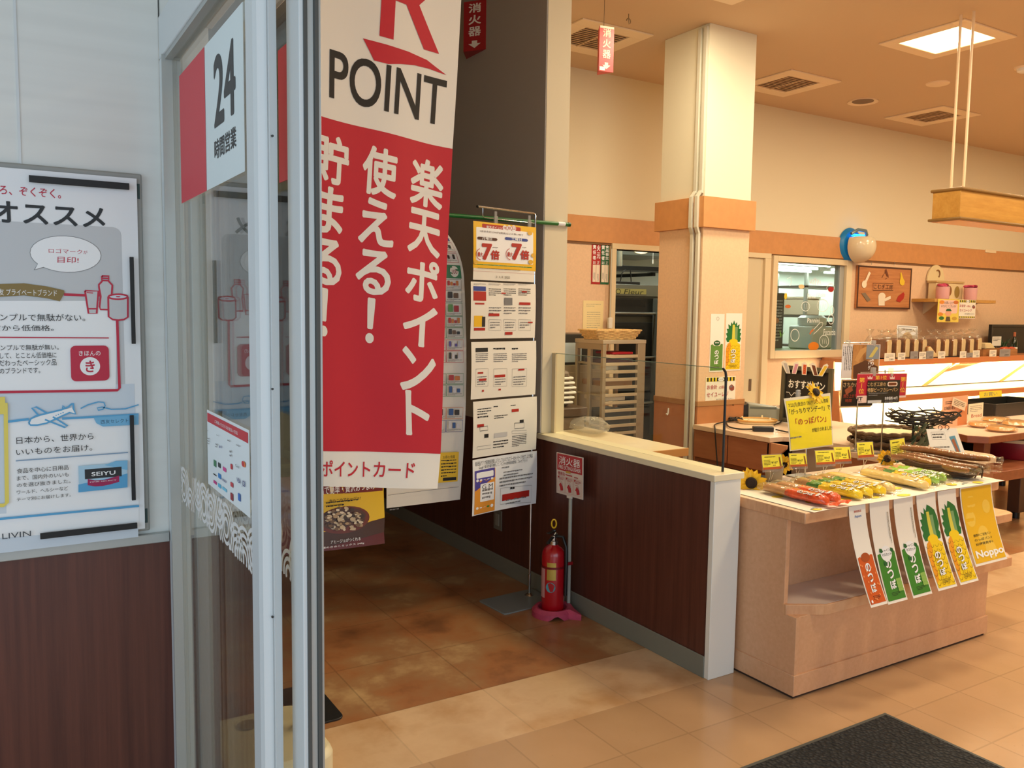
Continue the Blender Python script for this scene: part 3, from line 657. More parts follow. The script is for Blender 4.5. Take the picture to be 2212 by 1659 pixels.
cloth_w = mat('banner_white_cloth', (236, 234, 226), .75); cloth_r = mat('banner_red_cloth', (196, 34, 52), .75); cloth_k = mat('banner_black_print', (38, 36, 34), .75)
s.base(cloth_w, .6, 1.82, 36, 96, .0006)
rs = [(u*.05, 1.1) for u in range(13)]
s._put([(u*.04, v) for v in [.118+i*.0446 for i in range(23)] for u in range(16)], [(j*16+i, j*16+i+1, j*16+16+i+1, j*16+16+i) for j in range(22) for i in range(15)], cloth_r)
def col(txt, u, vs, sz, hs=None):
    for ch, v in zip(txt, vs):
        vv, ff, asp = glyphs(ch, .032); h = sz; w = min(sz*1.0, sz*asp*1.05)
        if ch == '！': w, h = sz*.24, sz*1.05
        s.k = 3; s._put([(u+(x-.5)*w, v+(y-.5)*h) for x, y in vv], ff, cloth_w, 8)
col('楽天ポイント', .5, [.985, .835, .68, .53, .385, .245], .142)
col('使える！', .3, [.985, .835, .68, .525], .142)
col('貯まる！', .1, [.985, .835, .68, .525], .142)
vv, ff, a_ = glyphs('POINT', .02); s._put([(.085+x*.475, 1.155+y*.135) for x, y in vv], ff, cloth_k, 4)
R_s = [(.27, 1.365), (.27, 1.66), (.40, 1.66), (.44, 1.645), (.462, 1.61), (.466, 1.57), (.455, 1.53), (.425, 1.50), (.52, 1.365), (.455, 1.365), (.37, 1.485), (.325, 1.485), (.325, 1.365)]
s.poly(cloth_r, R_s); s.poly(cloth_w, [(.325, 1.535), (.385, 1.535), (.405, 1.55), (.409, 1.572), (.402, 1.597), (.382, 1.609), (.325, 1.609)])
s.poly(cloth_r, [(.21, 1.345), (.30, 1.345), (.39, 1.343), (.47, 1.335), (.555, 1.305), (.48, 1.31), (.42, 1.308), (.36, 1.30), (.31, 1.29), (.255, 1.29), (.235, 1.315)])
vv, ff, a_ = glyphs('ポイントカード', .02); s._put([(.095+x*.395, .034+y*.056) for x, y in vv], ff, cloth_r, 4)
b_ = s.build('banner'); tag(b_, 'tall red and white loyalty point banner cloth hanging in the doorway', 'banner')
# ---------------------------------------------------------------- poster stand with the mushroom poster
t = thing('poster_stand', 'poster stand with a flat black steel base behind the cream banner base', 'poster stand', (1.02, 3.05, 0))
blk = mat('black_steel_plate', (30, 31, 33), .45)
m_ = MB(); m_.prism([(a, b, 0) for a, b in rr(.93, 1.095, 2.95, 3.30, .03)], (0, 0, .008)); o = m_.build('base_plate', blk, t, .002)
m_ = MB(); c0 = [at(x, y, Z=.012) for x, y in ((703, 1512), (770, 1578), (764, 1588), (727, 1600), (703, 1580))]
MB().cyl((1.0, 3.16, .008), (1.0, 3.16, .95), .008, 12).build('pole', blk, t)
s = flat((.86, 3.13, .905), (1.335, 3.13, .905), (.86, 3.13, .575)); Y_ = 3.13
O1 = Vector((.86, 3.13, .608)); P1 = lambda u, v: O1+Vector((u, .02*((u-.3)/.3)**2-.03*max(0, 1-v/.3)**2*(u/.47), v))
def L1(x, y): q = at(x, y, Y=3.122); return (q.x-.86, q.z-.608)
s = Sheet(P1, L1, curved=.06, lift=.001); s.base(mat('mushroom_maroon', (96, 24, 20), .4), .463, .30, 12, 10)
s.poly(mat('mushroom_yellow', (232, 190, 40), .4), [(640, 1040), (831, 1040), (831, 1118), (800, 1126), (760, 1140), (640, 1160)])
s.poly(mat('mushroom_dark', (70, 40, 24), .4), [(760, 1141), (800, 1127), (831, 1119), (828, 1148), (700, 1182), (640, 1182), (640, 1158)])
s.poly(mat('mushroom_maroon_band', (120, 30, 24), .4), [(640, 1030), (829, 1030), (829, 1061), (760, 1066), (640, 1070)])
s.text(pw, '冷凍食品で簡単・贅沢おつまみ', 655, 1056, 812, 1058, .012)
s.disc(mat('bowl_red_brown', (110, 44, 26), .35), 743, 1123, 798, 1088); s.disc(mat('bowl_inner', (84, 50, 34), .35), 743, 1121, 791, 1092)
rnd = random.Random(5)
for q in range(110):
    a = rnd.uniform(0, 2*pi); r_ = rnd.uniform(0, .98)**.55; x_, y_ = 742+42*r_*cos(a), 1121+25*r_*sin(a); c_ = rnd.choice(((206, 184, 150), (176, 148, 112), (120, 92, 66), (226, 210, 182), (66, 46, 36)))
    g_ = rnd.uniform(0, 6.28); w_ = rnd.uniform(3, 8); s.poly(mat('mushroom_%d' % c_[0], c_, .4), [(x_+w_*cos(g_+k)*rnd.uniform(.6, 1), y_+w_*.7*sin(g_+k)*rnd.uniform(.6, 1)) for k in (0, 1.1, 2.2, 3.3, 4.4, 5.4)])
s.text(ink, 'きのこのアヒージョ!', 711, 1079, 778, 1079, .016); s.greek(ink, 704, 1083, 772, 1090, 2, 3)
s.text(pw, 'アヒージョがつくれる', 712, 1166, 775, 1165, .008); s.text(pw, '3種のきのこミックス 240g', 690, 1181, 782, 1173, .012)
tag(s.build('poster'), 'yellow and maroon poster with a bowl of mushrooms below the banner', 'poster')

# ---------------------------------------------------------------- green pole with the long flyer
YG = 3.815
ga, gb = at(700, 444, Y=YG), at(1228, 485, Y=YG); ga.z = gb.z = 2.014
t = thing('green_pole', 'green garden pole lying across the corridor in front of the wall end', 'pole', tuple((ga+gb)/2))
MB().cyl(ga, gb, .0105, 12).build('tube', mat('green_plastic_coat', (34, 112, 50), .35), t)
MB().cyl(gb-Vector((.07, 0, 0)), gb-Vector((.025, 0, 0)), .0112, 12).build('tag', paper, t); MB().cyl(gb-Vector((.004, 0, 0)), gb+Vector((.01, 0, 0)), .012, 12).build('end_cap', mat('dark_green_plastic', (22, 78, 40), .4), t)
for q in range(9):
    x_ = ga.x+.1+q*.11
fl0, fl1 = at(835, 1105, Y=3.79), at(992, 1078, Y=3.79)
FXL, FXR, FZ0, FZ1 = fl0.x, fl1.x+.005, .575, 2.0
OF = Vector((FXL, 3.79, FZ0)); FW_, FH_ = FXR-FXL, FZ1-FZ0
def PF(u, v):
    a = v/FH_; b = u/FW_; top = max(0, (a-.8)/.2)
    return OF+Vector((u-.10*top**2.2*b, .0+.055*b*b*(1-.3*top)*sin(pi*min(1, a*1.1))*-1+.03*top*b, v-.05*top**2*b*b))
def LF(x, y): q = at(x, y, Y=3.765); return (q.x-FXL, q.z-FZ0)
s = Sheet(PF, LF, curved=.05, lift=.0012); s.base(warm_paper, FW_, FH_, 20, 40, .0006)
fc = lambda n, c: mat('flyer_'+n, c, .5)
s.text(fc('wine', (150, 30, 50)), '回数', 978, 474, 992, 482)
rnd = random.Random(11)
def cell(y0, y1_, cols, rim, im):
    for i in range(cols):
        u1 = FW_-.018-i*.088; u0 = u1-.085; v1, v0 = LF(985, y0)[1], LF(985, y1_)[1]
        s2 = s.L; s.L = lambda x, y: (x, y)
        s.line(rim, [(u0, v0), (u1, v0), (u1, v1), (u0, v1)], .0025, True); s.greek(grey_ink, u0+.006, v0+.004, u1-.006, v0+.014, 2, i)
        w = (u1-u0); n = rnd.choice((2, 3, 4))
        for k in range(n):
            a = u0+.012+k*(w-.024)/n; s.rrect(im[k % len(im)], a, v0+.018, a+(w-.024)/n*.8, v1-.006-.006*((k*7) % 3), .003)
        s.L = s2
s.rect(fc('navy', (40, 60, 140)), 940, 500, 996, 512)
g1 = fc('rose', (190, 70, 80)); g2 = fc('green', (60, 130, 90)); bw = [fc('dark', (50, 48, 46)), fc('brown', (110, 84, 60))]; rd = [fc('red', (180, 50, 50)), fc('orange', (206, 120, 50))]; vi = [fc('violet', (96, 84, 160)), fc('white', (210, 210, 216))]; gn = [fc('leaf', (96, 150, 80)), fc('red', (180, 50, 50))]
s.rect(g2, 940, 570, 998, 602); s.disc(warm_paper, 984, 586, 993, 574); s.text(fc('wine', (150, 30, 50)), '100', 979, 582, 990, 592, .01)
for y0, y1_, rim, im in ((515, 540, g1, bw), (544, 566, g1, [vi[1], bw[0]]), (604, 625, grey_ink, rd), (628, 652, grey_ink, bw), (655, 682, g2, gn), (684, 706, g2, rd), (708, 730, g2, bw), (734, 756, g1, vi), (758, 782, g1, [bw[0], vi[1]]), (806, 828, g2, rd), (830, 854, g2, [fc('blue', (50, 90, 150)), vi[1]]), (878, 902, rd[1], [fc('blue', (50, 90, 150)), bw[0]]), (905, 930, fc('navy', (40, 60, 140)), [vi[1], fc('blue', (50, 90, 150))])): cell(y0, y1_, 4, rim, im)
s.rect(fc('yellow', (236, 196, 52)), 945, 977, 987, 1038); s.text(ink, 'お得な情報', 955, 983, 980, 988); s.greek(ink, 952, 991, 983, 1028, 6, 4); s.rect(ink, 956, 1031, 984, 1035)
s.line(grey_ink, [(838, 1070), (990, 1050)], .002); s.greek(grey_ink, 842, 1098, 880, 1101, 1, 3)
tag(s.build('flyer'), 'long white shopping flyer hanging behind the right edge of the red banner', 'flyer')

# ---------------------------------------------------------------- sign stand with five hanging sheets
bp = [at(x, y, Z=.006) for x, y in ((1033, 1297), (1090, 1327), (1200, 1300), (1150, 1271))]
PX, PY = 2.452, 3.772
t = thing('sign_stand', 'chrome sign stand with a grey square base holding a column of papers', 'sign stand', (PX, PY, 0))
q = [(1.0*p.x, p.y) for p in bp]; cxx = sum(p[0] for p in q)/4; cyy = sum(p[1] for p in q)/4
def rpoly(pts, r=.02):
    o = []
    for i in range(len(pts)):
        a, b, c_ = Vector(pts[i-1]), Vector(pts[i]), Vector(pts[(i+1) % len(pts)])
        d0, d1 = (a-b).normalized(), (c_-b).normalized()
        o += [b+d0*r*(1-k)**2+d1*r*k*k for k in (0, .25, .5, .75, 1)]
    return o
MB().prism([(p.x, p.y, 0) for p in rpoly(q)], (0, 0, .007)).build('base_plate', mat('grey_steel_plate', (132, 140, 140), .4), t, .002)
aw = RAD(11.5); dw = Vector((cos(aw), sin(aw), 0)); TZ = 2.052
pt0 = Vector((PX, PY, TZ)); pl0 = pt0-dw*.40
MB().cyl((PX, PY, .006), (PX, PY, .12), .0085, 12).lathe([(.028, .006), (.022, .012), (.009, .02)], (PX, PY, 0), 18).build('pole_foot', chrome, t)
m_ = MB().tube([(PX, PY, .1), (PX, PY, TZ-.03), (PX, PY, TZ-.012)]+[tuple(pt0-dw*.012*k+Vector((0, 0, -.012*(1-k)+.0))) for k in (1,)]+[tuple(pl0)], .0055, 10); m_.build('pole', chrome, t)
wz = TZ-.05; m_ = MB().tube([pl0+dw*.035+Vector((0, 0, -.002)), pl0+dw*.035+Vector((0, 0, -.04)), pl0+dw*.045+Vector((0, 0, -.05)), pt0-dw*.02+Vector((0, 0, -.05)), pt0-dw*.0+Vector((0, 0, -.05))], .0022, 6); m_.build('wire', chrome, t)
MB().cyl(pl0-dw*.003, pl0+dw*.004, .0065, 10).build('end_cap', black_plastic, t)
clip_m = clear('clip_plastic', (225, 225, 220), .08, .1, None, .25)
for k in (.12, .355):
    c = pl0+dw*k+Vector((0, 0, -.055)); nn = Vector((-dw.y, dw.x, 0))
    solo('bulldog_clip', MB().obox(c-nn*.002, dw*.011, nn*.004, Vector((0, 0, .018))).obox(c+Vector((0, 0, .03)), dw*.008, nn*.003, Vector((0, 0, .012))), clip_m, 'clear plastic clip on the sign stand wire, %s' % ('nearer the red banner' if k < .2 else 'nearer the chrome pole'), 'clip', 'clear clips on the sign stand', .001)
nF = Vector((dw.y, -dw.x, 0))
def stack(TLp, TRp, BLp, off=.012, bow=0.0):
    O0 = pt0+nF*off
    def on(x, y):
        k = ray(x, y); return EYE+k*((O0-EYE).dot(nF)/k.dot(nF))
    a, b, c_ = on(*TLp), on(*TRp), on(*BLp); Wd = (b-a).dot(dw); Hd = a.z-c_.z; o = Vector((a.x, a.y, c_.z))
    P = lambda u, v: o+dw*u+Vector((0, 0, v))+nF*(bow*(1-(2*u/Wd-1)**2)+.012*sin(v/Hd*pi)*.3)+nF*(-bow*.0)
    def L(x, y):
        p = on(x, y)-o; return (p.dot(dw), p.z)
    s = Sheet(P, L, curved=.07, lift=.0009); s.Wd, s.Hd = Wd, Hd; return s
# sheet one
ye = mat('coupon_yellow', (240, 190, 40), .45); dr_ = mat('coupon_red', (178, 40, 32), .45); br_ = mat('coupon_brown', (78, 40, 30), .45); bl_ = mat('coupon_blue', (40, 66, 150), .45); gr_ = mat('coupon_green', (70, 140, 60), .45)
s = stack((1023, 477), (1155.5, 484), (1020, 604)); s.base(warm_paper, s.Wd, s.Hd, 6, 6)
s.rect(ye, 1022, 477, 1156, 586); s.rect(dr_, 1020, 585, 1156, 592); s.rrect(pw, 1028, 490, 1150, 572, .006); s.rrect(gr_, 1025, 569.5, 1148, 579, .005)
s.rrect(dr_, 1041, 483, 1124, 500, .004); s.text(pw, '楽天ポイント', 1050, 487, 1084, 496, .014)
for i, ch in enumerate('増額日'): s.disc(pw, 1090+i*9.5, 492.5+i*.5, 1095+i*9.5, 487.5); s.text(dr_, ch, 1086.5+i*9.5, 489, 1093.5+i*9.5, 496+i*.5, .01)
s.text(br_, '1会計合計2,500円(税抜)以上お買い物で', 1036, 502, 1129, 506)
s.rrect(br_, 1029.5, 511, 1073, 521, .01); s.rrect(bl_, 1089, 512, 1139, 522.5, .01); s.text(pw, '月曜日', 1040, 509, 1061, 519.5, .02); s.text(pw, '土曜日', 1103, 511, 1125.5, 522, .02)
for k in (0, 64): s.text(dr_, '7', 1039+k, 525, 1061+k, 563, .06); s.text(dr_, '倍', 1058+k, 540, 1077+k, 562, .05); s.line(dr_, [(1040+k-13*sin(a*.1+.25)+0, 549-13*cos(a*.1+.25)) for a in range(2, 27)], .003); s.text(dr_, '最大', 1030+k, 544, 1041+k, 555, .03); s.greek(br_, 1062+k, 533, 1076+k, 537, 1, k)
s.text(pw, '楽天ポイント7倍を獲得するには西友アプリの利用も必要です!', 1042, 572, 1137, 577); s.greek(br_, 1030, 580, 1145, 584, 1, 6); s.text(ink, '2. 3. 8. 2025', 1070, 596, 1100, 602)
for x_, y_ in ((1143, 504), (1150, 552), (1144, 566), (1026, 566)): s.disc(mat('coin_gold', (226, 180, 70), .4), x_, y_, x_+5, y_+5)
tag(s.build('sheet'), 'yellow bordered point campaign sheet at the top of the sign stand', 'paper sheet', 'sheets on the sign stand')
s = stack((1017, 608), (1157, 613), (1018, 732), .013); s.base(warm_paper, s.Wd, s.Hd, 6, 6)
s.rect(bl_, 1022, 618, 1049, 629); s.rect(dr_, 1022, 629, 1049, 650); s.rect(dr_, 1025, 654, 1045, 658); s.rect(ye, 1023, 682, 1042, 706); s.rect(mat('phone_dark', (44, 44, 48), .4), 1040, 684, 1047, 706); s.rect(dr_, 1023, 708, 1047, 714)
for i in range(4):
    x_ = 1022+i*32; s.greek(grey_ink, x_+1, 612, x_+27, 617, 2, i)
    if i: s.greek(ink, x_+1, 622, x_+27, 640, 4, i+5); s.greek(grey_ink, x_+1, 662, x_+27, 680, 3, i+9); s.line(grey_ink, [(x_+1, 690), (x_+27, 691), (x_+27, 714), (x_+1, 713)], .0015, True); s.greek(grey_ink, x_+4, 694, x_+24, 710, 3, i+15)
for x0, y0, x1_, y1_ in ((1054, 677, 1077, 683), (1082, 632, 1091, 635), (1090, 717, 1106, 723), (1126, 629, 1137, 632), (1120, 653, 1144, 659), (1139, 695, 1149, 698)): s.rect(dr_, x0, y0, x1_, y1_)
s.rect(grey_ink, 1088, 643, 1105, 659)
tag(s.build('sheet'), 'white sheet with red and blue app screenshots, second from the top on the stand', 'paper sheet', 'sheets on the sign stand')
s = stack((1018, 739), (1158, 738), (1020, 863), .013, -.004); s.base(warm_paper, s.Wd, s.Hd, 8, 6)
s.rect(ink, 1027, 752, 1054, 760); s.greek(ink, 1066, 751, 1095, 756, 1, 2, .7); s.greek(ink, 1106, 751, 1133, 756, 1, 3, .7)
for i, (x0, x1_) in enumerate(((1027, 1054), (1066, 1095), (1106, 1137))):
    s.greek(grey_ink, x0, 763, x1_, 782, 5, i); s.line(grey_ink, [(x0, 797), (x1_, 796), (x1_, 834), (x0, 835)], .0013, True); s.greek(grey_ink, x0+3, 812, x1_-3, 832, 4, i+4)
for x0, y0, x1_, y1_ in ((1031, 804, 1043, 807), (1034, 818, 1050, 822), (1068, 810, 1091, 814), (1119, 797, 1132, 800), (1041, 842, 1045, 846), (1077, 840, 1082, 843)): s.rect(dr_, x0, y0, x1_, y1_)
tag(s.build('sheet'), 'white sheet with three columns and a black heading, middle one on the stand', 'paper sheet', 'sheets on the sign stand')
s = stack((1022, 868), (1159.5, 861), (1021, 990), .013, -.006); s.base(warm_paper, s.Wd, s.Hd, 8, 6)
for x0, y0, x1_, y1_, n in ((1031, 882, 1062, 895, 3), (1031, 898, 1064, 902, 1), (1067, 876, 1093, 880, 1), (1068, 897, 1097, 903, 2), (1104, 874, 1124, 877, 1), (1066, 952, 1098, 966, 3), (1107, 941, 1137, 962, 7)): s.greek(ink, x0, y0, x1_, y1_, n, int(x0))
s.rect(dr_, 1030, 917, 1045, 922); s.rect(dr_, 1106, 884, 1121, 889); s.line(ink, [(1036, 922), (1053, 920), (1054, 929), (1036, 931)], .0025, True); s.line(ink, [(1112, 914), (1132, 913), (1132, 924), (1112, 926)], .0025, True)
s.rect(ink, 1046, 938, 1055, 945); s.rect(ink, 1123, 907, 1131, 912); s.line(grey_ink, [(1030, 965), (1060, 961), (1060, 968), (1030, 972)], .0015, True); s.line(grey_ink, [(1106, 931), (1137, 929), (1137, 935), (1106, 937)], .0015, True); s.rect(mat('pale_grey_print', (200, 200, 200), .5), 1068, 936, 1096, 942)
tag(s.build('sheet'), 'white sheet with two black outlined boxes, fourth from the top on the stand', 'paper sheet', 'sheets on the sign stand')
s = stack((1021, 994), (1159.5, 979), (1022, 1115), .013, -.012); s.base(paper, s.Wd, s.Hd, 8, 6)
s.text(ink, '楽天西友アプリで新規会員登録しようとしてもシステムエラーのメッセージが出てしまう時は', 1027, 998, 1151, 989, .004); s.text(ink, 'Googleで楽天市場を検索して、そこから新規会員登録してみて下さい!', 1035, 1007, 1140, 999, .004)
s.rect(mat('phone_orange', (232, 156, 60), .45), 1025, 1018, 1071, 1103); s.poly(mat('phone_indigo', (84, 76, 160), .45), [(1025, 1018), (1071, 1010), (1071, 1030), (1050, 1045), (1025, 1062)])
s.rrect(pw, 1029, 1022, 1068, 1028, .006); s.rrect(pw, 1038, 1046, 1069, 1079, .004); s.text(ink, 'G M', 1042, 1048, 1066, 1053); s.greek(grey_ink, 1042, 1056, 1066, 1076, 3, 5, .6)
for i in range(5): s.disc(pw, 1031+i*8.3, 1038.5-i*1.3, 1034+i*8.3, 1035); s.disc((pw, pw, pw, gr_, pw)[i], 1031+i*8.3, 1098.5-i*1.6, 1034+i*8.3, 1095)
s.greek(grey_ink, 1086, 1008, 1104, 1012, 1, 2); s.greek(grey_ink, 1090, 1018, 1130, 1024, 2, 4); s.greek(grey_ink, 1081, 1031, 1150, 1042, 3, 6); s.line(grey_ink, [(1083, 1055), (1148, 1048), (1147, 1085), (1083, 1090)], .0015, True); s.greek(ink, 1104, 1052, 1124, 1056, 1, 3, .7); s.rect(dr_, 1087, 1069, 1143, 1072); s.greek(grey_ink, 1095, 1078, 1138, 1084, 2, 3)
tag(s.build('sheet'), 'white sheet with an orange and purple phone screen, lowest on the stand', 'paper sheet', 'sheets on the sign stand')

# ---------------------------------------------------------------- wall socket, fire extinguisher and its signs
so = thing('wall_socket', 'grey wall socket plate low on the dark corridor wainscot', 'wall socket', (2.54, 4.262, .30))
MB().box(2.534, 2.54, 4.215, 4.305, .245, .365).build('plate', mat('socket_grey', (120, 116, 104), .4), so, .002)
MB().box(2.531, 2.534, 4.24, 4.28, .27, .34).build('socket_face', mat('socket_light', (150, 146, 134), .4), so, .001)
red_gloss = mat('extinguisher_red', (176, 12, 26), .22, coat=.5)
EXx, EXy = 2.405, 3.482
t = thing('fire_extinguisher', 'red fire extinguisher standing in the pink tray', 'fire extinguisher', (EXx, EXy, .022))
m_ = MB().lathe([(.045, .022), (.056, .026), (.059, .04), (.059, .315), (.055, .335), (.042, .352), (.026, .362), (.022, .366)], (EXx, EXy, 0), 32); m_.build('cylinder', red_gloss, t)
MB().lathe([(.02, .364), (.022, .366), (.022, .385), (.014, .388), (.014, .412), (.0, .412)], (EXx, EXy, 0), 20).build('valve', chrome, t)
hd = Vector((-.82, -.55, 0)).normalized(); sd = Vector((-hd.y, hd.x, 0)); C0 = Vector((EXx, EXy, .41))
MB().cyl(C0+Vector((0, 0, -.012)), C0-hd*.03+Vector((0, 0, .004)), .008, 10).build('pressure_port', chrome, t)
def lever(z0, z1, l, w): return MB().obox(C0+hd*l*.42+Vector((0, 0, (z0+z1)/2)), hd*l*.5+Vector((0, 0, (z1-z0)/2)), sd*w, Vector((0, 0, .0035)))
lever(.0, -.02, .09, .008).build('carry_handle', black_plastic, t, .002); lever(.022, .03, .085, .009).build('squeeze_lever', black_plastic, t, .002)
MB().tube([C0+Vector((0, 0, .02)), C0+Vector((.004, 0, .03))], .012, 10).build('lever_pivot', black_plastic, t)
yc = C0+Vector((.0, 0, .062)); rt = Vector((cos(YAW), -sin(YAW), 0)); MB().tube([yc+rt*.012*cos(a)+Vector((0, 0, .022*sin(a))) for a in [i*pi/8 for i in range(16)]], .004, 8, True).build('safety_ring', mat('safety_yellow', (232, 190, 24), .4), t)
hs = [C0+hd*.012, C0+hd*.05+sd*.02+Vector((0, 0, -.005)), C0+hd*.065+sd*.03+Vector((0, 0, -.06)), C0+hd*.06+sd*.045+Vector((0, 0, -.16)), C0+hd*.052+sd*.05+Vector((0, 0, -.28))]
MB().tube([C0+hd*.0+sd*.01, C0+sd*.05+Vector((0, 0, .0)), C0+sd*.068+Vector((0, 0, -.05)), C0+sd*.07+Vector((0, 0, -.15)), C0+sd*.068+Vector((0, 0, -.3))], .009, 10).build('hose', black_plastic, t)
def on_cyl(a0, a1, z0, z1, r, n=10):
    m = MB(); m.grid(lambda u, v: Vector((EXx+r*cos(a0+(a1-a0)*u), EXy+r*sin(a0+(a1-a0)*u), z0+(z1-z0)*v)), n, 1); return m
af = math.atan2(-EXy, -EXx)
on_cyl(af-.55, af+.25, .195, .285, .0597).build('rating_plate', mat('brass_label', (196, 172, 84), .35, .5), t)
m_ = MB(); k = 24; m_.add([Vector((EXx+.0598*cos(af-.2+.42*cos(i*2*pi/k)), EXy+.0598*sin(af-.2+.42*cos(i*2*pi/k)), .158+.026*sin(i*2*pi/k))) for i in range(k)], [tuple(range(k))]); m_.build('round_seal', mat('seal_teal', (80, 148, 160), .35), t)
on_cyl(af-1.45, af-.75, .1, .26, .0596).build('text_label', mat('label_faded_white', (206, 150, 150), .5), t)
on_cyl(0, 2*pi, .25, .262, .0600, 32).build('band', mat('band_dark_red', (120, 10, 20), .4), t)
# tray with pole and plate sign
t = thing('extinguisher_sign_stand', 'pink plastic extinguisher tray with a pole and red instruction sign', 'sign stand', (2.42, 3.482, 0))
pink = mat('faded_pink_plastic', (190, 70, 100), .5, bump=(40, .08), noise=(26, .14, 3))
NR = 40; outer = [(2.405+.105*cos(a), 3.482+.105*sin(a)) if not (-.9 < a < .9) else None for a in [i*2*pi/NR-pi for i in range(NR)]]
def ring_pt(a, r):
    p = Vector((2.405+r*cos(a), 3.482+r*sin(a))); return p
def tray_out(a):
    r = .105
    if -1.2 < a < 1.0: r = min(.165, .105/max(.2, cos(max(-1.2, min(1.0, a)) - (-.15)))*1.0)
    p = ring_pt(a, r); p.x = min(p.x, 2.53); return p
vs = []; A = [i*2*pi/NR-pi for i in range(NR)]
lv = [(lambda a: tray_out(a), 0), (lambda a: tray_out(a), .028), (lambda a: ring_pt(a, .088) if not -1.2 < a < 1.0 else (ring_pt(a, .1)), .045), (lambda a: ring_pt(a, .074), .042), (lambda a: ring_pt(a, .066), .022)]
m_ = MB(); arch = lambda a: max(0, 1-abs((a+1.95))/.28)
vs = [Vector((f(a).x, f(a).y, z+(.026*math.sqrt(arch(a)) if z == 0 and arch(a) > 0 else 0))) for f, z in lv for a in A]
fs = [(k_*NR+i, k_*NR+(i+1) % NR, (k_+1)*NR+(i+1) % NR, (k_+1)*NR+i) for k_ in range(4) for i in range(NR)]+[tuple(range(4*NR, 5*NR))]
m_.add(vs, fs); m_.build('tray', pink, t)
sp = at(1231, 1300, Z=.04); SPx, SPy = 2.505, 3.482
MB().cyl((SPx, SPy, .03), (SPx, SPy, .60), .0095, 14).build('pole', mat('pole_grey_white', (176, 178, 168), .35), t)
MB().obox((SPx-.008, SPy-.012, .255), (.02, 0, 0), (0, .004, 0), (0, 0, .008)).build('pole_clamp', mat('clamp_red', (150, 16, 24), .4), t, .001)
d_ = Vector((cos(RAD(-89)), sin(RAD(-89)), 0)); nS = Vector((d_.y, -d_.x, 0)); O0 = Vector((SPx, SPy, .7))+nS*.013
def onS(x, y): k_ = ray(x, y); return EYE+k_*((O0-EYE).dot(nS)/k_.dot(nS))
TL, TR, BL = onS(1199, 976), onS(1256, 988), onS(1202, 1064)
s = flat(TL, TR, BL); pls = mat('sign_plate_white', (222, 212, 204), .4); s.base(pls, s.W0, s.H0, th=.003)
sr = mat('sign_red', (184, 20, 32), .45); V0 = s.L; s.L = lambda x, y: (x*s.W0, (1-y)*s.H0)
s.rrect(sr, .03, .02, .97, .42, .004); s.text(pw, '消火器', .10, .07, .90, .27, .01); s.text(pw, 'FIRE EXTINGUISHER', .09, .29, .92, .38, .008)
s.text(sr, '使用法', .06, .45, .33, .54, .02); s.greek(sr, .36, .48, .64, .53, 1, 2, .7); s.greek(sr, .68, .50, .95, .54, 1, 3, .7)
for i, x_ in enumerate((.05, .36, .67)):
    s.line(sr, [(x_, .56), (x_+.28, .56), (x_+.28, .94), (x_, .94)], .001, True); s.greek(sr, x_+.05, .58, x_+.26, .66, 3, i); s.poly(sr, [(x_+.02, .57), (x_+.08, .57), (x_+.02, .63)])
    s.poly(sr, [(x_+.06, .78+.02*i), (x_+.12, .72), (x_+.2, .80), (x_+.22, .9), (x_+.12, .92), (x_+.1, .84)]); s.line(sr, [(x_+.06, .7), (x_+.14, .68), (x_+.2, .76)], .0015)
s.rect(mat('tape_yellow', (200, 160, 50), .5), .38, .40, .55, .45)
s.build('sign_plate', t)
MB().obox((SPx-.006, SPy, .605), (.006, 0, 0), (0, .018, 0), (0, 0, .012)).build('plate_clip', white_plastic, t, .001)
# prism sign on the corridor wall and hanging prism sign
def jp(s_, chars, m_, box, arrow=True):
    n = len(chars)+1
    for i, ch in enumerate(chars): s_.text(m_, ch, .22, .05+i*.235, .78, .05+i*.235+.19, .03)
    s_.poly(m_, [(.38, .80), (.62, .80), (.62, .86), (.78, .86), (.5, .95), (.22, .86), (.38, .86)])
dkr = mat('prism_red', (168, 28, 32), .4); cream_p = mat('prism_print', (240, 226, 206), .45)
a_, b_, c_ = Vector((2.545, 4.72, 3.075)), Vector((2.46, 4.60, 3.075)), Vector((2.545, 4.48, 3.075)); H_ = Vector((0, 0, .285))
t = thing('extinguisher_sign', 'red three-sided extinguisher sign fixed high on the grey corridor wall', 'sign', tuple(b_))
MB().prism([a_, b_, c_], H_).build('body', dkr, t)
for p, q in ((a_, b_), (b_, c_)):
    n_ = (q-p).cross(Vector((0, 0, 1))).normalized(); n_ = n_ if n_.dot(EYE-p) > 0 else -n_
    s = flat(p+H_+n_*.001, q+H_+n_*.001, p+n_*.001); s.L = (lambda s_: lambda x, y: (x*s_.W0, (1-y)*s_.H0))(s); jp(s, '消火器', cream_p, 0); s.build('lettering', t)
hx, hy, hz = 3.54, 4.64, 3.132; Hh = Vector((0, 0, .29))
t = thing('extinguisher_sign', 'red three-sided extinguisher sign hanging from the store ceiling on a cord', 'sign', (hx, hy, hz))
tri = [Vector((hx-.05, hy-.01, hz)), Vector((hx+.055, hy-.03, hz)), Vector((hx+.005, hy+.08, hz))]
MB().prism(tri, Hh).build('body', mat('prism_bright_red', (206, 32, 44), .35), t)
n_ = Vector((tri[1].y-tri[0].y, tri[0].x-tri[1].x, 0)).normalized(); n_ = n_ if n_.dot(EYE-tri[0]) > 0 else -n_
s = flat(tri[0]+Hh+n_*.001, tri[1]+Hh+n_*.001, tri[0]+n_*.001); s.L = (lambda s_: lambda x, y: (x*s_.W0, (1-y)*s_.H0))(s); jp(s, '消火器', cream_p, 0); s.rect(white_plastic, .04, .9, .42, .98); s.rect(cream_p, .02, .0, .98, .05); s.build('lettering', t)
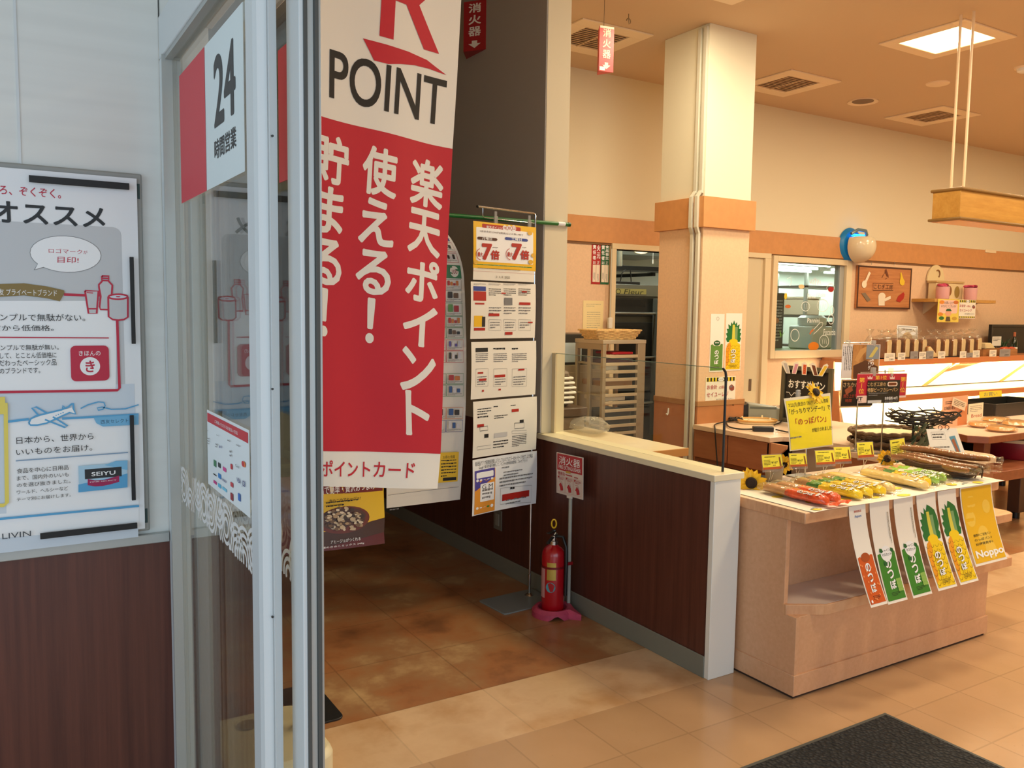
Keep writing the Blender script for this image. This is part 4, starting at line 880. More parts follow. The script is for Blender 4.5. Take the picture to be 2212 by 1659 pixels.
MB().cyl((hx, hy+.01, hz+.29), (hx, hy+.01, CE), .0022, 6).build('cord', mat('cord_brown', (120, 96, 66), .6), t)
# ---------------------------------------------------------------- glass guard on the partition
gx = 2.62
t = thing('glass_guard', 'clear glass guard standing on the cream sill of the low partition', 'glass guard', (gx, 3.2, .88))
MB().box(gx-.003, gx+.003, 2.553, 3.82, .8805, 1.316).build('pane', clear('guard_glass', (250, 253, 250), .025), t)
MB().tube([(gx, 2.548, .8805), (gx, 2.548, 1.285), (gx, 2.552, 1.303), (gx, 2.566, 1.316)], .0055, 8).build('edge_gasket', black_plastic, t)
MB().box(gx-.0035, gx+.0035, 2.57, 3.815, 1.316, 1.3185).build('top_edge', glass_edge, t)
MB().box(gx-.006, gx+.006, 3.80, 3.832, .8805, 1.3185).build('wall_channel', fr, t)
# ---------------------------------------------------------------- cable conduits on the column
cond = mat('conduit_white', (214, 212, 196), .45)
for i, (x_, lb) in enumerate(((1492, 'white cable conduit on the column, further from the corner'), (1504, 'white cable conduit on the column, nearer the corner'))):
    yb = at(x_, 480, X=CX0-.04).y; yt = at(x_+18, 180, X=CX0-.01).y; w = .016
    m_ = MB(); m_.box(CX0-.02, CX0, yt-w, yt+w, 2.41, CE-.02)
    m_.prism([(CX0-.05, yb-w, 2.385), (CX0-.03, yb-w, 2.385), (CX0-.0, yt-w, 2.43), (CX0-.02, yt-w, 2.43)], (0, 2*w, 0))
    m_.box(CX0-.05, CX0-.03, yb-w, yb+w, 2.165, 2.39); m_.prism([(CX0-.05, yb-w, 2.17), (CX0-.03, yb-w, 2.17), (CX0-.008, yb-w, 2.12), (CX0-.028, yb-w, 2.12)], (0, 2*w, 0)); m_.box(CX0-.028, CX0-.008, yb-w, yb+w, 0, 2.125)
    solo('cable_conduit', m_, cond, lb, 'conduit', 'cable conduits on the column', .002)
c = at(1444, 890, X=CX0-.006); solo('wall_hook', MB().tube([c+Vector((0, 0, .03)), c+Vector((-.004, 0, -.01)), c+Vector((-.012, 0, -.022)), c+Vector((-.02, 0, -.012))], .006, 8), white_plastic, 'small white adhesive hook on the orange column base', 'hook')
# ---------------------------------------------------------------- things on the back wall, left of the column
def plate(px, colr, lb, chars, sub):
    s = wallsheet(colr, *px, Y=YB-.004, th=.003); L0 = s.L; s.L = (lambda s_: lambda x, y: (x*s_.W0, (1-y)*s_.H0))(s)
    a, b = chars
    for i, ch in enumerate(a): s.text(pw, ch, .10, .05+i*.13, .46, .05+i*.13+.10, .03)
    n = len(b)
    for i, ch in enumerate(b): s.text(pw, ch, .54, .05+i*.36/n, .92, .05+i*.36/n+.30/n, .03)
    s.text(pw, '副', .14, .445, .42, .51); s.text(pw, '正', .58, .445, .86, .51); s.rect(mat('plate_white', (240, 226, 206), .35), .12, .53, .90, .95); s.line(colr, [(.5, .53), (.5, .95)], .003); s.greek(grey_ink, .6, .75, .8, .93, 3, 2, .5, True); s.greek(grey_ink, .2, .72, .4, .9, 3, 5, .5, True)
    tag(s.build('name_plate'), lb, 'name plate', 'responsibility plates on the back wall')
plate((1279, 524, 1296.5, 614), mat('plate_red', (176, 22, 28), .4), 'red fire safety responsibility plate on the peach wall', ('責任者', '火元'), 0)
plate((1298, 525, 1315, 614.5), mat('plate_green', (22, 96, 58), .4), 'green food hygiene responsibility plate beside the kitchen doorway', ('責任者', '食品衛生'), 0)
s = wallsheet(mat('yellowed_paper', (240, 220, 164), .6), 1260, 649, 1302, 726, Y=YB-.003); s.greek(grey_ink, 1266, 655, 1298, 664, 2, 3, .2); s.greek(grey_ink, 1268, 672, 1296, 710, 8, 6, .16); tag(s.build('notice_paper'), 'yellowed paper notice pinned to the wall behind the wicker basket', 'paper')
c = at(1318, 697, Y=YB-.035)
t = thing('wall_switch', 'small white switch box with a cable on the kitchen door frame', 'switch', tuple(c))
MB().box(c.x-.03, c.x+.012, YB-.055, YB-.0305, c.z-.05, c.z+.045).build('box', white_plastic, t, .004); MB().tube([(c.x-.005, YB-.036, c.z+.045), (c.x-.005, YB-.036, 2.1)], .006, 6).build('cable', cond, t); MB().tube([(c.x-.01, YB-.04, c.z-.05), (c.x+.0, YB-.04, c.z-.12), (c.x-.012, YB-.04, c.z-.25)], .004, 6).build('lower_cable', cond, t)
# ---------------------------------------------------------------- kitchen seen through the doorway: oven
oy = 6.62; grey_st = mat('oven_grey_steel', (128, 130, 118), .35, .5); dks = mat('oven_black', (34, 34, 32), .3)
t = thing('bread_oven', 'tall grey and black bread oven seen through the kitchen doorway', 'oven', (5.5, 7.1, 0))
MB().box(4.75, 6.3, oy, 7.6, .0, 1.80).build('body', mat('oven_body', (96, 96, 86), .4, .4), t, .006)
o = MB().box(4.75, 6.3, oy-.03, oy, 1.70, 1.815).build('header_panel', grey_st, t, .004)
s = wallsheet(mat('oven_badge', (176, 166, 96), .4), 1329, 623, 1396, 636, Y=oy-.033); s.text(mat('badge_dark', (62, 66, 40), .5), 'Fleur', 1349, 625, 1390, 636, .0, .25); s.disc(mat('badge_dark', (62, 66, 40), .5), 1335.5, 629.5, 1341, 624); s.disc(mat('oven_badge', (176, 166, 96)), 1335.5, 629.5, 1339.5, 625.5); s.build('badge', o)
for z0, z1 in ((1.50, 1.68), (1.06, 1.44), (.6, 1.0)):
    d = MB().box(4.8, 6.25, oy-.02, oy, z0, z1).build('door', dks, t, .004)
    MB().box(4.95, 5.62, oy-.023, oy-.02, z0+(z1-z0)*.55, z0+(z1-z0)*.9).build('window', mat('oven_window', (16, 16, 15), .08), d)
    m_ = MB().cyl((4.8, oy-.06, z0+.03), (5.72, oy-.06, z0+.03), .012, 10); m_.build('handle', steel, d)
MB().box(5.72, 5.78, oy-.10, oy-.02, .3, 1.68).build('door_post', grey_st, t, .004)
tr = mat('black_tray', (26, 26, 24), .4)
t2 = thing('baking_tray', 'black baking tray with wire handles on top of the bread oven', 'tray', (5.2, 6.9, 1.8155))
MB().box(4.8, 5.6, 6.66, 7.2, 1.8155, 1.845).build('pan', tr, t2, .004); MB().tube([(5.36, 6.68, 1.845), (5.38, 6.68, 1.93), (5.42, 6.68, 1.96)], .006, 6).build('handle', tr, t2); MB().tube([(5.50, 6.68, 1.845), (5.485, 6.68, 1.96)], .006, 6).build('handle', tr, t2)
t2 = thing('wall_shelf', 'long black shelf high above the bread oven', 'shelf', (5.4, 7.9, 2.0))
MB().box(4.4, 7.0, 7.65, 8.0, 2.02, 2.07).build('board', tr, t2, .003)
for x_ in (4.8, 5.9, 6.9): MB().box(x_-.02, x_+.02, 7.95, 9.1, 1.98, 2.02).build('bracket', tr, t2)
t2 = thing('range_hood', 'grey steel hood with a lit lamp behind the bread oven', 'hood', (6.3, 8.3, 2.2))
m_ = MB().prism([(5.7, 8.0, 2.22), (7.3, 8.0, 2.22), (7.3, 8.0, 2.45), (5.7, 8.0, 2.45)], (0, .8, 0)); m_.build('canopy', grey_st, t2, .006); MB().box(6.2, 6.8, 8.2, 8.6, 2.45, 2.9).build('duct', grey_st, t2); MB().ell((6.72, 7.995, 2.33), .16, .02, .09, 16, 8).build('lamp', mat('warm_lamp_face', (255, 226, 170), .4, emit=2.2), t2)
for i, (x_, z0, z1, r_, lb) in enumerate(((4.98, 1.86, 2.9, .003, 'thin white pull cord in the kitchen, nearer the door frame'), (5.62, 2.02, 2.9, .003, 'thin white pull cord in the kitchen, behind the steel tube'))):
    t2 = thing('pull_cord', lb, 'cord', (x_, 6.5, z0), 'kitchen pull cords'); MB().cyl((x_, 6.5, z0+.03), (x_, 6.5, z1), r_, 6).build('string', white_plastic, t2); MB().lathe([(.006, 0), (.009, .01), (.006, .04)], (x_, 6.5, z0), 10).build('pull', white_plastic, t2)
solo('steel_tube', MB().cyl((5.28, 6.6, 1.99), (5.28, 6.6, 2.9), .028, 14), mat('tube_steel', (196, 200, 184), .25, .6), 'short shiny steel tube hanging in the kitchen doorway', 'tube')
def tube_light(x0, x1, y, z, lb):
    t = thing('fluorescent_light', lb, 'ceiling light', ((x0+x1)/2, y, z), 'kitchen fluorescent tubes')
    MB().box(x0, x1, y-.06, y+.06, z+.02, z+.06).build('housing', white_plastic, t, .003); MB().cyl((x0+.03, y, z), (x1-.03, y, z), .016, 10).build('tube', mat('tube_emit', (226, 240, 236), .4, emit=7), t)
    area_light('tube_light_source', (0, 0, -.03), (x1-x0-.1, .05), 22, (.88, .97, .92), (0, 0, -1), t)
for x0, y, z_ in ((4.6, 6.45, 2.83), (5.6, 7.4, 2.83), (8.4, 7.55, 2.19), (9.9, 7.55, 2.19), (8.9, 8.15, 2.19), (10.4, 8.15, 2.19), (9.5, 8.75, 2.19), (11.0, 8.75, 2.19)): tube_light(x0, x0+1.25, y, z_, 'white kitchen tube, the low ones imitating lights mirrored in the window')  # low tubes are added to imitate ceiling lights mirrored in the window
# kitchen things behind the painted window
kst = mat('kitchen_steel', (150, 152, 144), .35, .5)
t = thing('kitchen_shelf', 'dark steel kitchen shelving behind the painted window', 'shelving', (10.0, 7.9, 0))
for x_ in (9.35, 10.8): 
    for y_ in (7.7, 8.2): MB().box(x_-.02, x_+.02, y_-.02, y_+.02, 0, 2.1).build('post', kst, t)
for z_ in (.7, 1.1, 1.5, 1.9): MB().box(9.33, 10.82, 7.68, 8.22, z_, z_+.03).build('shelf_board', mat('shelf_dark', (60, 60, 54), .4), t)
for x_, w, h, z_, c_, lb in ((8.1, .3, .22, 1.53, (196, 176, 150), 'beige box on the kitchen shelving behind the window'), (8.7, .4, .28, 1.13, (70, 62, 54), 'dark brown box on the kitchen shelving behind the window'), (8.25, .34, .26, .73, (206, 212, 206), 'white tub on the low kitchen shelf behind the window'), (9.0, .3, .2, .73, (110, 120, 104), 'grey green box on the low kitchen shelf')):
    x_ += 1.45; t = thing('kitchen_box', lb, 'box', (x_, 7.9, z_)); m = mat('kbox_%d' % c_[0], c_, .5); MB().box(x_-w/2, x_+w/2, 7.75, 8.15, z_+.001, z_+h).build('body', m, t, .01); MB().box(x_-w/2-.01, x_+w/2+.01, 7.74, 8.16, z_+h, z_+h+.03).build('lid', m, t, .008)
t = thing('work_table', 'pale green kitchen work table behind the painted window', 'table', (8.6, 7.0, 0))
MB().box(7.7, 9.6, 6.75, 7.3, 1.07, 1.12).build('tabletop', mat('green_worktop', (120, 146, 84), .4), t, .004)
for x_ in (7.75, 9.55):
    for y_ in (6.8, 7.25): MB().box(x_-.025, x_+.025, y_-.025, y_+.025, 0, 1.07).build('leg', kst, t)
t = thing('dough_mixer', 'white kitchen machine standing behind the painted window', 'machine', (8.65, 7.05, 1.12)); mw = mat('machine_white', (216, 224, 218), .35)
MB().box(8.45, 8.85, 6.85, 7.2, 1.121, 1.40).build('body', mw, t, .02); MB().lathe([(.15, 1.4), (.17, 1.42), (.17, 1.50), (.13, 1.53)], (8.66, 7.02, 0), 20).build('bowl', mw, t)
t = thing('menu_board', 'dark menu board with pale writing, standing in for a window reflection', 'menu board', (8.26, 7.25, 1.12))  # board placed behind the glass to imitate a reflection in it
MB().box(8.12, 8.40, 7.24, 7.26, 1.121, 1.80).build('board', mat('menu_dark', (34, 44, 46), .4), t); s = flat((8.12, 7.238, 1.80), (8.40, 7.238, 1.80), (8.12, 7.238, 1.121)); s.L = lambda x, y: (x, y)
s.greek(pw, .03, .08, .25, .6, 14, 3, .3); s.disc(mat('leaf_orange', (206, 120, 60), .5), .13, .34, .2, .38); s.build('writing', t)
# white marker drawings on the window
wm = mat('white_marker', (238, 244, 240), .5)
s = wallsheet(clear('drawing_film', (255, 255, 255), 0), 1665, 562, 1822, 760, Y=YB+.018, th=.0004)
def ringd(x, y, rx, ry, w=.006, m=wm):
    s.line(m, [(x+rx*cos(i*pi/10), y+ry*sin(i*pi/10)) for i in range(20)], w, True)
for x, y, rx, ry in ((1794, 622, 8, 9), (1777, 660, 12, 13), (1740, 662, 9, 10), (1795, 690, 6, 10), (1717, 724, 9, 13), (1780, 737, 10, 13), (1797, 670, 4, 9)): ringd(x, y, rx, ry, .007)
s.disc(mat('paint_red', (170, 30, 36), .5), 1795, 625, 1801, 631); s.disc(mat('paint_plum', (70, 24, 34), .5), 1674, 619, 1678, 624); s.disc(mat('paint_yellow', (226, 206, 70), .5), 1697, 640, 1700, 647); s.disc(mat('paint_orange', (206, 110, 50), .5), 1702, 662, 1708, 666); s.disc(mat('paint_cream', (236, 214, 160), .5), 1731, 619, 1737, 624)
s.disc(mat('pumpkin_orange', (222, 130, 30), .5), 1757, 748, 1768, 757); s.poly(mat('leaf_green', (96, 150, 60), .5), [(1683, 712), (1688, 722), (1686, 730)]); s.poly(mat('leaf_green', (96, 150, 60)), [(1697, 712), (1690, 722), (1687, 730)])
for i in range(7): s.line(mat('paint_pale', (222, 190, 180), .5), [(1748+i*4, 600+abs(i-3)*2), (1752+i*3.4, 616-abs(i-3))], .008)
s.line(mat('paint_orange', (206, 110, 50), .5), [(1749, 722), (1752, 716), (1757, 712)], .02); s.line(wm, [(1757, 722), (1776, 704), (1777, 697), (1772, 696), (1757, 712)], .006)
s.text(wm, 'Poele', 1765, 632, 1783, 641); s.text(wm, 'Focaccia', 1779, 711, 1804, 724, 0, .0); s.text(wm, 'Panini', 1744, 634, 1761, 645); s.text(wm, 'Pannini', 1744, 687, 1770, 697); s.line(wm, [(1700, 602), (1708, 598), (1709, 610), (1706, 618)], .006)
for q in ((1742, 662), (1777, 660), (1780, 737)):
    for k in range(3): s.line(wm, [(q[0]-5+k*4, q[1]-6), (q[0]-3+k*4, q[1]+6)], .004)
s.rect(mat('teal_sticker', (30, 120, 92), .5), 1659.5, 742, 1663.5, 756)
tag(s.build('window_drawing'), 'white marker drawings of bread and vegetables on the kitchen window', 'window drawing')
# ---------------------------------------------------------------- tray rack with the wicker basket
RX0, RX1, RY0, RY1, RZ = 3.945, 4.36, 5.10, 5.46, 1.33
alu = mat('rack_aluminium', (176, 164, 140), .4, .45)
t = thing('tray_rack', 'tall aluminium bakery tray rack standing behind the white worktop', 'tray rack', (4.15, 5.28, 0))
for x_ in (RX0, RX1-.075): MB().box(x_, x_+.03 if x_ == RX0 else x_+.075, RY0, RY0+.03, 0, RZ-.03).build('post', alu, t, .002)
for x_ in (RX0, RX1-.03): MB().box(x_, x_+.03, RY1-.03, RY1, 0, RZ-.03).build('post', alu, t, .002)
MB().box(RX0, RX0+.025, (RY0+RY1)/2-.02, (RY0+RY1)/2+.02, 0, RZ-.06).build('post', alu, t, .002)
MB().box(RX0-.003, RX1+.003, RY0-.003, RY1+.003, RZ-.03, RZ).build('top_plate', mat('rack_top', (196, 186, 164), .35, .4), t, .003)
MB().box(RX0-.002, RX0+.02, RY0+.031, RY1-.031, RZ-.075, RZ-.03).build('side_plate', alu, t, .002)
for i in range(14):
    z_ = RZ-.125-i*.0595
    if z_ > .15:
        m_ = MB().box(RX0+.03, RX1-.075, RY0, RY0+.012, z_-.012, z_+.012); m_.build('rail', mat('rail_aluminium', (206, 190, 160), .4, .3), t, .002)
        if i % 4 == 1: MB().box(RX0+.008, RX0+.02, RY0+.03, RY1-.03, z_-.008, z_+.008).build('side_rail', alu, t, .001)
def rb(name, lb, cat, x0, x1, y0, y1_, z0, z1, c_, lid=None):
    solo(name, MB().prism([(p[0], p[1], z0) for p in rr(x0, x1, y0, y1_, .02, 3)], (0, 0, z1-z0)), mat('rk_%d_%d_%d' % c_, c_, .5), lb, cat, None, .004)
zz = lambda i: RZ-.125-i*.0595+.0125
rb('red_folder', 'bright red folder lying on the top level of the tray rack', 'folder', 4.06, 4.27, 5.13, 5.36, zz(0), zz(0)+.018, (176, 24, 40))
rb('plastic_tub', 'dark plum plastic tub on the second level of the tray rack', 'tub', 3.99, 4.27, 5.13, 5.40, zz(1)-.01, zz(1)+.022, (74, 36, 52))
rb('plastic_tub', 'large dark grey plastic tub on the lower levels of the tray rack', 'tub', 3.98, 4.26, 5.13, 5.42, zz(10)+.0, zz(10)+.16, (70, 72, 72))
rb('paper_stack', 'white paper bundle on the middle level of the tray rack', 'paper bundle', 3.99, 4.2, 5.13, 5.40, zz(6), zz(6)+.03, (210, 200, 182))
rb('cardboard_box', 'flat brown cardboard box on the fifth level of the tray rack', 'box', 3.98, 4.27, 5.13, 5.42, zz(4)-.004, zz(4)+.035, (150, 112, 72))
rb('white_carton', 'pale carton on the third level of the tray rack', 'carton', 3.99, 4.12, 5.13, 5.35, zz(2), zz(2)+.034, (206, 204, 190))
def woven(name, lb, x, y, z, L, Wd, h, cm, par=None):
    t = thing(name, lb, 'basket', (x, y, z), None)
    def ringp(f, zz_, k): return [Vector((x+f*L/2*max(-1, min(1, 1.25*cos(a))), y+f*Wd/2*max(-1, min(1, 1.25*sin(a))), zz_)) for a in [2*pi*i/k for i in range(k)]]
    k = 56; n = 7
    for i in range(n):
        f = .80+.20*i/(n-1); z_ = z+.006+h*i/(n-1); pts = ringp(f, z_, k)
        for j, p in enumerate(pts): d = Vector((p.x-x, p.y-y, 0)).normalized(); pts[j] = p+d*(.004 if (j//2+i) % 2 else -.004)
        MB().tube(pts, h/(n-1)*.62, 6, True).build('strand' if i < n-1 else 'rim', cm, t)
    MB().prism(ringp(.8, z+.004, 28), (0, 0, .005)).build('bottom', cm, t)
    return t
wick = mat('pale_wicker', (226, 190, 128), .6, noise=(60, .18, 2))
woven('wicker_basket', 'pale rectangular wicker basket on top of the tray rack', 4.13, 5.26, RZ+.001, .44, .30, .065, wick)
# ---------------------------------------------------------------- worktop behind the partition
t = thing('worktop_table', 'white topped work table behind the low partition', 'table', (3.1, 4.3, 0))
MB().box(2.725, 3.49, 3.68, 5.05, .71, .75).build('tabletop', mat('white_worktop', (232, 216, 186), .3), t, .004)
MB().box(2.725, 3.492, 3.672, 3.68, .705, .752).build('edge_band', mat('worktop_edge_oak', (196, 140, 76), .4), t, .002)
for x_ in (2.77, 3.44):
    for y_ in (3.75, 4.98): MB().box(x_-.025, x_+.025, y_-.025, y_+.025, 0, .71).build('leg', steel, t)
bag = clear('clear_bag', (240, 238, 232), .10, .06, (30, .9), .14)
def crumple(c, rx, ry, rz, seed, n=20, k=12):
    rnd = random.Random(seed); ph = [rnd.uniform(0, 6.3) for _ in range(6)]
    m = MB()
    def fn(u, v):
        a = 2*pi*u; b = pi*v; w = 1+.12*sin(3*a+ph[0])+.10*sin(5*a+ph[1]+3*b)+.08*sin(7*b+ph[2]+a*2)
        return Vector((c[0]+rx*w*cos(a)*sin(b), c[1]+ry*w*sin(a)*sin(b), c[2]+max(0, rz*(1-cos(b))*.5*(1+.12*sin(4*a+ph[3])))))
    m.grid(fn, n, k); return m
c = at(1254, 928, Z=.76); solo('plastic_bag', crumple((3.33, 4.42, .7515), .11, .16, .10, 4), bag, 'crumpled clear plastic bag on the white worktop', 'plastic bag')
t = thing('bread_slicer', 'grey bread slicing machine with white ridges at the far end of the worktop', 'machine', (3.35, 4.75, .75))
MB().box(3.08, 3.43, 4.62, 4.98, .7505, .84).build('base', mat('slicer_grey', (120, 104, 88), .4), t, .01); MB().box(3.08, 3.44, 4.6, 4.98, .84, .90).build('tray', mat('slicer_dark', (84, 66, 52), .4), t, .008)
for i in range(6): MB().tube([(3.08, 4.66, .93+i*.033), (3.38-.012*abs(i-2.5), 4.66, .93+i*.033), (3.40-.012*abs(i-2.5), 4.75, .93+i*.033)], .009, 8).build('ridge', white_plastic, t)
MB().box(3.08, 3.36, 4.7, 4.95, .90, 1.14).build('housing', mat('slicer_grey', (120, 104, 88)), t, .02)
t = thing('microwave', 'microwave with a pale blue door beside the cream wall end', 'microwave', (4.06, 5.8, 1.11))
MB().box(3.78, 4.34, 5.62, 6.0, 1.11, 1.36).build('body', mat('micro_dark', (60, 62, 60), .35), t, .008); MB().box(3.83, 4.12, 5.612, 5.62, 1.13, 1.29).build('door', mat('micro_blue', (196, 216, 222), .15), t, .003)
t2 = thing('wall_cabinet', 'pale grey cabinet under the microwave beside the tray rack', 'cabinet', (3.95, 5.8, 0)); MB().box(3.5, 4.4, 5.6, 6.03, 0, 1.109).build('body', mat('cabinet_grey', (196, 186, 160), .45), t2, .005); MB().box(3.54, 4.3, 5.594, 5.6, .06, 1.05).build('door', mat('cabinet_grey', (196, 186, 160)), t2, .003)
# ---------------------------------------------------------------- posters on the column
def nop(s, kind):
    """tall bread posters: crown of leaves above a textured block with vertical lettering; drawing numbers 0..1 from the top left"""
    s.L = (lambda s_: lambda x, y: (x*s_.W0, (1-y)*s_.H0))(s)
    if kind == 'pine':
        dg = mat('pine_leaf_green', (30, 112, 54), .4); py = mat('pine_yellow', (240, 206, 36), .35); po = mat('pine_orange', (232, 156, 40), .35); pk = mat('pine_line', (110, 76, 20), .4)
        L_ = [(.5, .12), (.58, .19), (.68, .15), (.70, .22), (.86, .19), (.82, .27), (.95, .27), (.88, .335), (.98, .35), (.90, .41), (.97, .44), (.90, .50), (.1, .50), (.03, .44), (.1, .41), (.02, .35), (.12, .335), (.05, .27), (.18, .27), (.14, .19), (.30, .22), (.32, .15), (.42, .19)]
        s.poly(dg, L_); s.poly(mat('pine_leaf_light', (120, 160, 110), .4), [(.58, .24), (.74, .24), (.74, .5), (.6, .5)])
        s.poly(mat('pine_stalk', (214, 206, 80), .35), [(.42, .2), (.56, .2), (.6, .46), (.4, .46)])
        s.disc(py, .5, .49, .77, .445); s.poly(py, [(.14, .53), (.3, .5), (.7, .5), (.92, .54), (.95, .62), (.95, .975), (.06, .975), (.05, .62)])
        s.poly(po, [(.14, .53), (.3, .5), (.36, .56), (.3, .64), (.24, .72), (.28, .82), (.2, .9), (.06, .93), (.05, .62)])
        for r in range(9):
            for c_ in range(4):
                x = .13+c_*.24+(.12 if r % 2 else 0); y = .555+r*.047
                if x < .9: s.line(pk, [(x-.08, y), (x-.02, y+.022), (x+.05, y+.018), (x+.11, y-.006)], .0016)
    else:
        a, b = kind; s.poly(a, [(.06, .53), (.2, .52), (.3, .55), (.7, .55), (.8, .515), (.94, .52), (.95, .975), (.05, .975)])
    w = s.W0
    if kind == 'pine' or kind[1] == 'muscat' or kind[1] == 'melon' or kind[1] == 'fizzy':
        k0 = .565 if kind != 'pine' and kind[1] != 'melon' else .60
        for m, bd, dx in ((ink, .085, 0), (pw, .04, 0)): s.vtext(m, 'のっぽ', .5, .88 if k0 < .59 else .87, k0+.02, w*.30, bd)
        s.greek(ink, .3, .90, .74, .94, 3, 2, .4)
ppaper = mat('poster_gloss_paper', (240, 236, 226), .3)
s = wallsheet(ppaper, 1536, 678, 1561, 803, Y=CY0-.002); s.W0, s.H0 = s.W0, s.H0
mg = mat('melon_green', (98, 142, 66), .35)
nop(s, (mg, 'melon')); s.disc(mat('melon_dark', (36, 92, 52), .35), .5, .5, .74, .455); s.text(pw, '静岡', .36, .485, .64, .505, .02); s.line(mat('grey_seal', (180, 176, 160), .4), [(.5+.09*cos(i*pi/8), .08+.03*sin(i*pi/8)) for i in range(16)], .003, True)
tag(s.build('bread_poster'), 'tall green bread poster on the column, left of the pineapple one', 'poster')
s = wallsheet(ppaper, 1569, 676.5, 1599, 800, Y=CY0-.002); nop(s, 'pine'); tag(s.build('bread_poster'), 'tall yellow pineapple bread poster on the column', 'poster')
def till(s, x0, y0, x1_, y1_):
    s.L = (lambda s_: lambda x, y: (x*s_.W0, (1-y)*s_.H0))(s)
    yk = mat('stripe_yellow', (226, 206, 50), .4)
    s.rect(yk, .02, .02, .98, .15); s.rect(yk, .02, .89, .98, .97)
    for i in range(9):
        s.rect(ink, .04+i*.108, .025, .09+i*.108, .145); s.rect(ink, .03+i*.11, .895, .085+i*.11, .965)
    s.disc(paper, .5, .085, .6, .02); s.text(ink, 'こむぎ', .43, .06, .57, .11)
    s.text(red_ink, 'お会計', .04, .25, .38, .40, .008); s.text(red_ink, 'の際は', .44, .29, .68, .40); s.text(red_ink, 'セイユーレジ', .04, .49, .76, .64, .008); s.text(grey_ink, 'までお持ちください', .36, .70, .94, .81)
    s.poly(mat('till_drawing', (140, 70, 60), .5), [(.78, .32), (.86, .26), (.95, .34), (.95, .44), (.88, .48), (.79, .42)]); s.poly(grey_ink, [(.8, .33), (.86, .29), (.9, .34), (.83, .38)])
s = wallsheet(warm_paper, 1525, 815, 1587, 878, Y=CY0-.002); till(s, 0, 0, 0, 0); tag(s.build('till_notice'), 'white pay-at-the-till notice with striped yellow borders on the column', 'notice')
# ---------------------------------------------------------------- things on the back wall, right of the column
c0, c1 = at(1849, 573, Y=YB), at(1960, 668, Y=YB)
t = thing('wooden_shop_sign', 'wooden bakery name board with pasted kitchen tools on the peach wall', 'sign', (c0.x, YB, c1.z))
wd = wood('sign_wood', (178, 112, 66), (202, 138, 86), (3, 3, 40), .5)
MB().box(c0.x, c1.x, YB-.03, YB-.001, c1.z, c0.z).build('board', wd, t, .004)
m_ = MB(); e = .018
m_.box(c0.x, c1.x, YB-.034, YB-.03, c0.z-e, c0.z).box(c0.x, c1.x, YB-.034, YB-.03, c1.z, c1.z+e).box(c0.x, c0.x+e, YB-.034, YB-.03, c1.z+e, c0.z-e).box(c1.x-e, c1.x, YB-.034, YB-.03, c1.z+e, c0.z-e); m_.build('edge_strip', mat('sign_edge', (78, 44, 24), .6), t)
s = wallsheet(wd, 1885, 611, 1930, 628, Y=YB-.034, th=.004)
s.text(mat('sign_brown', (66, 30, 16), .5), 'こむぎ工房', 1888, 613, 1928, 626, .02); s.line(mat('sign_brown', (66, 30, 16)), [(1886, 611.6), (1929.5, 612), (1929.5, 627.5), (1886, 627)], .006, True); s.build('lettering', t)
def cut(n, m, shapes):
    s = flat(at(1849, 573, Y=YB-.0345), at(1960, 573, Y=YB-.0345), at(1849, 668, Y=YB-.0345))
    for q in shapes: getattr(s, q[0])(m, *q[1:])
    s.build(n, t)
cut('spoon_cutout', mat('cut_cream', (240, 226, 200), .5), [('disc', 1867, 614, 1872, 622), ('line', [(1870, 609), (1879, 588)], .035)])
cut('whisk_cutout', mat('cut_brown', (112, 56, 30), .5), [('line', [(1913, 582), (1918, 597)], .03), ('line', [(1905, 600), (1912, 588), (1920, 599), (1912, 603)], .008)])
cut('peeler_cutout', mat('cut_yellow', (232, 196, 50), .5), [('poly', [(1945, 590), (1947, 588), (1951, 601), (1954.5, 608), (1953, 615), (1949, 617), (1944.5, 614), (1943.5, 608), (1945, 602)])])
cut('spatula_cutout', mat('cut_grey', (130, 112, 92), .5), [('poly', [(1861, 634), (1869, 632), (1881, 648), (1874, 652)])])
cut('jug_cutout', mat('cut_white', (236, 222, 198), .5), [('poly', [(1897, 640), (1911, 640), (1911, 660), (1898, 660)]), ('disc', 1905, 640, 1913, 632), ('line', [(1911, 648), (1924, 642)], .035)])
cut('mitt_cutout', mat('cut_red', (176, 44, 34), .5), [('poly', [(1936, 650), (1940, 640), (1952, 631), (1954, 636), (1952, 645), (1944, 653)])])
for x_ in (1882, 1932): 
    c = at(x_, 570, Y=YB-.012); MB().tube([c+Vector((0, .012, .02)), c+Vector((0, -.004, .016)), c+Vector((.0, -.006, -.012))], .003, 6).build('hook', steel, t)
# bug trap lamp
c = at(1846, 531, Y=YB-.05); c.y = YB-.02
t = thing('insect_lamp', 'white dome insect trap lamp glowing blue on the orange wall band', 'lamp', (c.x, YB, c.z))
MB().lathe([(.0, 0), (.175, 0), (.185, .012), (.175, .03), (.15, .05), (0, .05)], (c.x-.03, YB-.001, c.z+.01), 32, (0, -1, 0)).build('back_plate', mat('blue_lit_plate', (10, 110, 160), .4, emit=.25), t)  # the plate's blue and faint glow paint the tube's light on it
m_ = MB(); R0 = .178
def dome(u, v):
    a = 2*pi*u; b = pi/2*v; p = Vector((R0*cos(a)*sin(b), -R0*1.05*cos(b)-.06, R0*sin(a)*sin(b)))
    if p.z > .09: p.y = p.y*1-.0; p.z = .09+(p.z-.09)*.25
    return Vector((c.x+.02, YB-.02, c.z-.01))+p
m_.grid(dome, 36, 12); m_.build('dome', mat('dome_white', (222, 208, 178), .15), t)
m_ = MB().tube([(c.x-.13, YB-.10, c.z+.12), (c.x-.05, YB-.12, c.z+.165), (c.x+.08, YB-.12, c.z+.16), (c.x+.13, YB-.10, c.z+.12)], .018, 8); m_.build('top_hood', mat('hood_grey_blue', (96, 120, 128), .3), t)
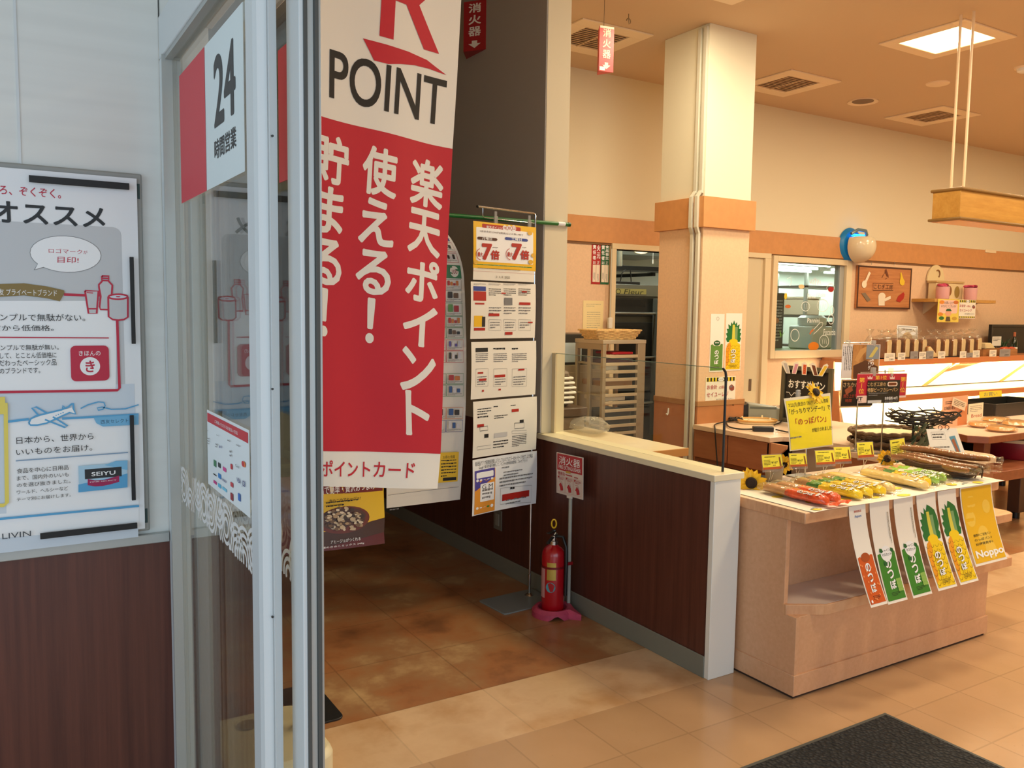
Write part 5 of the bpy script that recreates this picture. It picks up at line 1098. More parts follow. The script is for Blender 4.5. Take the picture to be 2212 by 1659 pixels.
MB().cyl((c.x-.1, YB-.09, c.z+.11), (c.x+.1, YB-.09, c.z+.11), .014, 10).build('blue_tube', mat('blue_tube_emit', (20, 150, 255), .4, emit=6), t)
# wall shelf with decorations
t = thing('wall_shelf', 'small wooden wall shelf carrying pink pots and a bread box', 'shelf', (9.7, YB, 1.73))
MB().box(9.17, 10.42, 5.75, YB-.001, 1.705, 1.742).build('board', wood('shelf_oak', (186, 134, 62), (206, 158, 84), (30, 4, 30), .45), t, .003)
for x_ in (9.4, 10.2): MB().prism([(x_, YB-.002, 1.705), (x_, 5.85, 1.705), (x_, YB-.002, 1.56)], (.02, 0, 0)).build('bracket', fr, t)
bz = 1.7425; bxm = mat('beige_painted_wood', (226, 206, 160), .5); bx0, bx1 = at(2016, 640, Y=5.93).x, at(2074, 640, Y=5.93).x
t = thing('bread_box', 'beige wooden bread box with a round back board on the wall shelf', 'box', ((bx0+bx1)/2, 5.93, bz))
MB().box(bx0, bx1, 5.90, 6.0, bz, bz+.19).build('body', bxm, t, .006); MB().box(bx0-.01, bx1+.01, 5.89, 6.01, bz+.19, bz+.215).build('lid_strip', mat('beige_strip', (196, 164, 110), .5), t, .003)
cx_ = bx0+.17; MB().prism([(cx_+.17*cos(a), 6.012, bz+.215+.19*max(0, sin(a))) for a in [i*pi/16 for i in range(17)]], (0, .02, 0)).build('back_board', bxm, t, .003)
s = flat((bx0, 5.897, bz+.19), (bx1, 5.897, bz+.19), (bx0, 5.897, bz)); s.L = lambda x, y: (x, y); bm_ = mat('painted_brown', (140, 92, 50), .5); s.disc(bm_, .26, .1, .31, .16); s.disc(mat('painted_olive', (150, 124, 60), .5), .42, .09, .47, .16); s.line(bm_, [(.1, .12), (.16, .15)], .01); s.build('painted_motif', t)
MB().tube([(cx_+.04*cos(a)+.02, 6.008, bz+.30+.045*sin(a)) for a in [-.9+i*.35 for i in range(10)]], .008, 6).build('crescent_motif', bm_, t)
pkm = mat('pink_pot', (226, 170, 170), .45); fl = mat('pink_flower', (206, 74, 110), .6); fl2 = mat('magenta_flower', (150, 20, 60), .6)
def pot(px_, lb, seed):
    x_ = at(px_, 640, Y=5.82).x; t = thing('flower_pot', lb, 'flower pot', (x_, 5.81, bz), 'pink flower pots on the wall shelf'); rnd = random.Random(seed)
    MB().lathe([(.066, bz), (.07, bz+.01), (.074, bz+.14), (.068, bz+.14), (.066, bz+.11), (0, bz+.11)], (x_, 5.81, 0), 24).build('pot', pkm, t)
    for i in range(14):
        a, r = rnd.uniform(0, 6.28), rnd.uniform(0, .06); MB().ell((x_+r*cos(a), 5.81+r*sin(a), bz+.145+rnd.uniform(0, .02)), .03, .03, .018, 8, 5).build('blossom', fl if i % 3 else fl2, t)
pot(2034, 'pink pot of pink flowers on the wall shelf, in front of the bread box', 1); pot(2094, 'pink pot of pink flowers on the wall shelf, right of the bread box', 2)
s = wallsheet(mat('thanks_yellow', (236, 210, 90), .4), 2026.5, 645.5, 2070, 696, Y=5.745); s.L = (lambda s_: lambda x, y: (x*s_.W0, (1-y)*s_.H0))(s)
s.rrect(mat('thanks_pink', (240, 200, 190), .4), .08, .04, .92, .62, .03); s.text(ink, 'お買い上げ', .3, .10, .72, .22, .01); s.text(ink, 'ありがとうございます', .16, .25, .86, .36, .01)
for a_, b_, c_, n_ in ((.18, .14, (226, 140, 50), 'or'), (.84, .13, (200, 110, 50), 'br'), (.2, .83, (40, 110, 50), 'gr'), (.8, .84, (200, 160, 60), 'go'), (.14, .66, (226, 140, 50), 'or')): s.disc(mat('thanks_'+n_, c_, .4), a_, b_, a_+.12, b_+.08)
s.disc(mat('thanks_skin', (232, 170, 140), .4), .5, .62, .64, .5); s.poly(mat('thanks_hat', (40, 90, 50), .4), [(.38, .52), (.42, .42), (.58, .41), (.66, .52)]); s.poly(mat('thanks_apron', (90, 70, 50), .4), [(.38, .97), (.42, .76), (.58, .76), (.62, .97)])
tag(s.build('poster'), 'small yellow thank-you poster hanging from the wall shelf', 'poster')
s = wallsheet(warm_paper, 2072.5, 647, 2106, 688, Y=5.745); till(s, 0, 0, 0, 0); tag(s.build('till_notice'), 'small white striped notice hanging from the wall shelf beside the yellow poster', 'notice')
c = at(2139, 543, Y=YB-.02); solo('band_bracket', bx(c.x-.12, c.x+.12, YB-.03, YB-.0205, c.z-.018, c.z+.02), mat('bracket_white', (236, 216, 180), .4), 'small white bracket stuck on the orange wall band', 'bracket', None, .002)
# ---------------------------------------------------------------- hanging wooden box with its rods
HX0, HX1, HY0, HY1, HZ0, HZ1 = 5.625, 8.6, 3.385, 3.585, 2.215, 2.40
oak = wood('canopy_oak', (176, 124, 46), (196, 146, 66), (4, 30, 30), .4); oakd = mat('canopy_moulding', (128, 94, 44), .4)
t = thing('hanging_canopy', 'oak veneered box canopy hanging from white rods on the right', 'canopy', (7.0, 3.48, HZ0))
MB().box(HX0, HX1, HY0, HY1, HZ0, HZ1).build('box', oak, t, .002)
MB().box(HX0-.012, HX1, HY0-.016, HY1+.016, HZ1-.002, HZ1+.02).build('top_moulding', oakd, t, .008); MB().box(HX0-.02, HX1, HY0-.02, HY1+.02, HZ0-.016, HZ0+.004).build('bottom_moulding', oakd, t, .007)
MB().box(HX0, HX1, HY0, HY1, HZ0-.019, HZ0-.016).build('underside', mat('canopy_under', (226, 160, 104), .25), t)
rodm = mat('white_rod', (240, 212, 174), .3)
for x_, y_ in ((5.735, 3.525), (5.735, 3.435), (7.3, 3.525), (7.3, 3.435), (8.4, 3.48)):
    MB().cyl((x_, y_, HZ1+.02), (x_, y_, CE-.075), .009, 10).cyl((x_, y_, CE-.075), (x_, y_, CE), .011, 10).build('rod', rodm, t)
# ---------------------------------------------------------------- cash counter
CT = .726
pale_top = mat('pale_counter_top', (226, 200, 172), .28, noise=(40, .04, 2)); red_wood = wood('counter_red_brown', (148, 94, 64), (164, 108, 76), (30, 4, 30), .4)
t = thing('cash_counter', 'red brown cash counter with drawers and a pale top in front of the column', 'counter', (4.75, 3.6, 0))
arc = [(4.40, 3.84)]+[(4.52-.10*cos(a)*1.0, 3.74+.10*sin(a)*1.0) for a in [pi/2-.0, pi/4, 0]][0:0]
top = [(4.395, 4.585), (4.395, 3.86), (4.52, 3.86), (4.60, 3.78), (4.60, 3.40), (4.52, 3.31), (4.395, 3.31), (4.395, 2.98), (4.62, 2.72), (5.04, 2.72), (5.10, 2.78), (5.10, 3.62), (5.55, 3.7), (5.55, 4.76), (4.92, 4.76), (4.92, 4.585)]
MB().prism([(a, b, CT-.035) for a, b in top], (0, 0, .035)).build('worktop', pale_top, t, .003)
for y0, y1_ in ((4.25, 4.58), (3.87, 4.24)):
    d = MB().box(4.402, 4.42, y0, y1_, .49, .688).build('drawer', red_wood, t, .003)
MB().box(4.42, 5.0, 3.86, 4.58, .46, .69).build('drawer_box', mat('counter_wood_shaded', (120, 66, 40), .5), t)  # darker copy of the counter wood paints the shade behind the drawers
MB().box(4.42, 5.5, 4.55, 4.58, 0, .46).build('side_panel', red_wood, t); MB().box(4.402, 5.0, 3.86, 3.885, 0, .69).build('side_panel', red_wood, t)
MB().box(4.62, 4.64, 3.33, 3.86, 0, .69).build('knee_panel', mat('knee_grey', (168, 152, 138), .45), t)
for sg, yy in ((1, 3.86), (-1, 3.31)):
    pts = [(4.40, yy, .69), (4.40, yy, .655)]+[(4.40+.0*k, yy-sg*.10*sin(a), .655-.10*(1-cos(a))) for k, a in enumerate([i*pi/12 for i in range(1, 7)])][0:0]
    prof = [(yy, .69), (yy-sg*.13, .69), (yy-sg*.125, .665), (yy-sg*.09, .635), (yy-sg*.05, .61), (yy, .60)]
    MB().prism([(4.404, a, b) for a, b in prof], (.02, 0, 0)).build('corner_bracket', mat('bracket_beech', (206, 150, 110), .45), t, .002)
MB().prism([(4.402, 3.31, 0), (4.402, 2.985, 0), (4.625, 2.73, 0), (5.035, 2.73, 0), (5.09, 2.785, 0), (5.09, 3.6, 0), (4.6, 3.31, 0)], (0, 0, .69)).build('cabinet_body', red_wood, t, .003)
tb = thing('storage_box', 'dark storage box with a pale green lid under the cash counter', 'box', (4.75, 4.2, 0))
MB().box(4.52, 4.95, 3.92, 4.4, .002, .32).build('body', mat('box_dark', (40, 42, 38), .5), tb, .008); MB().box(4.5, 4.97, 3.90, 4.42, .32, .36).build('lid', mat('box_green_grey', (120, 132, 112), .4), tb, .006)
# card printer, coin tray, cables
px_ = 4.95; t = thing('receipt_printer', 'grey and black receipt printer lying on the cash counter', 'printer', (5.02, 4.64, CT))
pg_ = mat('printer_grey', (150, 154, 142), .4); a_ = RAD(-38); ux = Vector((cos(a_), sin(a_), 0)); uy = Vector((-ux.y, ux.x, 0)); pc = Vector((5.06, 4.58, CT))
m_ = MB().prism([pc-ux*.10-uy*.075+Vector((0, 0, z)) if False else pc+ux*s_+uy*-.075+Vector((0, 0, z)) for s_, z in ((-.08, .0005), (.19, .0005), (.19, .075), (.15, .10), (-.08, .13))], uy*.15); m_.build('body', pg_, t, .006)
MB().prism([pc+ux*s_+uy*-.077+Vector((0, 0, z)) for s_, z in ((-.13, .0005), (-.081, .0005), (-.081, .132), (-.13, .11))], uy*.154).build('front', black_plastic, t, .004)
MB().obox(pc-ux*.1315+Vector((0, 0, .05)), ux*.0012, uy*.045, Vector((0, 0, .025))).build('label', paper, t)
MB().obox(pc+ux*.03+uy*-.0755+Vector((0, 0, .1)), ux*.10, uy*.001, Vector((0, 0, .008))-ux*.0).build('slot', mat('printer_slot', (100, 106, 98), .4), t)
c = at(1634, 914, Z=CT); t = thing('coin_tray', 'cream coin tray with a wooden rim on the cash counter', 'tray', (c.x, c.y, CT))
def oct_(cx, cy, L, Wd, z, rot, n=24): return [Vector((cx+cos(rot)*L*cos(a)*(abs(cos(a))**-.25 if abs(cos(a)) > .01 else 1)*.9-sin(rot)*Wd*sin(a), cy+sin(rot)*L*cos(a)*(abs(cos(a))**-.25 if abs(cos(a)) > .01 else 1)*.9+cos(rot)*Wd*sin(a), z)) for a in [2*pi*i/n+.01 for i in range(n)]]
MB().prism(oct_(c.x, c.y, .16, .11, CT+.0005, -.5), (0, 0, .022)).build('pan', mat('tray_cream', (240, 222, 176), .45), t, .006); MB().tube(oct_(c.x, c.y, .165, .115, CT+.026, -.5), .007, 8, True).build('rim', mat('tray_wood_rim', (214, 164, 92), .45), t)
for i in range(4): a = .6+i*1.5; MB().lathe([(.008, CT+.028), (.006, CT+.045), (0, CT+.05)], (c.x+.14*cos(a), c.y+.09*sin(a), 0), 10).build('knob', mat('tray_cream', (240, 222, 176)), t)
c = at(1648, 929, Z=CT+.01); ad = RAD(-8); dx_ = Vector((cos(ad-.5), sin(ad-.5), 0)); dy_ = Vector((-dx_.y, dx_.x, 0))
solo('power_adapter', MB().obox(c+Vector((0, 0, .008)), dx_*.07, dy_*.028, Vector((0, 0, .017))), black_plastic, 'black power adapter block on the edge of the cash counter', 'power adapter', None, .005)
cb = mat('cable_black', (26, 24, 22), .5)
P_at = lambda x, y, z=CT+.012: at(x, y, Z=z)
def sm(pts, n=6):
    o = []
    for i in range(len(pts)-1):
        p0, p1, p2, p3 = pts[max(i-1, 0)], pts[i], pts[i+1], pts[min(i+2, len(pts)-1)]
        for k in range(n):
            u = k/n; o.append(.5*((2*p1)+(p2-p0)*u+(2*p0-5*p1+4*p2-p3)*u*u+(3*p1-p0-3*p2+p3)*u**3))
    return o+[pts[-1]]
solo('power_cable', MB().tube(sm([Vector((4.375, 4.3, .42)), Vector((4.378, 4.33, .6)), Vector((4.372, 4.34, .725))]+[P_at(x, y) for x, y in ((1545, 917), (1568, 911), (1600, 906), (1640, 901), (1675, 899), (1688, 903), (1686, 912), (1672, 918))]), .005, 8), cb, 'thin black cable crossing the cash counter and hanging over its left edge', 'cable')
solo('power_cable', MB().tube(sm([P_at(x, y) for x, y in ((1568, 912), (1575, 922), (1600, 927), (1624, 927))]), .0055, 8), cb, 'short black cable between the printer and the power adapter', 'cable')
solo('power_cable', MB().tube(sm([P_at(x, y) for x, y in ((1676, 928), (1690, 931), (1704, 933), (1722, 925), (1740, 918))]), .005, 8), cb, 'black cable running right from the power adapter behind the yellow sign', 'cable')
for i in range(3): pass
solo('cable_bundle', MB().tube([Vector((4.77, 4.53, CT+.012))+Vector((.045*cos(a)+.01*sin(a*.31), .04*sin(a)+.012*cos(a*.7), .004*(i % 5)+.006)) for i, a in enumerate([k*.5 for k in range(60)])], .005, 6), cb, 'coiled black cable bundle beside the printer on the cash counter', 'cable')
c = at(1685, 900, Z=CT); solo('plastic_bag', crumple((c.x, c.y, CT+.001), .13, .10, .085, 9), bag, 'crumpled clear plastic bags between the coin tray and the blackboard', 'plastic bag')
# blackboard facing the customers
bX = 5.10; u0, u1 = Vector((bX, 4.392, 0)), Vector((bX+.01, 3.945, 0)); du = (u1-u0).normalized(); up_ = Vector((.02, 0, 1)).normalized(); nB = du.cross(up_)
bA = u0+Vector((0, 0, CT+.006)); bw_ = (u1-u0).length; bh_ = .43
t = thing('menu_blackboard', 'framed blackboard with white chalk lettering standing on the cash counter', 'blackboard', tuple((u0+u1)/2+Vector((0, 0, CT))))
frm = mat('blackboard_frame', (84, 80, 62), .5)
MB().obox(bA+du*bw_/2+up_*bh_/2-nB*.006, du*(bw_/2-.02), up_*(bh_/2-.02), nB*.004).build('board', mat('chalkboard', (22, 24, 24), .5), t)
for c_, hx_, hy_ in ((bA+du*.016+up_*bh_/2, .016, bh_/2), (bA+du*(bw_-.016)+up_*bh_/2, .016, bh_/2), (bA+du*bw_/2+up_*(bh_-.016), bw_/2-.032, .016), (bA+du*bw_/2+up_*.016, bw_/2-.032, .016)):
    MB().obox(c_, du*hx_, up_*hy_, nB*.011).build('frame_bar', frm, t, .002)
MB().obox(bA+du*bw_/2+up_*.2-nB*.06+Vector((.0, 0, -.1)), du*.02, up_*.1, nB*.004).build('back_strut', frm, t)
s = Sheet(lambda u, v: bA+du*u+up_*v-nB*.0018, lambda x, y: (x*bw_, bh_-y*bh_)); chalk = mat('chalk_white', (236, 236, 230), .7)
s.text(chalk, 'おすすめパン', .14, .24, .86, .39, .03)
s.line(chalk, [(.1, .47), (.16, .47), (.21, .53), (.26, .47), (.4, .47)], .005); s.line(chalk, [(.1, .64), (.2, .56), (.27, .62), (.36, .56), (.42, .64)], .006); s.greek(chalk, .12, .58, .4, .63, 2, 3); s.disc(chalk, .9, .5, .93, .47); s.line(chalk, [(.84, .53), (.9, .5), (.86, .47)], .005); s.build('lettering', t)
cutm = [((190, 190, 196), 'silver'), ((214, 150, 178), 'pink'), ((216, 96, 60), 'orange'), ((110, 60, 44), 'brown'), ((232, 196, 60), 'yellow')]
for i, ((c3, nm), dx0) in enumerate(zip(cutm, (.10, .29, .47, .66, .84))):
    s = Sheet((lambda o: lambda u, v: o+du*u+up_*v+nB*.0135)(bA+du*bw_*dx0+up_*(bh_-.05)), None); lean = (.022, -.012, 0, .018, -.026)[i]
    s.poly(warm_paper, [(-.022-lean*.9, -.002), (.024-lean*.9, -.002), (.022+lean*-.0-lean*.2, .05), (.04-lean*.6, .085), (.02, .098), (-.03-lean*.2, .088), (-.024, .05)][0:0] or [(-.02+lean, -.01), (.02+lean, -.01), (.024-lean*.6, .07), (.0-lean, .085), (-.03-lean, .07)])
    s.poly(mat('cutout_'+nm, c3, .45), [(-.014+lean, -.006), (.014+lean, -.006), (.016-lean*.6, .064), (-.012-lean*.7, .066)])
    for q in range(4): s.disc(mat('cutout_spot', (120, 70, 40), .5) if i in (2, 3) else mat('cutout_'+nm, c3), lean*(1-q*.35), .008+q*.014, lean*(1-q*.35)+.003, .011+q*.014)
    s.mb.v += []; tag(s.build('paper_cutout'), '%s paper cut-out clipped on the top edge of the blackboard' % nm, 'paper cut-out', 'paper cut-outs on the blackboard')
# woven trays on the counter
brw = mat('brown_wicker', (104, 80, 54), .65, noise=(70, .25, 2)); liner = mat('paper_liner', (232, 212, 168), .7)
def ovaltray(x, y, z, a, b, h, lb, lin_):
    t = thing('woven_tray', lb, 'tray', (x, y, z), 'stacked woven trays on the counter'); n = 6
    for i in range(n):
        f = .86+.14*i/(n-1); zz_ = z+.006+h*i/(n-1)*.9; k = 60
        MB().tube([Vector((x+a*f*cos(q)+(.004 if (j//2+i) % 2 else -.004), y+b*f*sin(q), zz_)) for j, q in enumerate([2*pi*m/k for m in range(k)])], h/n*.62, 6, True).build('strand', brw, t)
    k = 64; MB().tube([Vector((x+a*1.02*cos(q), y+b*1.02*sin(q), z+h+.004*(1+sin(q*22)))) for q in [2*pi*m/k for m in range(k)]], .011, 6, True).build('braided_rim', brw, t)
    MB().prism([Vector((x+a*.86*cos(q), y+b*.86*sin(q), z+.002)) for q in [2*pi*m/32 for m in range(32)]], (0, 0, .006)).build('bottom', brw, t)
    if lin_: MB().prism([Vector((x+a*.9*cos(q), y+b*.9*sin(q), z+h*.62)) for q in [2*pi*m/32 for m in range(32)]], (0, 0, .006)).build('paper_liner', liner, t)
ovaltray(4.82, 3.29, CT+.001, .27, .19, .034, 'lower brown woven oval tray on the cash counter', False)
ovaltray(4.82, 3.29, CT+.049, .27, .19, .044, 'upper brown woven oval tray lined with cream paper on the cash counter', True)

# ---------------------------------------------------------------- display unit
DT = .769
t = thing('display_unit', 'stepped beech display unit with bread on top beside the low partition', 'display unit', (3.4, 2.45, 0))
tp = rpoly([(2.702, 2.18), (4.12, 2.18), (4.12, 2.762), (2.702, 2.762)], .03)
tp = [(2.702, 2.762), (2.702, 2.181)]+[(4.06+.06*sin(a), 2.241-.06*cos(a)) for a in [i*pi/12 for i in range(7)]]+[(4.12, 2.762)]
MB().prism([(a, b, DT-.044) for a, b in tp], (0, 0, .044)).build('top_board', beech_dark, t, .004)
MB().prism([(a*.998+.0068 if a < 3 else a-.004, b+.004 if b < 2.5 else b-.004, DT) for a, b in tp], (0, 0, .0006)).build('top_laminate', mat('top_laminate_pale', (232, 210, 184), .35), t)
yb_ = at(1701, 1112, X=2.72).y
MB().box(2.735, 4.085, 2.425, 2.70, .35, DT-.044).build('upper_body', beech, t, .002)
MB().box(2.736, 4.095, 2.214, 2.735, .09, .335).build('lower_body', beech, t, .002)
MB().prism([(2.712, 2.735, .09), (2.712, 2.210, .09), (2.712, 2.210, .335), (2.712, 2.276, .335), (2.712, 2.276, DT-.044), (2.712, 2.735, DT-.044)], (.023, 0, 0)).build('side_panel', beech, t, .001); MB().prism([(4.07, 2.735, .376), (4.07, 2.30, .376), (4.07, 2.30, DT-.044), (4.07, 2.735, DT-.044)], (.023, 0, 0)).build('side_panel', beech, t, .001)
MB().prism([(a, b, .53) for a, b in ((4.094, 2.73), (4.094, 2.30), (4.20, 2.24), (4.33, 2.24), (4.36, 2.28), (4.36, 2.73))], (0, 0, .042)).build('side_shelf', beech_dark, t, .003)
sh = [(2.735, 2.50), (2.853, 2.181), (2.853, 2.18)]
m_ = MB(); m_.prism([(2.736, 2.424, .33), (2.71, 2.274, .33), (2.71, 2.262, .33), (2.86, 2.181, .33), (4.24, 2.181, .33), (4.30, 2.24, .33), (4.30, 2.424, .33)], (0, 0, .045)); m_.build('middle_shelf', beech_dark, t, .003)
m_ = MB(); m_.prism([(2.745, 2.424, .375), (2.73, 2.27, .375), (2.864, 2.19, .375), (4.235, 2.19, .375), (4.292, 2.245, .375), (4.292, 2.424, .375)], (0, 0, .0008)); m_.build('shelf_laminate', mat('shelf_laminate_white', (222, 206, 196), .35), t)
MB().box(2.706, 4.10, 2.204, 2.745, .012, .098).build('plinth', beech, t, .002); MB().box(2.715, 4.09, 2.215, 2.74, 0, .012).build('painted_shadow_base', mat('painted_plinth_shade', (60, 42, 32), .7), t)  # recessed strip coloured dark to paint the shade under the plinth
# paper runner
O_r = Vector((2.735, 2.165, DT+.0012))
def PR(u, v): return O_r+Vector((u, v, .0008+.0007*(1+sin(u*17+v*5))+(.002*(sin(u*9)+1) if v < .03 else 0)))
s = Sheet(PR, None, curved=.06, lift=.0007); s.base(mat('runner_white', (238, 234, 220), .6), 1.36, .44, 34, 10, .0005)
ryl = mat('runner_yellow', (238, 214, 70), .6); rgy = mat('runner_grey', (150, 160, 158), .6)
rnd = random.Random(2)
for i in range(26):
    u, v = .05+(i*.0517) % 1.3, .03+((i*7) % 11)/11*.38; s.disc(ryl, u, v, u+.022+.008*(i % 3), v+.02)
for i in range(9): u, v = .03+i*.15, .04+((i*5) % 7)/7*.36; s.line(rgy, [(u, v), (u+.03, v+.012), (u+.05, v+.004)], .008)
tag(s.build('paper_runner'), 'white paper runner with yellow dots spread on the display unit', 'paper runner')
DZ = DT+.009
# breads in long film packs
film_c = clear('pack_film', (250, 250, 246), .10, .05, (45, .6))
crust = mat('soft_bread_crust', (206, 150, 96), .55, noise=(14, .12, 3), coat=.3)
pack_o = mat('pack_orange', (222, 84, 44), .22, coat=.6, noise=(60, .18, 2), bump=(38, .5)); pack_y = mat('pack_yellow', (240, 204, 44), .22, coat=.6, bump=(38, .5)); pack_yo = mat('pack_line', (150, 106, 20), .3); pack_g = mat('pack_green', (62, 128, 52), .22, coat=.6, bump=(38, .5)); pack_lg = mat('pack_lime', (150, 200, 74), .22, coat=.6, bump=(38, .5)); pack_t = mat('pack_tan', (232, 200, 128), .25, coat=.6, noise=(9, .1, 2), bump=(38, .5)); pack_w = mat('pack_pale', (226, 216, 196), .25, coat=.5)
def pack(kind, x0, y0, x1_, y1_, z, lb):
    """a long soft roll in a printed film pack lying from (x0,y0) at the back to (x1,y1) at the front"""
    a, b = Vector((x0, y0, 0)), Vector((x1_, y1_, 0)); Ln = (b-a).length; d = (b-a)/Ln; sd = Vector((-d.y, d.x, 0)); w, h = .035, .0195
    t = thing('bread_pack', lb, 'bread pack', (x0, y0, z), 'film-wrapped long breads on the display unit'); N = 16
    def ring(s_, f, fh=None):
        fh = f if fh is None else fh
        return [a+d*s_+sd*(w*f*cos(q))+Vector((0, 0, z+h*1.02*min(1, fh+.05)+h*fh*sin(q)*.98)) for q in [2*pi*i/N for i in range(N)]]
    def body(name, s0, s1, m, cap=(True, True), infl=1.0):
        rn = random.Random(int(x0*977)+len(name)); p1, p2 = rn.uniform(0, 6), rn.uniform(0, 6)
        ks = [(s0, .35 if cap[0] else 1), (s0+.012, .78 if cap[0] else 1), (s0+.03, .95 if cap[0] else 1), (s0*.75+s1*.25, 1), (s0*.6+s1*.4, .97), ((s0+s1)/2, 1.03), (s0*.4+s1*.6, .98), (s0*.25+s1*.75, 1.02), (s1-.03, .95 if cap[1] else 1), (s1-.012, .78 if cap[1] else 1), (s1, .35 if cap[1] else 1)]
        vs = []; 
        for s_, f in ks: vs += [v+Vector((0, 0, .0016*sin(5*i*pi/8+p1+s_*60)*min(1, f)))+sd*(.0014*sin(3*i*pi/8+p2+s_*85)) for i, v in enumerate(ring(s_, f*infl))]
        fs = [(i*N+j, i*N+(j+1) % N, (i+1)*N+(j+1) % N, (i+1)*N+j) for i in range(len(ks)-1) for j in range(N)]+[tuple(range(N-1, -1, -1)), tuple(range((len(ks)-1)*N, len(ks)*N))]
        return MB().add(vs, fs).build(name, m, t)
    fin = lambda s_, sg, m: MB().add([a+d*s_+sd*w*.8*k+Vector((0, 0, z+.012)) for k in (-1, -.4, .2, 1)]+[a+d*(s_+sg*.035)+sd*w*1.05*k+Vector((0, 0, z+.004+.008*(k*k)+.006*((i*3) % 2))) for i, k in enumerate((-1, -.4, .2, 1))], [(0, 1, 5, 4), (1, 2, 6, 5), (2, 3, 7, 6)]).build('seal_fin', m, t)
    if kind == 'orange':
        body('bread', .03, Ln-.03, crust); o = body('printed_film', Ln*.46, Ln-.01, pack_o, (False, True), 1.06); body('clear_film', .0, Ln*.5, film_c, (True, False), 1.08)
    elif kind == 'pine':
        body('bread', .02, Ln*.4, crust); body('leaf_print', Ln*.22, Ln*.48, pack_g, (True, False), 1.03); o = body('printed_film', Ln*.46, Ln-.01, pack_y, (False, True), 1.06)
        for r in range(4):
            for c_ in range(3):
                s_ = Ln*.52+r*.045; q = .6+c_*.75+(.35 if r % 2 else 0)
                MB().tube([a+d*(s_+.014*cos(k))+sd*(w*1.07*cos(q+.34*sin(k)))+Vector((0, 0, z+h*1.06+h*1.06*sin(q+.34*sin(k)))) for k in [i*pi/5 for i in range(10)]], .0006, 4, True).build('scale_line', pack_yo, o)
        body('clear_film', 0, Ln*.3, film_c, (True, False), 1.08)
    elif kind == 'tan': o = body('printed_film', .0, Ln, pack_t, (True, True), 1.05)
    elif kind == 'lime':
        body('bread', .03, Ln*.5, crust); o = body('printed_film', Ln*.15, Ln-.03, pack_lg, (True, True), 1.05); body('pale_band', Ln*.40, Ln*.52, pack_w, (False, False), 1.07); body('clear_film', Ln*.6, Ln, film_c, (False, True), 1.1)
    if kind != 'tan':
        A_ = lambda u: 2.75-u/w*.95
        s = Sheet(lambda u, v: a+d*(Ln*.60+v)+sd*(w*1.08*cos(A_(u)))+Vector((0, 0, z+h*1.06+h*1.10*sin(A_(u)))), None, lift=.001); s.nrm = lambda u, v: sd*cos(A_(u))+Vector((0, 0, sin(A_(u))))
        for i, ch in enumerate('のっぽ'):
            for m, bd in ((ink, .07), (pw, .025)):
                vv, ff, _ = glyphs(ch, bd); s._put([(.004+(1-y)*-.026+.026, .005+i*.03+x*.026) for x, y in vv][0:0] or [(.008+y*.022, .004+i*.028+x*.025) for x, y in vv], ff, m, layers(ch, bd))
            s.k = 4*(i+1)
        s.build('lettering', o)
    B_ = lambda u: 2.3-u/w
    s = Sheet(lambda u, v: a+d*(Ln*.86+v)+sd*(w*1.08*cos(B_(u)))+Vector((0, 0, z+h*1.06+h*1.10*sin(B_(u)))), None, lift=.001); s.nrm = lambda u, v: sd*cos(B_(u))+Vector((0, 0, sin(B_(u)))); s._put([(i*.004, j*.013) for j in range(2) for i in range(7)], [(i, i+1, i+8, i+7) for i in range(6)], paper); s.greek(grey_ink, .003, .003, .021, .011, 2, 4, .4); s.build('price_sticker', o)
    fin(.004, -1, film_c); fin(Ln-.006, 1, film_c if kind != 'orange' else pack_o)
    return t
pack('orange', 2.86, 2.56, 2.865, 2.195, DZ, 'orange film bread pack at the front left corner of the display unit')
pack('orange', 2.945, 2.565, 2.945, 2.205, DZ, 'orange film bread pack second from the low partition')
pack('pine', 3.09, 2.575, 3.09, 2.205, DZ, 'pineapple print bread pack next to the orange packs')
pack('pine', 3.17, 2.58, 3.172, 2.215, DZ, 'pineapple print bread pack in the middle of its row of three')
pack('pine', 3.25, 2.585, 3.255, 2.21, DZ, 'pineapple print bread pack nearest the plain tan packs')
pack('tan', 3.335, 2.58, 3.34, 2.235, DZ, 'plain tan film bread pack beside the pineapple packs')
pack('tan', 3.56, 2.555, 3.53, 2.20, DZ, 'plain tan film bread pack standing alone right of the pineapple row')
pack('pine', 3.635, 2.58, 3.61, 2.23, DZ, 'pineapple print bread pack between the tan and the lime green packs')
pack('lime', 3.71, 2.585, 3.69, 2.22, DZ, 'lime green film bread pack on the right, left of its twin')
pack('lime', 3.797, 2.585, 3.777, 2.24, DZ, 'lime green film bread pack nearest the twig basket')
# twig basket with long bread sticks
tw = mat('twig_brown', (84, 58, 38), .65, noise=(40, .2, 2)); bx_, by_ = 3.97, 2.42
t = thing('twig_basket', 'dark brown twig basket holding long bread sticks', 'basket', (bx_, by_, DZ))
for i in range(9):
    f = .72+.28*min(1, i/6); z_ = DZ+.007+i*.0052; k = 40; ph = i*.7
    MB().tube([Vector((bx_+.10*f*cos(q)*(1+.04*sin(5*q+ph)), by_+.205*f*sin(q)*(1+.03*sin(4*q+ph)), z_+.004*sin(6*q+ph))) for q in [2*pi*m/k for m in range(k)]], .0052, 6, True).build('twig', tw, t)
for k in range(4): MB().tube(sm([Vector((bx_+.10*cos(q)*1.03, by_+.205*sin(q)*1.03, DZ+.01+dz)) for q, dz in ((-1.9+k*.4, .0), (-1.6+k*.4, .05), (-1.2+k*.4, .03), (-.9+k*.4, .0))]), .0035, 6).build('loose_twig', tw, t)
MB().prism([Vector((bx_+.075*cos(q), by_+.16*sin(q), DZ+.001)) for q in [2*pi*m/24 for m in range(24)]], (0, 0, .006)).build('bottom', tw, t)
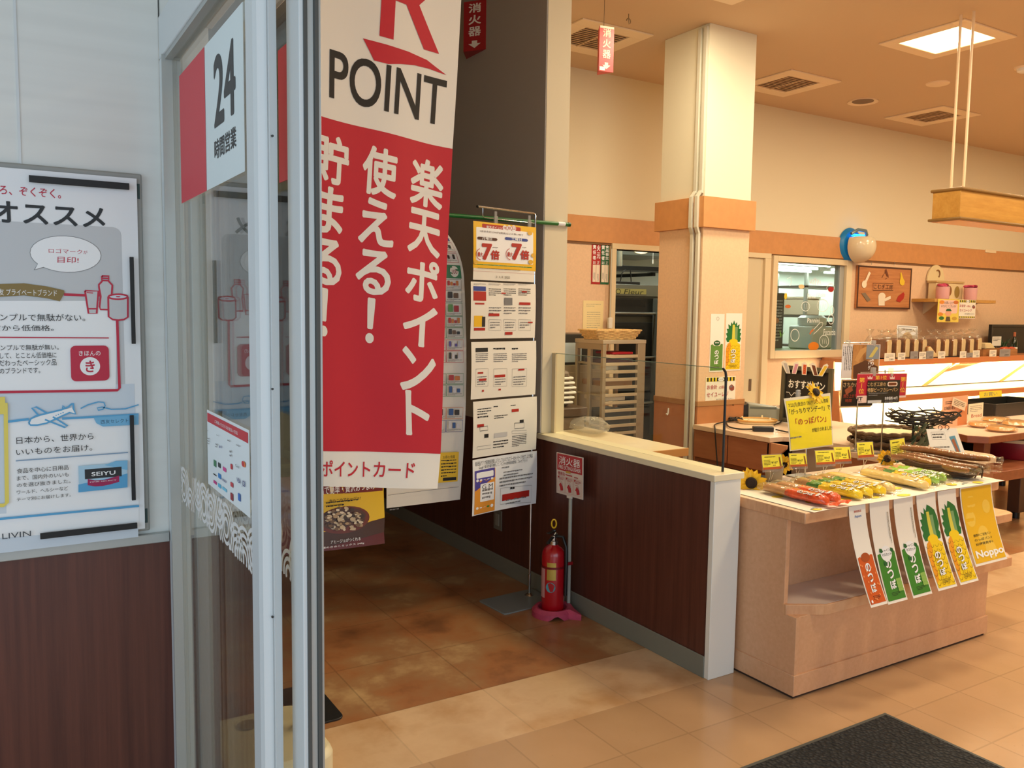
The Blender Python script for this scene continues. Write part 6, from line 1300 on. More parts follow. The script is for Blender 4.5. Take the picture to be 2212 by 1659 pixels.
stick = mat('bread_stick_crust', (150, 92, 46), .45, noise=(20, .18, 3), coat=.3)
for i, (x_, z_, dx_s, lb) in enumerate(((3.91, .052, -.03, 'brown bread stick in a clear bag, left one in the twig basket'), (3.965, .056, -.01, 'brown bread stick in a clear bag, middle one in the twig basket'), (4.02, .052, .03, 'brown bread stick in a clear bag, right one in the twig basket'), (3.995, .092, .06, 'brown bread stick in a clear bag, topmost in the twig basket'))):
    p0, p1 = Vector((x_-dx_s*.2, 2.64, DZ+z_)), Vector((x_+dx_s, 2.22, DZ+z_)); t = thing('bread_stick', lb, 'bread stick', tuple(p0), 'bread sticks in the twig basket')
    pts = [p0+(p1-p0)*(k/10)+Vector((.004*sin(k*1.3+i), 0, .004*sin(k*.6))) for k in range(11)]; MB().tube(pts, [.010, .0155, .017, .0175, .0175, .0175, .0175, .0175, .017, .015, .010], 12).build('stick', stick, t)
    MB().tube([pts[0]-(p1-p0)*.03]+pts+[p1+(p1-p0)*.09, p1+(p1-p0)*.13], [.016]+[.0195]*11+[.014, .02], 12).build('clear_bag', film_c, t)
# sunflowers
pet = mat('sunflower_petal', (255, 216, 56), .5); pet2 = mat('sunflower_petal_deep', (250, 200, 40), .5); dsk = mat('sunflower_disc', (40, 24, 16), .8, bump=(160, .5)); lfm = mat('flower_leaf_green', (34, 74, 40), .55)
def sunflower(c, n, r, lb, leaf=None, seed=1, stem=None, holder=None):
    c = Vector(c); n = Vector(n).normalized(); a = n.orthogonal().normalized(); b = n.cross(a); rnd = random.Random(seed)
    t = thing('sunflower', lb, 'artificial flower', tuple(c), 'artificial sunflowers on the display')
    MB().lathe([(0, -.006), (r*.36, -.004), (r*.40, .004), (r*.30, .012), (0, .014)], c, 24, n).build('disc', dsk, t)
    for k in range(17):
        q = 2*pi*k/17+rnd.uniform(-.1, .1); l = r*rnd.uniform(.9, 1.08); dr = a*cos(q)+b*sin(q); tg = n.cross(dr); m = MB(); bend = rnd.uniform(.0, .3); lay = k % 2
        vs = []; 
        for s_, w_ in ((.32, .09), (.55, .21), (.75, .19), (.92, .09), (1.04, .004)):
            o = c+dr*l*s_+n*(-.004-.004*lay+bend*r*(s_-.32)**2*(-1 if lay else 1)); vs += [o-tg*r*w_+n*.003, o-n*.002, o+tg*r*w_+n*.003]
        m.add(vs, [(i*3+j, i*3+j+1, i*3+j+4, i*3+j+3) for i in range(4) for j in range(2)]); m.build('petal', pet if lay else pet2, t)
    if leaf:
        for lv_ in leaf:
            dr = (a*cos(lv_)+b*sin(lv_)); tg = n.cross(dr); o = c-n*.012; vs = []
            for s_, w_ in ((.5, .05), (.9, .3), (1.3, .28), (1.7, .02)): p = o+dr*r*s_; vs += [p-tg*r*w_, p+n*-.004, p+tg*r*w_]
            MB().add(vs, [(i*3+j, i*3+j+1, i*3+j+4, i*3+j+3) for i in range(3) for j in range(2)]).build('leaf', lfm, t)
    if stem: MB().tube([c-n*.006]+[Vector(p) for p in stem], .003, 6).build('stem', lfm, t)
    return t
sunflower(at(1623, 1043, Y=2.60), (-.75, -.62, .1), .064, 'sunflower leaning on the low partition end at the left of the display', None, 1, [(2.90, 2.64, DT+.02), (2.93, 2.66, DT+.006)])
c = at(1693, 1003, Y=2.72); sunflower((c.x, c.y, c.z), (.45, .6, .3), .05, 'sunflower standing in the grey paper pot, seen from behind', None, 2, [(3.10, 2.69, DT+.09), (3.10, 2.69, DT+.03)])
t = thing('paper_pot', 'crumpled grey paper pot behind the first yellow price card', 'pot', (3.10, 2.69, DT))
m_ = MB(); m_.grid(lambda u, v: Vector((3.10+(.036+.008*v+.003*sin(9*2*pi*u)*v)*cos(2*pi*u), 2.69+(.036+.008*v+.003*sin(7*2*pi*u)*v)*sin(2*pi*u), DT+.0015+.075*v+.004*sin(5*2*pi*u)*v*v)), 36, 6)
m_.build('wrapper', mat('kraft_grey_paper', (150, 136, 112), .7), t); MB().lathe([(.033, .0015), (.035, .05), (.0, .05)], (3.10, 2.69, DT), 18).build('inner_pot', mat('kraft_grey_paper', (150, 136, 112)), t)
# yellow POP sign on its stand
yst = Vector((3.335, 2.705, DT+.0015)); O_y = Vector((3.33, 2.70, 0)); dY = Vector((cos(RAD(13)), sin(RAD(13)), 0)); nY = Vector((dY.y, -dY.x, 0))
def onY(x, y): k = ray(x, y); return EYE+k*((O_y+nY*.01-EYE).dot(nY)/k.dot(nY))
t = thing('sign_holder', 'small chrome sign holder behind the bread carrying the yellow sign', 'sign holder', tuple(yst))
MB().obox(yst+Vector((-.03, 0, .002)), (.06, 0, 0), (0, .045, 0), (0, 0, .002)).build('base_plate', steel, t, .002); MB().cyl(yst, (yst.x, yst.y, DT+.36), .004, 10).build('rod', chrome, t); c = onY(1727, 850); MB().obox((c.x, c.y+.008, c.z), dY*.014, nY*.006, (0, 0, .016)).build('clip', clip_m, t, .002)
s = flat(onY(1693, 861), onY(1793.5, 849), onY(1706, 975)); 
TLy, TRy, BLy, BRy = onY(1693, 861), onY(1793.5, 849), onY(1706, 975), onY(1800, 962)
def PY_(u, v): 
    return (BLy*(1-u)+BRy*u)*(1-v)+(TLy*(1-u)+TRy*u)*v+nY*(.006*sin(v*pi)*(1-u))
def LY_(x, y):
    q = onY(x, y); u, v = .5, .5
    for _ in range(12):
        l = BLy*(1-v)+TLy*v; r = BRy*(1-v)+TRy*v; d = r-l; u = (q-l).dot(d)/d.dot(d); bo = BLy*(1-u)+BRy*u; to = TLy*(1-u)+TRy*u; d = to-bo; v = (q-bo).dot(d)/d.dot(d)
    return (u, v)
lam = mat('laminate_sheen', (226, 224, 206), .15, coat=.6); s = Sheet(PY_, LY_, curved=.3, lift=.0008); s.base(lam, 1, 1, 6, 6, .0008)
s.nrm = lambda u, v: nY
ysun = mat('sign_yellow', (240, 226, 36), .3, coat=.4); s.rect(ysun, 1, 1, 1, 1) if False else s._put([(.025, .02), (.975, .02), (.975, .95), (.025, .95)], [(0, 1, 2, 3)], ysun)
s.text(ink, '7/22(月)放送の TBSテレビさん情報', 1701, 871, 1789, 871, .012); s.text(ink, '「がっちりマンデー!!」で', 1702, 884, 1793, 885, .016); s.text(mat('sign_brown_red', (170, 60, 40), .5), '「のっぽパン」', 1715, 904, 1784, 911, .022); s.text(ink, 'が紹介されました!', 1752, 924.5, 1797, 928, .012)
s.greek(grey_ink, 1704, 942, 1752, 945, 1, 3, .4)
tag(s.build('pop_sign'), 'large yellow handwritten sign with a plastic sheen standing behind the breads', 'sign')
c = onY(1757, 847)+nY*.012; sunflower(c, nY*.85+Vector((-.1, 0, .45)), .052, 'sunflower fixed on the top edge of the large yellow sign', None, 3)
c = at(1916, 991, Y=2.70); sunflower(c, (-.45, -.8, .35), .05, 'sunflower with dark leaves between the right price cards', (2.2, 3.0), 4, [(3.93, 2.70, DT+.03), (3.93, 2.71, DT+.006)])
c = at(1966, 984, Y=2.72); sunflower(c, (.25, -.35, .8), .05, 'sunflower lying open above the bread sticks', None, 5, [(4.08, 2.73, DT+.02), (4.06, 2.73, DT+.006)])
# price cards
cy_ = mat('card_yellow', (238, 226, 70), .35, coat=.3); cbr = mat('card_brown', (176, 84, 44), .35); chol = clear('card_holder_acrylic', (240, 230, 222), .06, 0, None, .12)
cards = [((1645.7, 983.5), (1688, 981), (1649, 1015), 'first yellow price card, above the grey paper pot'), ((1700, 979.6), (1736.8, 979), (1707.5, 1008.4), 'yellow price card with a bright glare ring, below the large yellow sign'), ((1756, 973.7), (1796.5, 972), (1764, 1004), 'third yellow price card from the low partition'),
         ((1798.7, 966), (1833.8, 965), (1804, 997.6), 'yellow price card overlapping behind the third one'), ((1849, 956.4), (1883.3, 954.6), (1854, 989), 'yellow price card in front of the rods of the ranking sign'), ((1922, 951.6), (1952.7, 946.5), (1927, 992), 'yellow price card between the two right sunflowers')]
for i, (a, b, c, lb) in enumerate(cards):
    yy = 2.66 if i != 1 else 2.655
    if i == 3: yy = 2.675
    A, B, C_ = at(*a, Y=yy), at(*b, Y=yy), at(*c, Y=yy-.015); t = thing('price_card', lb, 'price card', ((A.x+B.x)/2, yy, DT+.0015), 'yellow price cards on wire stands')
    s = flat(A, B, C_); s.base(cy_, s.W0, s.H0, th=.0012); s.L = (lambda s_: lambda x, y: (x*s_.W0, (1-y)*s_.H0))(s)
    s.rect(cbr, 0, .84, 1, 1); s.greek(mat('card_ink', (96, 90, 30), .5), .12, .1, .8, .2, 1, i, .6); s.greek(mat('card_ink', (96, 90, 30)), .06, .32, .4, .8, 5, i+7, .5); s.text(ink, '¥167', .44, .46, .76, .62, .012); s.greek(mat('card_ink', (96, 90, 30)), .5, .7, .78, .78, 1, i+3, .6)
    s.poly(mat('card_motif', (130, 80, 40), .4), [(.84, .2), (.9, .2), (.95, .82), (.86, .82)])
    s.build('card', t)
    h_ = flat(A+Vector((-.002, .0005, .003)), B+Vector((.004, .0005, .003)), C_+Vector((-.002, .0005, -.012))); h_.base(chol, h_.W0, h_.H0, th=.0025); h_.build('holder', t)
    bm_c = (C_+at(b[0]+(c[0]-a[0]), b[1]+(c[1]-a[1]), Y=yy-.015))/2+Vector((0, .004, -.008)); 
    for sg in (-1, 1): MB().tube([bm_c+Vector((sg*.016, 0, 0)), bm_c+Vector((sg*.006, .004, -.02)), Vector((bm_c.x+sg*.022, yy+.005+sg*.012, DT+.0035))], .0012, 5).build('wire_leg', chrome, t)
# hanging posters along the front edge
def strip(x0, x1_, L_, out, kind, lb):
    w = x1_-x0; z1 = DT-.0005; O = Vector((x0, 2.1775, z1-L_)); P = lambda u, v: O+Vector((u, -out*max(0, 1-v/L_)**1.5, v+ .0))
    s = Sheet(P, None, curved=.03, lift=.0008); s.base(ppaper, w, L_, 2, 14, .0008); s.W0, s.H0 = w, L_
    if kind == 'noppa':
        s.L = lambda x, y: (x*w, (1-y)*L_); s.rect(mat('poster_amber', (232, 184, 40), .35), .03, .02, .97, .97)
        for x, y, r in ((.3, .22, .13), (.22, .42, .14), (.5, .66, .17), (.6, .84, .16), (.75, .3, .12)): s.disc(mat('poster_amber_light', (238, 200, 80), .35), x, y, x+r, y+r*w/L_)
        for q, t_ in enumerate(('静岡のご当地パン', 'のっぽパン♪', '好評発売中♪')): s.text(ink, t_, .18, .62+q*.055, .72, .655+q*.055, .006)
        s.text(pw, 'Noppo', .10, .82, .96, .94, .04)
    elif kind == 'fizzy':
        nop(s, (mat('fizzy_orange', (208, 92, 40), .3), 'fizzy')); s.disc(mat('fizzy_badge', (170, 80, 40), .35), .5, .535, .76, .49); s.text(dr_, '静岡限定', .28, .05, .72, .075, .01); s.text(mat('fizzy_blue', (40, 110, 190), .4), 'Aqours', .3, .10, .7, .135, .012)
        for q in range(16): s.disc(mat('fizzy_bubble', (240, 150, 90), .3), .1+((q*37) % 80)/100, .6+((q*23) % 36)/100, .1+((q*37) % 80)/100+.035, .6+((q*23) % 36)/100+.01)
        s.disc(pw, .15, .95, .2, .935)
    elif kind == 'muscat':
        nop(s, (mat('muscat_green', (58, 132, 48), .3), 'muscat')); s.disc(paper, .5, .53, .78, .455); s.text(ink, 'シャイン', .3, .485, .72, .515, .02); s.text(ink, 'マスカット', .27, .525, .75, .555, .02)
        for x, y in ((.2, .47), (.74, .48), (.3, .6)): s.poly(mat('clover_green', (24, 96, 52), .35), [(x, y), (x+.12, y+.01), (x+.15, y+.035), (x+.08, y+.05), (x-.02, y+.035)])
        for q in range(12): x, y = .72+.08*(q % 3), .80+.03*(q//3); s.disc(mat('grape_green', (140, 184, 92), .25), x, y, x+.055, y+.018)
        s.greek(ink, .82, .12, .9, .44, 2, 3, .5, True)
    else: nop(s, 'pine')
    tag(s.build('bread_poster'), lb, 'poster', 'posters hanging from the front of the display unit'); 
strip(2.962, 3.068, .385, .125, 'fizzy', 'narrow orange and white poster hanging at the left of the display front')
strip(3.096, 3.226, .40, .110, 'muscat', 'narrow green muscat poster hanging next to the orange poster')
strip(3.258, 3.391, .40, .115, 'muscat', 'narrow green muscat poster hanging next to the pineapple posters')
strip(3.418, 3.557, .392, .126, 'pine', 'narrow pineapple poster hanging next to the green posters')
strip(3.575, 3.714, .39, .130, 'pine', 'narrow pineapple poster hanging next to the wide yellow poster')
strip(3.747, 4.005, .343, .096, 'noppa', 'wide yellow poster hanging at the right of the display front')
# door mat
mm = mat('mat_charcoal', (46, 48, 50), .95); nt = mm.node_tree; g_ = nt.nodes.new('ShaderNodeTexCoord'); v_ = nt.nodes.new('ShaderNodeTexVoronoi'); v_.inputs['Scale'].default_value = 70; r_ = nt.nodes.new('ShaderNodeValToRGB')
r_.color_ramp.elements[0].color = (.055, .058, .062, 1); r_.color_ramp.elements[1].color = (.012, .013, .015, 1); r_.color_ramp.elements[1].position = .5
nt.links.new(g_.outputs['Object'], v_.inputs[0]); nt.links.new(v_.outputs[0], r_.inputs[0]); nt.links.new(r_.outputs[0], nt.nodes['Principled BSDF'].inputs[0]); bp_ = nt.nodes.new('ShaderNodeBump'); bp_.inputs['Distance'].default_value = .01; bp_.invert = True; nt.links.new(v_.outputs[0], bp_.inputs['Height']); nt.links.new(bp_.outputs[0], nt.nodes['Principled BSDF'].inputs['Normal'])
t = thing('door_mat', 'dark charcoal ribbed door mat on the cream tiled floor', 'door mat', (2.3, 1.2, 0))
MB().box(1.75, 2.905, .55, 1.925, .001, .009).build('pile', mm, t); MB().box(1.73, 2.925, .53, 1.943, .0005, .005).build('rubber_border', rubber, t, .001)
# ---------------------------------------------------------------- wire stand with ivy and note
dkw = mat('dark_wire', (34, 30, 26), .5, .3)
WX, WY = 4.66, 2.98
t = thing('wire_stand', 'dark wire basket stand trailing ivy leaves on the counter', 'wire stand', (WX, WY, CT))
for x_ in (WX-.05, WX+.04): MB().cyl((x_, WY, CT+.0005), (x_, WY, .93), .006, 8).build('leg', dkw, t)
MB().tube([(WX-.12, WY-.07, CT+.006), (WX+.13, WY-.07, CT+.006), (WX+.13, WY+.08, CT+.006), (WX-.12, WY+.08, CT+.006)], .006, 6, True).build('foot_frame', dkw, t); MB().cyl((WX-.12, WY, CT+.006), (WX+.13, WY, CT+.006), .005, 6).build('foot_bar', dkw, t)
for i in range(6):
    f = .62+.38*i/5; z_ = .905+.010*i; k = 44
    MB().tube([Vector((WX+.12+.27*f*cos(q), WY+.05+.17*f*sin(q), z_+.006*sin(7*q+i*2))) for q in [2*pi*m/k for m in range(k)]], .0055, 5, True).build('hoop', dkw, t)
rnd = random.Random(21)
for i in range(16):
    q = rnd.uniform(0, 6.28); MB().tube([Vector((WX+.12+.27*f*cos(q+dq), WY+.05+.17*f*sin(q+dq), .905+.07*h)) for f, dq, h in ((.6, 0, 0), (.8, .25, .5), (1.02, .5, 1.05))], .0035, 5).build('twisted_wire', dkw, t)
for i in range(4): MB().tube([Vector((WX+.12-.18*cos(0)+.09*i, WY+.05-.13, .913)), Vector((WX+.12-.18+.09*i, WY+.05+.13, .913))], .004, 5).build('base_wire', dkw, t)
iv = mat('ivy_green', (52, 84, 66), .5, noise=(30, .3, 2))
ivt = thing('ivy_garland', 'artificial ivy hanging from the left of the wire stand', 'artificial ivy', (WX-.1, WY-.08, .84))
for i in range(13):
    c = Vector((WX-.21+rnd.uniform(0, .2), WY-.12+rnd.uniform(-.02, .03), .79+rnd.uniform(0, .13))); r = rnd.uniform(.025, .045); a0 = rnd.uniform(0, 6.28); tx = Vector((1, 0, rnd.uniform(-.4, .4))).normalized(); tz = Vector((rnd.uniform(-.3, .3), -.5, 1)).normalized(); n = 10
    pts = [c+(tx*cos(a0+2*pi*k/n)+tz*sin(a0+2*pi*k/n))*r*(1 if k % 2 == 0 else .55) for k in range(n)]; MB().add([c+Vector((0, -.006, 0))]+pts, [(0, 1+k, 1+(k+1) % n) for k in range(n)]).build('leaf', iv, ivt)
MB().tube(sm([Vector((WX-.2, WY-.10, .93)), Vector((WX-.16, WY-.11, .87)), Vector((WX-.08, WY-.12, .83)), Vector((WX-.02, WY-.11, .80))]), .002, 5).build('vine', iv, ivt)
A, B, C_ = at(2001, 927, Y=2.77), at(2066, 925, Y=2.77), at(2016, 999, Y=2.69); D_ = at(2091, 997, Y=2.69)
N_ = (B-A).cross(C_-A).normalized(); N_ = N_ if N_.y < 0 else -N_
s = Sheet(lambda u, v: (C_*(1-u)+D_*u)*(1-v)+(A*(1-u)+B*u)*v, None, curved=.4, lift=.0008); s.nrm = lambda u, v: N_; s.base(mat('note_laminate', (216, 218, 216), .2, coat=.5), 1, 1, 2, 2)
s.L = lambda x, y: (x, 1-y); s.line(grey_ink, [(.12, .1), (.55, .1), (.55, .32), (.12, .32)], .008, True); s.greek(ink, .15, .13, .52, .3, 2, 3, .5); s.greek(ink, .1, .5, .6, .95, 4, 8, .35); s.poly(mat('note_blue', (70, 130, 160), .5), [(.66, .25), (.86, .22), (.88, .95), (.74, .95), (.72, .6)]); s.poly(mat('note_brown', (140, 80, 50), .5), [(.7, .35), (.8, .3), (.83, .6), (.85, .9), (.77, .9), (.74, .6)])
tag(s.build('note_sheet'), 'laminated handwritten note hanging from the wire stand on two rings', 'note')
for k in (.45, .68):
    c = A*(1-k)+B*k; MB().tube([c+Vector((0, .012*cos(q), .012*sin(q)+.006)) for q in [i*pi/6 for i in range(12)]], .002, 5, True).build('ring', dkw, t)
# ---------------------------------------------------------------- sign rods with bakery signs on the counter
def rodstand(x, y, z1, xa, xb, zb, lb):
    t = thing('sign_holder', lb, 'sign holder', (x, y, CT)); MB().lathe([(.045, .0005), (.045, .004), (.01, .008), (.006, .02)], (x, y, CT), 20).build('base', steel, t); MB().cyl((x, y, CT+.006), (x, y, z1), .0042, 8).build('rod', chrome, t); MB().cyl((xa, y, zb), (xb, y, zb), .003, 8).build('crossbar', chrome, t); return t
yA = 3.24; pA = at(1843, 975, Z=CT); zA = at(1850, 740, Y=yA).z; xa, xb = at(1822, 742, Y=yA).x, at(1892, 742, Y=yA).x
t = rodstand(4.44, yA, zA, xa, xb, zA, 'chrome sign rod carrying the baguette sign')
for x_ in (1833, 1888): c = at(x_, 741, Y=yA-.006); MB().box(c.x-.012, c.x+.012, yA-.012, yA+.006, c.z-.022, c.z+.016).build('clip', clip_m, t, .002)
s = flat(at(1816, 743, Y=yA-.010), at(1898, 744, Y=yA-.010), at(1816, 818, Y=yA-.010)); s.base(mat('sign_pale', (216, 212, 214), .35), s.W0, s.H0); bgm = wood('baguette_photo', (120, 72, 36), (206, 150, 90), (9, 9, 4), .4)
s.rect(bgm, 1843, 744, 1896, 818); s.poly(mat('photo_brown', (84, 50, 34), .4), [(1843, 790), (1870, 778), (1896, 792), (1896, 818), (1843, 818)]); s.poly(mat('photo_crust', (196, 146, 88), .4), [(1846, 778), (1858, 755), (1876, 746), (1884, 746), (1866, 764), (1852, 782)])
s.greek(ink, 1821, 748, 1841, 800, 6, 4, .35, True); s.vtext(pw, 'おり', 1884, 790, 772, .025, .02); s.vtext(pw, 'パゲ', 1877, 800, 776, .025, .02)
s.rect(mat('photo_slate', (130, 138, 146), .4), 1872, 745, 1898, 776); s.poly(mat('photo_straw', (196, 180, 100), .4), [(1876, 772), (1892, 748), (1897, 752), (1884, 772)])
tag(s.build('bread_sign'), 'white and brown baguette photo sign on a chrome rod in front of the lit shelf', 'sign')
s = flat(at(1820, 820, Y=yA+.004), at(1886, 820, Y=yA+.004), at(1815, 881, Y=yA+.004)); s.base(mat('sign_wood_frame', (222, 196, 150), .45), s.W0, s.H0, th=.006); s.rect(mat('sign_black', (30, 26, 24), .4), 1820, 823, 1884, 876)
s.text(mat('sign_cream_ink', (226, 206, 160), .5), 'さちかパン', 1822, 826, 1862, 836, .01); s.line(mat('sign_bread', (150, 84, 56), .5), [(1826, 848), (1833, 843), (1841, 838)], .035); s.text(mat('sign_rust_ink', (170, 70, 50), .5), '焼き上がり', 1822, 851, 1850, 859, .01); s.text(mat('sign_rust_ink', (170, 70, 50)), '時間', 1826, 862, 1839, 869, .01)
tag(s.build('bread_sign'), 'black sign in a pale wooden frame half hidden behind the red ranking sign', 'sign')
yR = 3.09; zR = at(1905, 803, Y=yR).z; xa, xb = at(1860, 803, Y=yR).x, at(1954, 803, Y=yR).x
t = rodstand(4.475, yR, zR+.01, xa, xb, zR, 'chrome sign rod carrying the red ranking sign')
for x_ in (1887, 1925): c = at(x_, 803, Y=yR-.006); MB().box(c.x-.014, c.x+.014, yR-.014, yR+.006, c.z-.026, c.z+.024).build('clip', clip_m, t, .002)
s = flat(at(1850, 807, Y=yR-.012), at(1957, 806, Y=yR-.012), at(1850, 862, Y=yR-.012)); s.base(mat('rank_border', (226, 200, 190), .4), s.W0, s.H0); s.rect(mat('rank_red', (180, 34, 60), .4), 1851.5, 808.5, 1955.5, 854)
gold = mat('rank_gold', (232, 186, 60), .4); s.vtext(gold, '第1位', 1860, 851, 815, .05, .02); s.vtext(gold, '第1位', 1949, 848, 813, .05, .02); s.text(gold, '第1位', 1891, 811, 1915, 820, .02)
for x_ in (1879, 1927): s.poly(mat('rank_crown', (226, 196, 190), .4), [(x_-5, 819), (x_-5.5, 812), (x_-2.5, 816), (x_, 811), (x_+2.5, 816), (x_+5.5, 812), (x_+5, 819)])
s.rect(mat('rank_border', (226, 200, 190)), 1850.5, 855, 1871, 861)
tag(s.build('bread_sign'), 'red and gold first place ranking sign clipped to a chrome rod', 'sign')
s = flat(at(1871, 822, Y=yR-.018), at(1941, 821, Y=yR-.018), at(1872, 872, Y=yR-.018)); s.base(mat('rank_black', (32, 34, 32), .35), s.W0, s.H0); s.text(mat('rank_tan', (206, 172, 120), .5), 'こむぎ工房の', 1874, 826, 1913, 834, .01); s.text(mat('rank_tan', (206, 172, 120)), '特製ビーフカレーパン', 1874, 838, 1939, 846, .012); s.text(pw, '本体価格140円', 1911, 857, 1938, 863, .006); s.text(grey_ink, '税込価格151円', 1911, 865, 1938, 870, .006); s.rect(mat('rank_slip', (196, 200, 204), .4), 1874, 865, 1903, 870); s.rrect(mat('rank_pale', (226, 206, 190), .4), 1917, 825, 1938, 834, .012); s.rrect(mat('rank_bread', (130, 70, 40), .4), 1919, 826.5, 1936, 832.5, .01); s.greek(grey_ink, 1876, 848, 1917, 855, 2, 3, .4)
tag(s.build('bread_sign'), 'black price board with bread name fixed in front of the red ranking sign', 'sign')
s = flat(at(1851, 856, Y=yR-.016), at(1871, 855, Y=yR-.016), at(1852, 871, Y=yR-.016)); s.base(mat('rank_border', (226, 200, 190)), s.W0, s.H0); s.text(ink, 'IT', 1852.5, 858, 1863, 865, .04); s.greek(grey_ink, 1853, 866, 1868, 870, 1, 3); tag(s.build('sticker'), 'small white card with bold black letters below the ranking sign corner', 'card')

# ---------------------------------------------------------------- lit bread shelf along the back wall
SX0, SX1 = 7.62, 12.4
shelf_w = mat('shelf_white_panel', (246, 236, 214), .4); lip = mat('shelf_orange_edge', (206, 124, 70), .4)
t = thing('bread_shelf', 'orange brown bread shelf with glowing white tiers along the back wall', 'bread shelf', (9.5, 5.8, 0))
MB().prism([(SX0-.02, 6.035, 0), (SX0-.02, 5.50, 0), (SX0-.02, 5.50, .375), (SX0-.02, 5.74, .375), (SX0-.02, 5.78, .74), (SX0-.02, 5.86, .74), (SX0-.02, 5.86, 1.055), (SX0-.02, 6.035, 1.055)], (.025, 0, 0)).build('side_panel', orange_wood, t, .002)
MB().prism([(SX0, 5.70, .36), (SX0, 5.80, .70), (SX0, 6.03, .70), (SX0, 6.03, .36)], (SX1-SX0, 0, 0)).build('lower_back_panel', shelf_w, t)
MB().prism([(SX0, 5.845, .74), (SX0, 5.87, 1.045), (SX0, 6.03, 1.045), (SX0, 6.03, .74)], (SX1-SX0, 0, 0)).build('upper_back_panel', shelf_w, t)
MB().box(SX0, SX1, 5.42, 6.03, 1.045, 1.085).build('top_board', orange_wood, t, .003); MB().box(SX0, SX1, 5.40, 5.42, 1.03, 1.095).build('top_lip', lip, t, .003)
MB().box(SX0, SX1, 5.27, 5.95, .70, .725).build('middle_board', shelf_w, t, .002); MB().box(SX0, SX1, 5.25, 5.27, .675, .735).build('middle_lip', lip, t, .003)
MB().box(SX0, SX1, 5.12, 6.03, .335, .375).build('base_board', shelf_w, t, .002); MB().box(SX0, SX1, 5.10, 5.12, .30, .385).build('base_lip', lip, t, .003); MB().box(SX0, SX1, 5.16, 6.03, 0, .335).build('base_cabinet', orange_wood, t)
for x_ in (9.15, 10.75):
    MB().prism([(x_, 5.44, 1.045), (x_, 5.47, 1.045), (x_, 5.84, .74), (x_, 5.80, .74)], (.03, 0, 0)).build('brace', lip, t); MB().prism([(x_, 5.30, .70), (x_, 5.33, .70), (x_, 5.70, .385), (x_, 5.66, .385)], (.03, 0, 0)).build('brace', lip, t)
for z_, y_, w_ in ((1.036, 5.50, 46), (.690, 5.36, 40)):
    MB().cyl((SX0+.05, y_, z_-.012), (SX1-.05, y_, z_-.012), .010, 10).build('strip_lamp', mat('strip_lamp_emit', (255, 226, 160), .4, emit=8), t)
    for k in range(3):
        xm = SX0+.8+k*1.6; area_light('strip_light', (xm-9.5, y_-5.8, z_-.024), (1.55, .03), w_*1.0, (1, .82, .46), (0, .75, -.65), t)
# loaves
loaf_c = mat('loaf_crust', (150, 96, 52), .6, noise=(22, .22, 3)); loaf_i = mat('loaf_crumb', (238, 212, 158), .75, bump=(90, .25)); bagf = clear('loaf_bag', (248, 246, 240), .09, .04, (28, .7), .05)
LZ = 1.086
MB_tr = thing('bread_tray', 'low black tray under the bagged loaves on the bread shelf', 'tray', (9.2, 5.62, LZ)); MB().box(8.0, 10.04, 5.47, 5.86, LZ, LZ+.012).build('pan', tr, MB_tr, .003)
def loaf(px_, lb, wide=.082, h=.155, ry=0, dz=0):
    c = at(px_, 745, Y=5.52); x = c.x; t = thing('bread_loaf', lb, 'bread loaf', (x, 5.60, LZ+.0125), 'bagged loaves on the bread shelf'); z0 = LZ+.0128
    def prof(f, g=1): return [(-wide/2*f, 0), (wide/2*f, 0), (wide/2*f, h*.72*g), (wide/2*f*1.08, h*.82*g), (wide/2*f*.8, h*.97*g), (0, h*1.0*g), (-wide/2*f*.8, h*.97*g), (-wide/2*f*1.08, h*.82*g), (-wide/2*f, h*.72*g)]
    MB().prism([(x+a, 5.502, z0+b) for a, b in prof(1)], (0, .19, 0)).build('crust', loaf_c, t, .006); MB().prism([(x+a, 5.499, z0+.006+b*.96) for a, b in prof(.9)], (0, .004, 0)).build('cut_face', loaf_i, t)
    rnd = random.Random(int(px_)); N = 20; prof_b = [(1.14, 0), (1.2, .5), (1.2, .95), (.9, 1.12), (.3, 1.24), (.14, 1.28), (.3, 1.36), (.7, 1.46), (.8, 1.5)]; ph = rnd.uniform(0, 6)
    vs = []
    for f, g in prof_b:
        for i in range(N):
            q = 2*pi*i/N; rx = (wide/2)*f*(1+(.10*sin(5*q+ph) if g > 1 else .02*sin(3*q))); ryy = .10*min(f, 1.06)*(.6 if g > 1.15 else 1)*(1+(.12*sin(4*q+ph) if g > 1 else 0)); sq = lambda v: math.copysign(abs(v)**.6, v)
            vs.append(Vector((x+rx*sq(cos(q)), 5.597+ryy*sq(sin(q)), z0+h*g+(.012*sin(7*q+ph) if g > 1.45 else 0))))
    MB().add(vs, [(k*N+i, k*N+(i+1) % N, (k+1)*N+(i+1) % N, (k+1)*N+i) for k in range(len(prof_b)-1) for i in range(N)]).build('clear_bag', bagf, t)
    MB().tube([Vector((x+.007*cos(q), 5.597+.012*sin(q), z0+h*1.28)) for q in [i*pi/5 for i in range(10)]], .0025, 5, True).build('tie', mat('tie_white', (230, 226, 214), .5), t)
for px_, lb in ((1918, 'bagged loaf nearest the baguette sign on the bread shelf'), (1938, 'second bagged loaf from the baguette sign'), (1957, 'bagged loaf in front of the white framed sign'), (1976, 'fourth bagged loaf from the baguette sign'), (1994, 'bagged loaf beside the leaning cut slice'),
              (2024, 'bagged loaf just right of the leaning cut slice'), (2042, 'bagged loaf second right of the leaning cut slice'), (2060, 'bagged loaf below the pink pots, left of three'), (2078, 'bagged loaf below the pink pots, middle of three'), (2096, 'bagged loaf below the pink pots, right of three'), (2113, 'last bagged loaf before the wooden crate')): loaf(px_, lb, .078, .205 if px_ % 2 else .195)
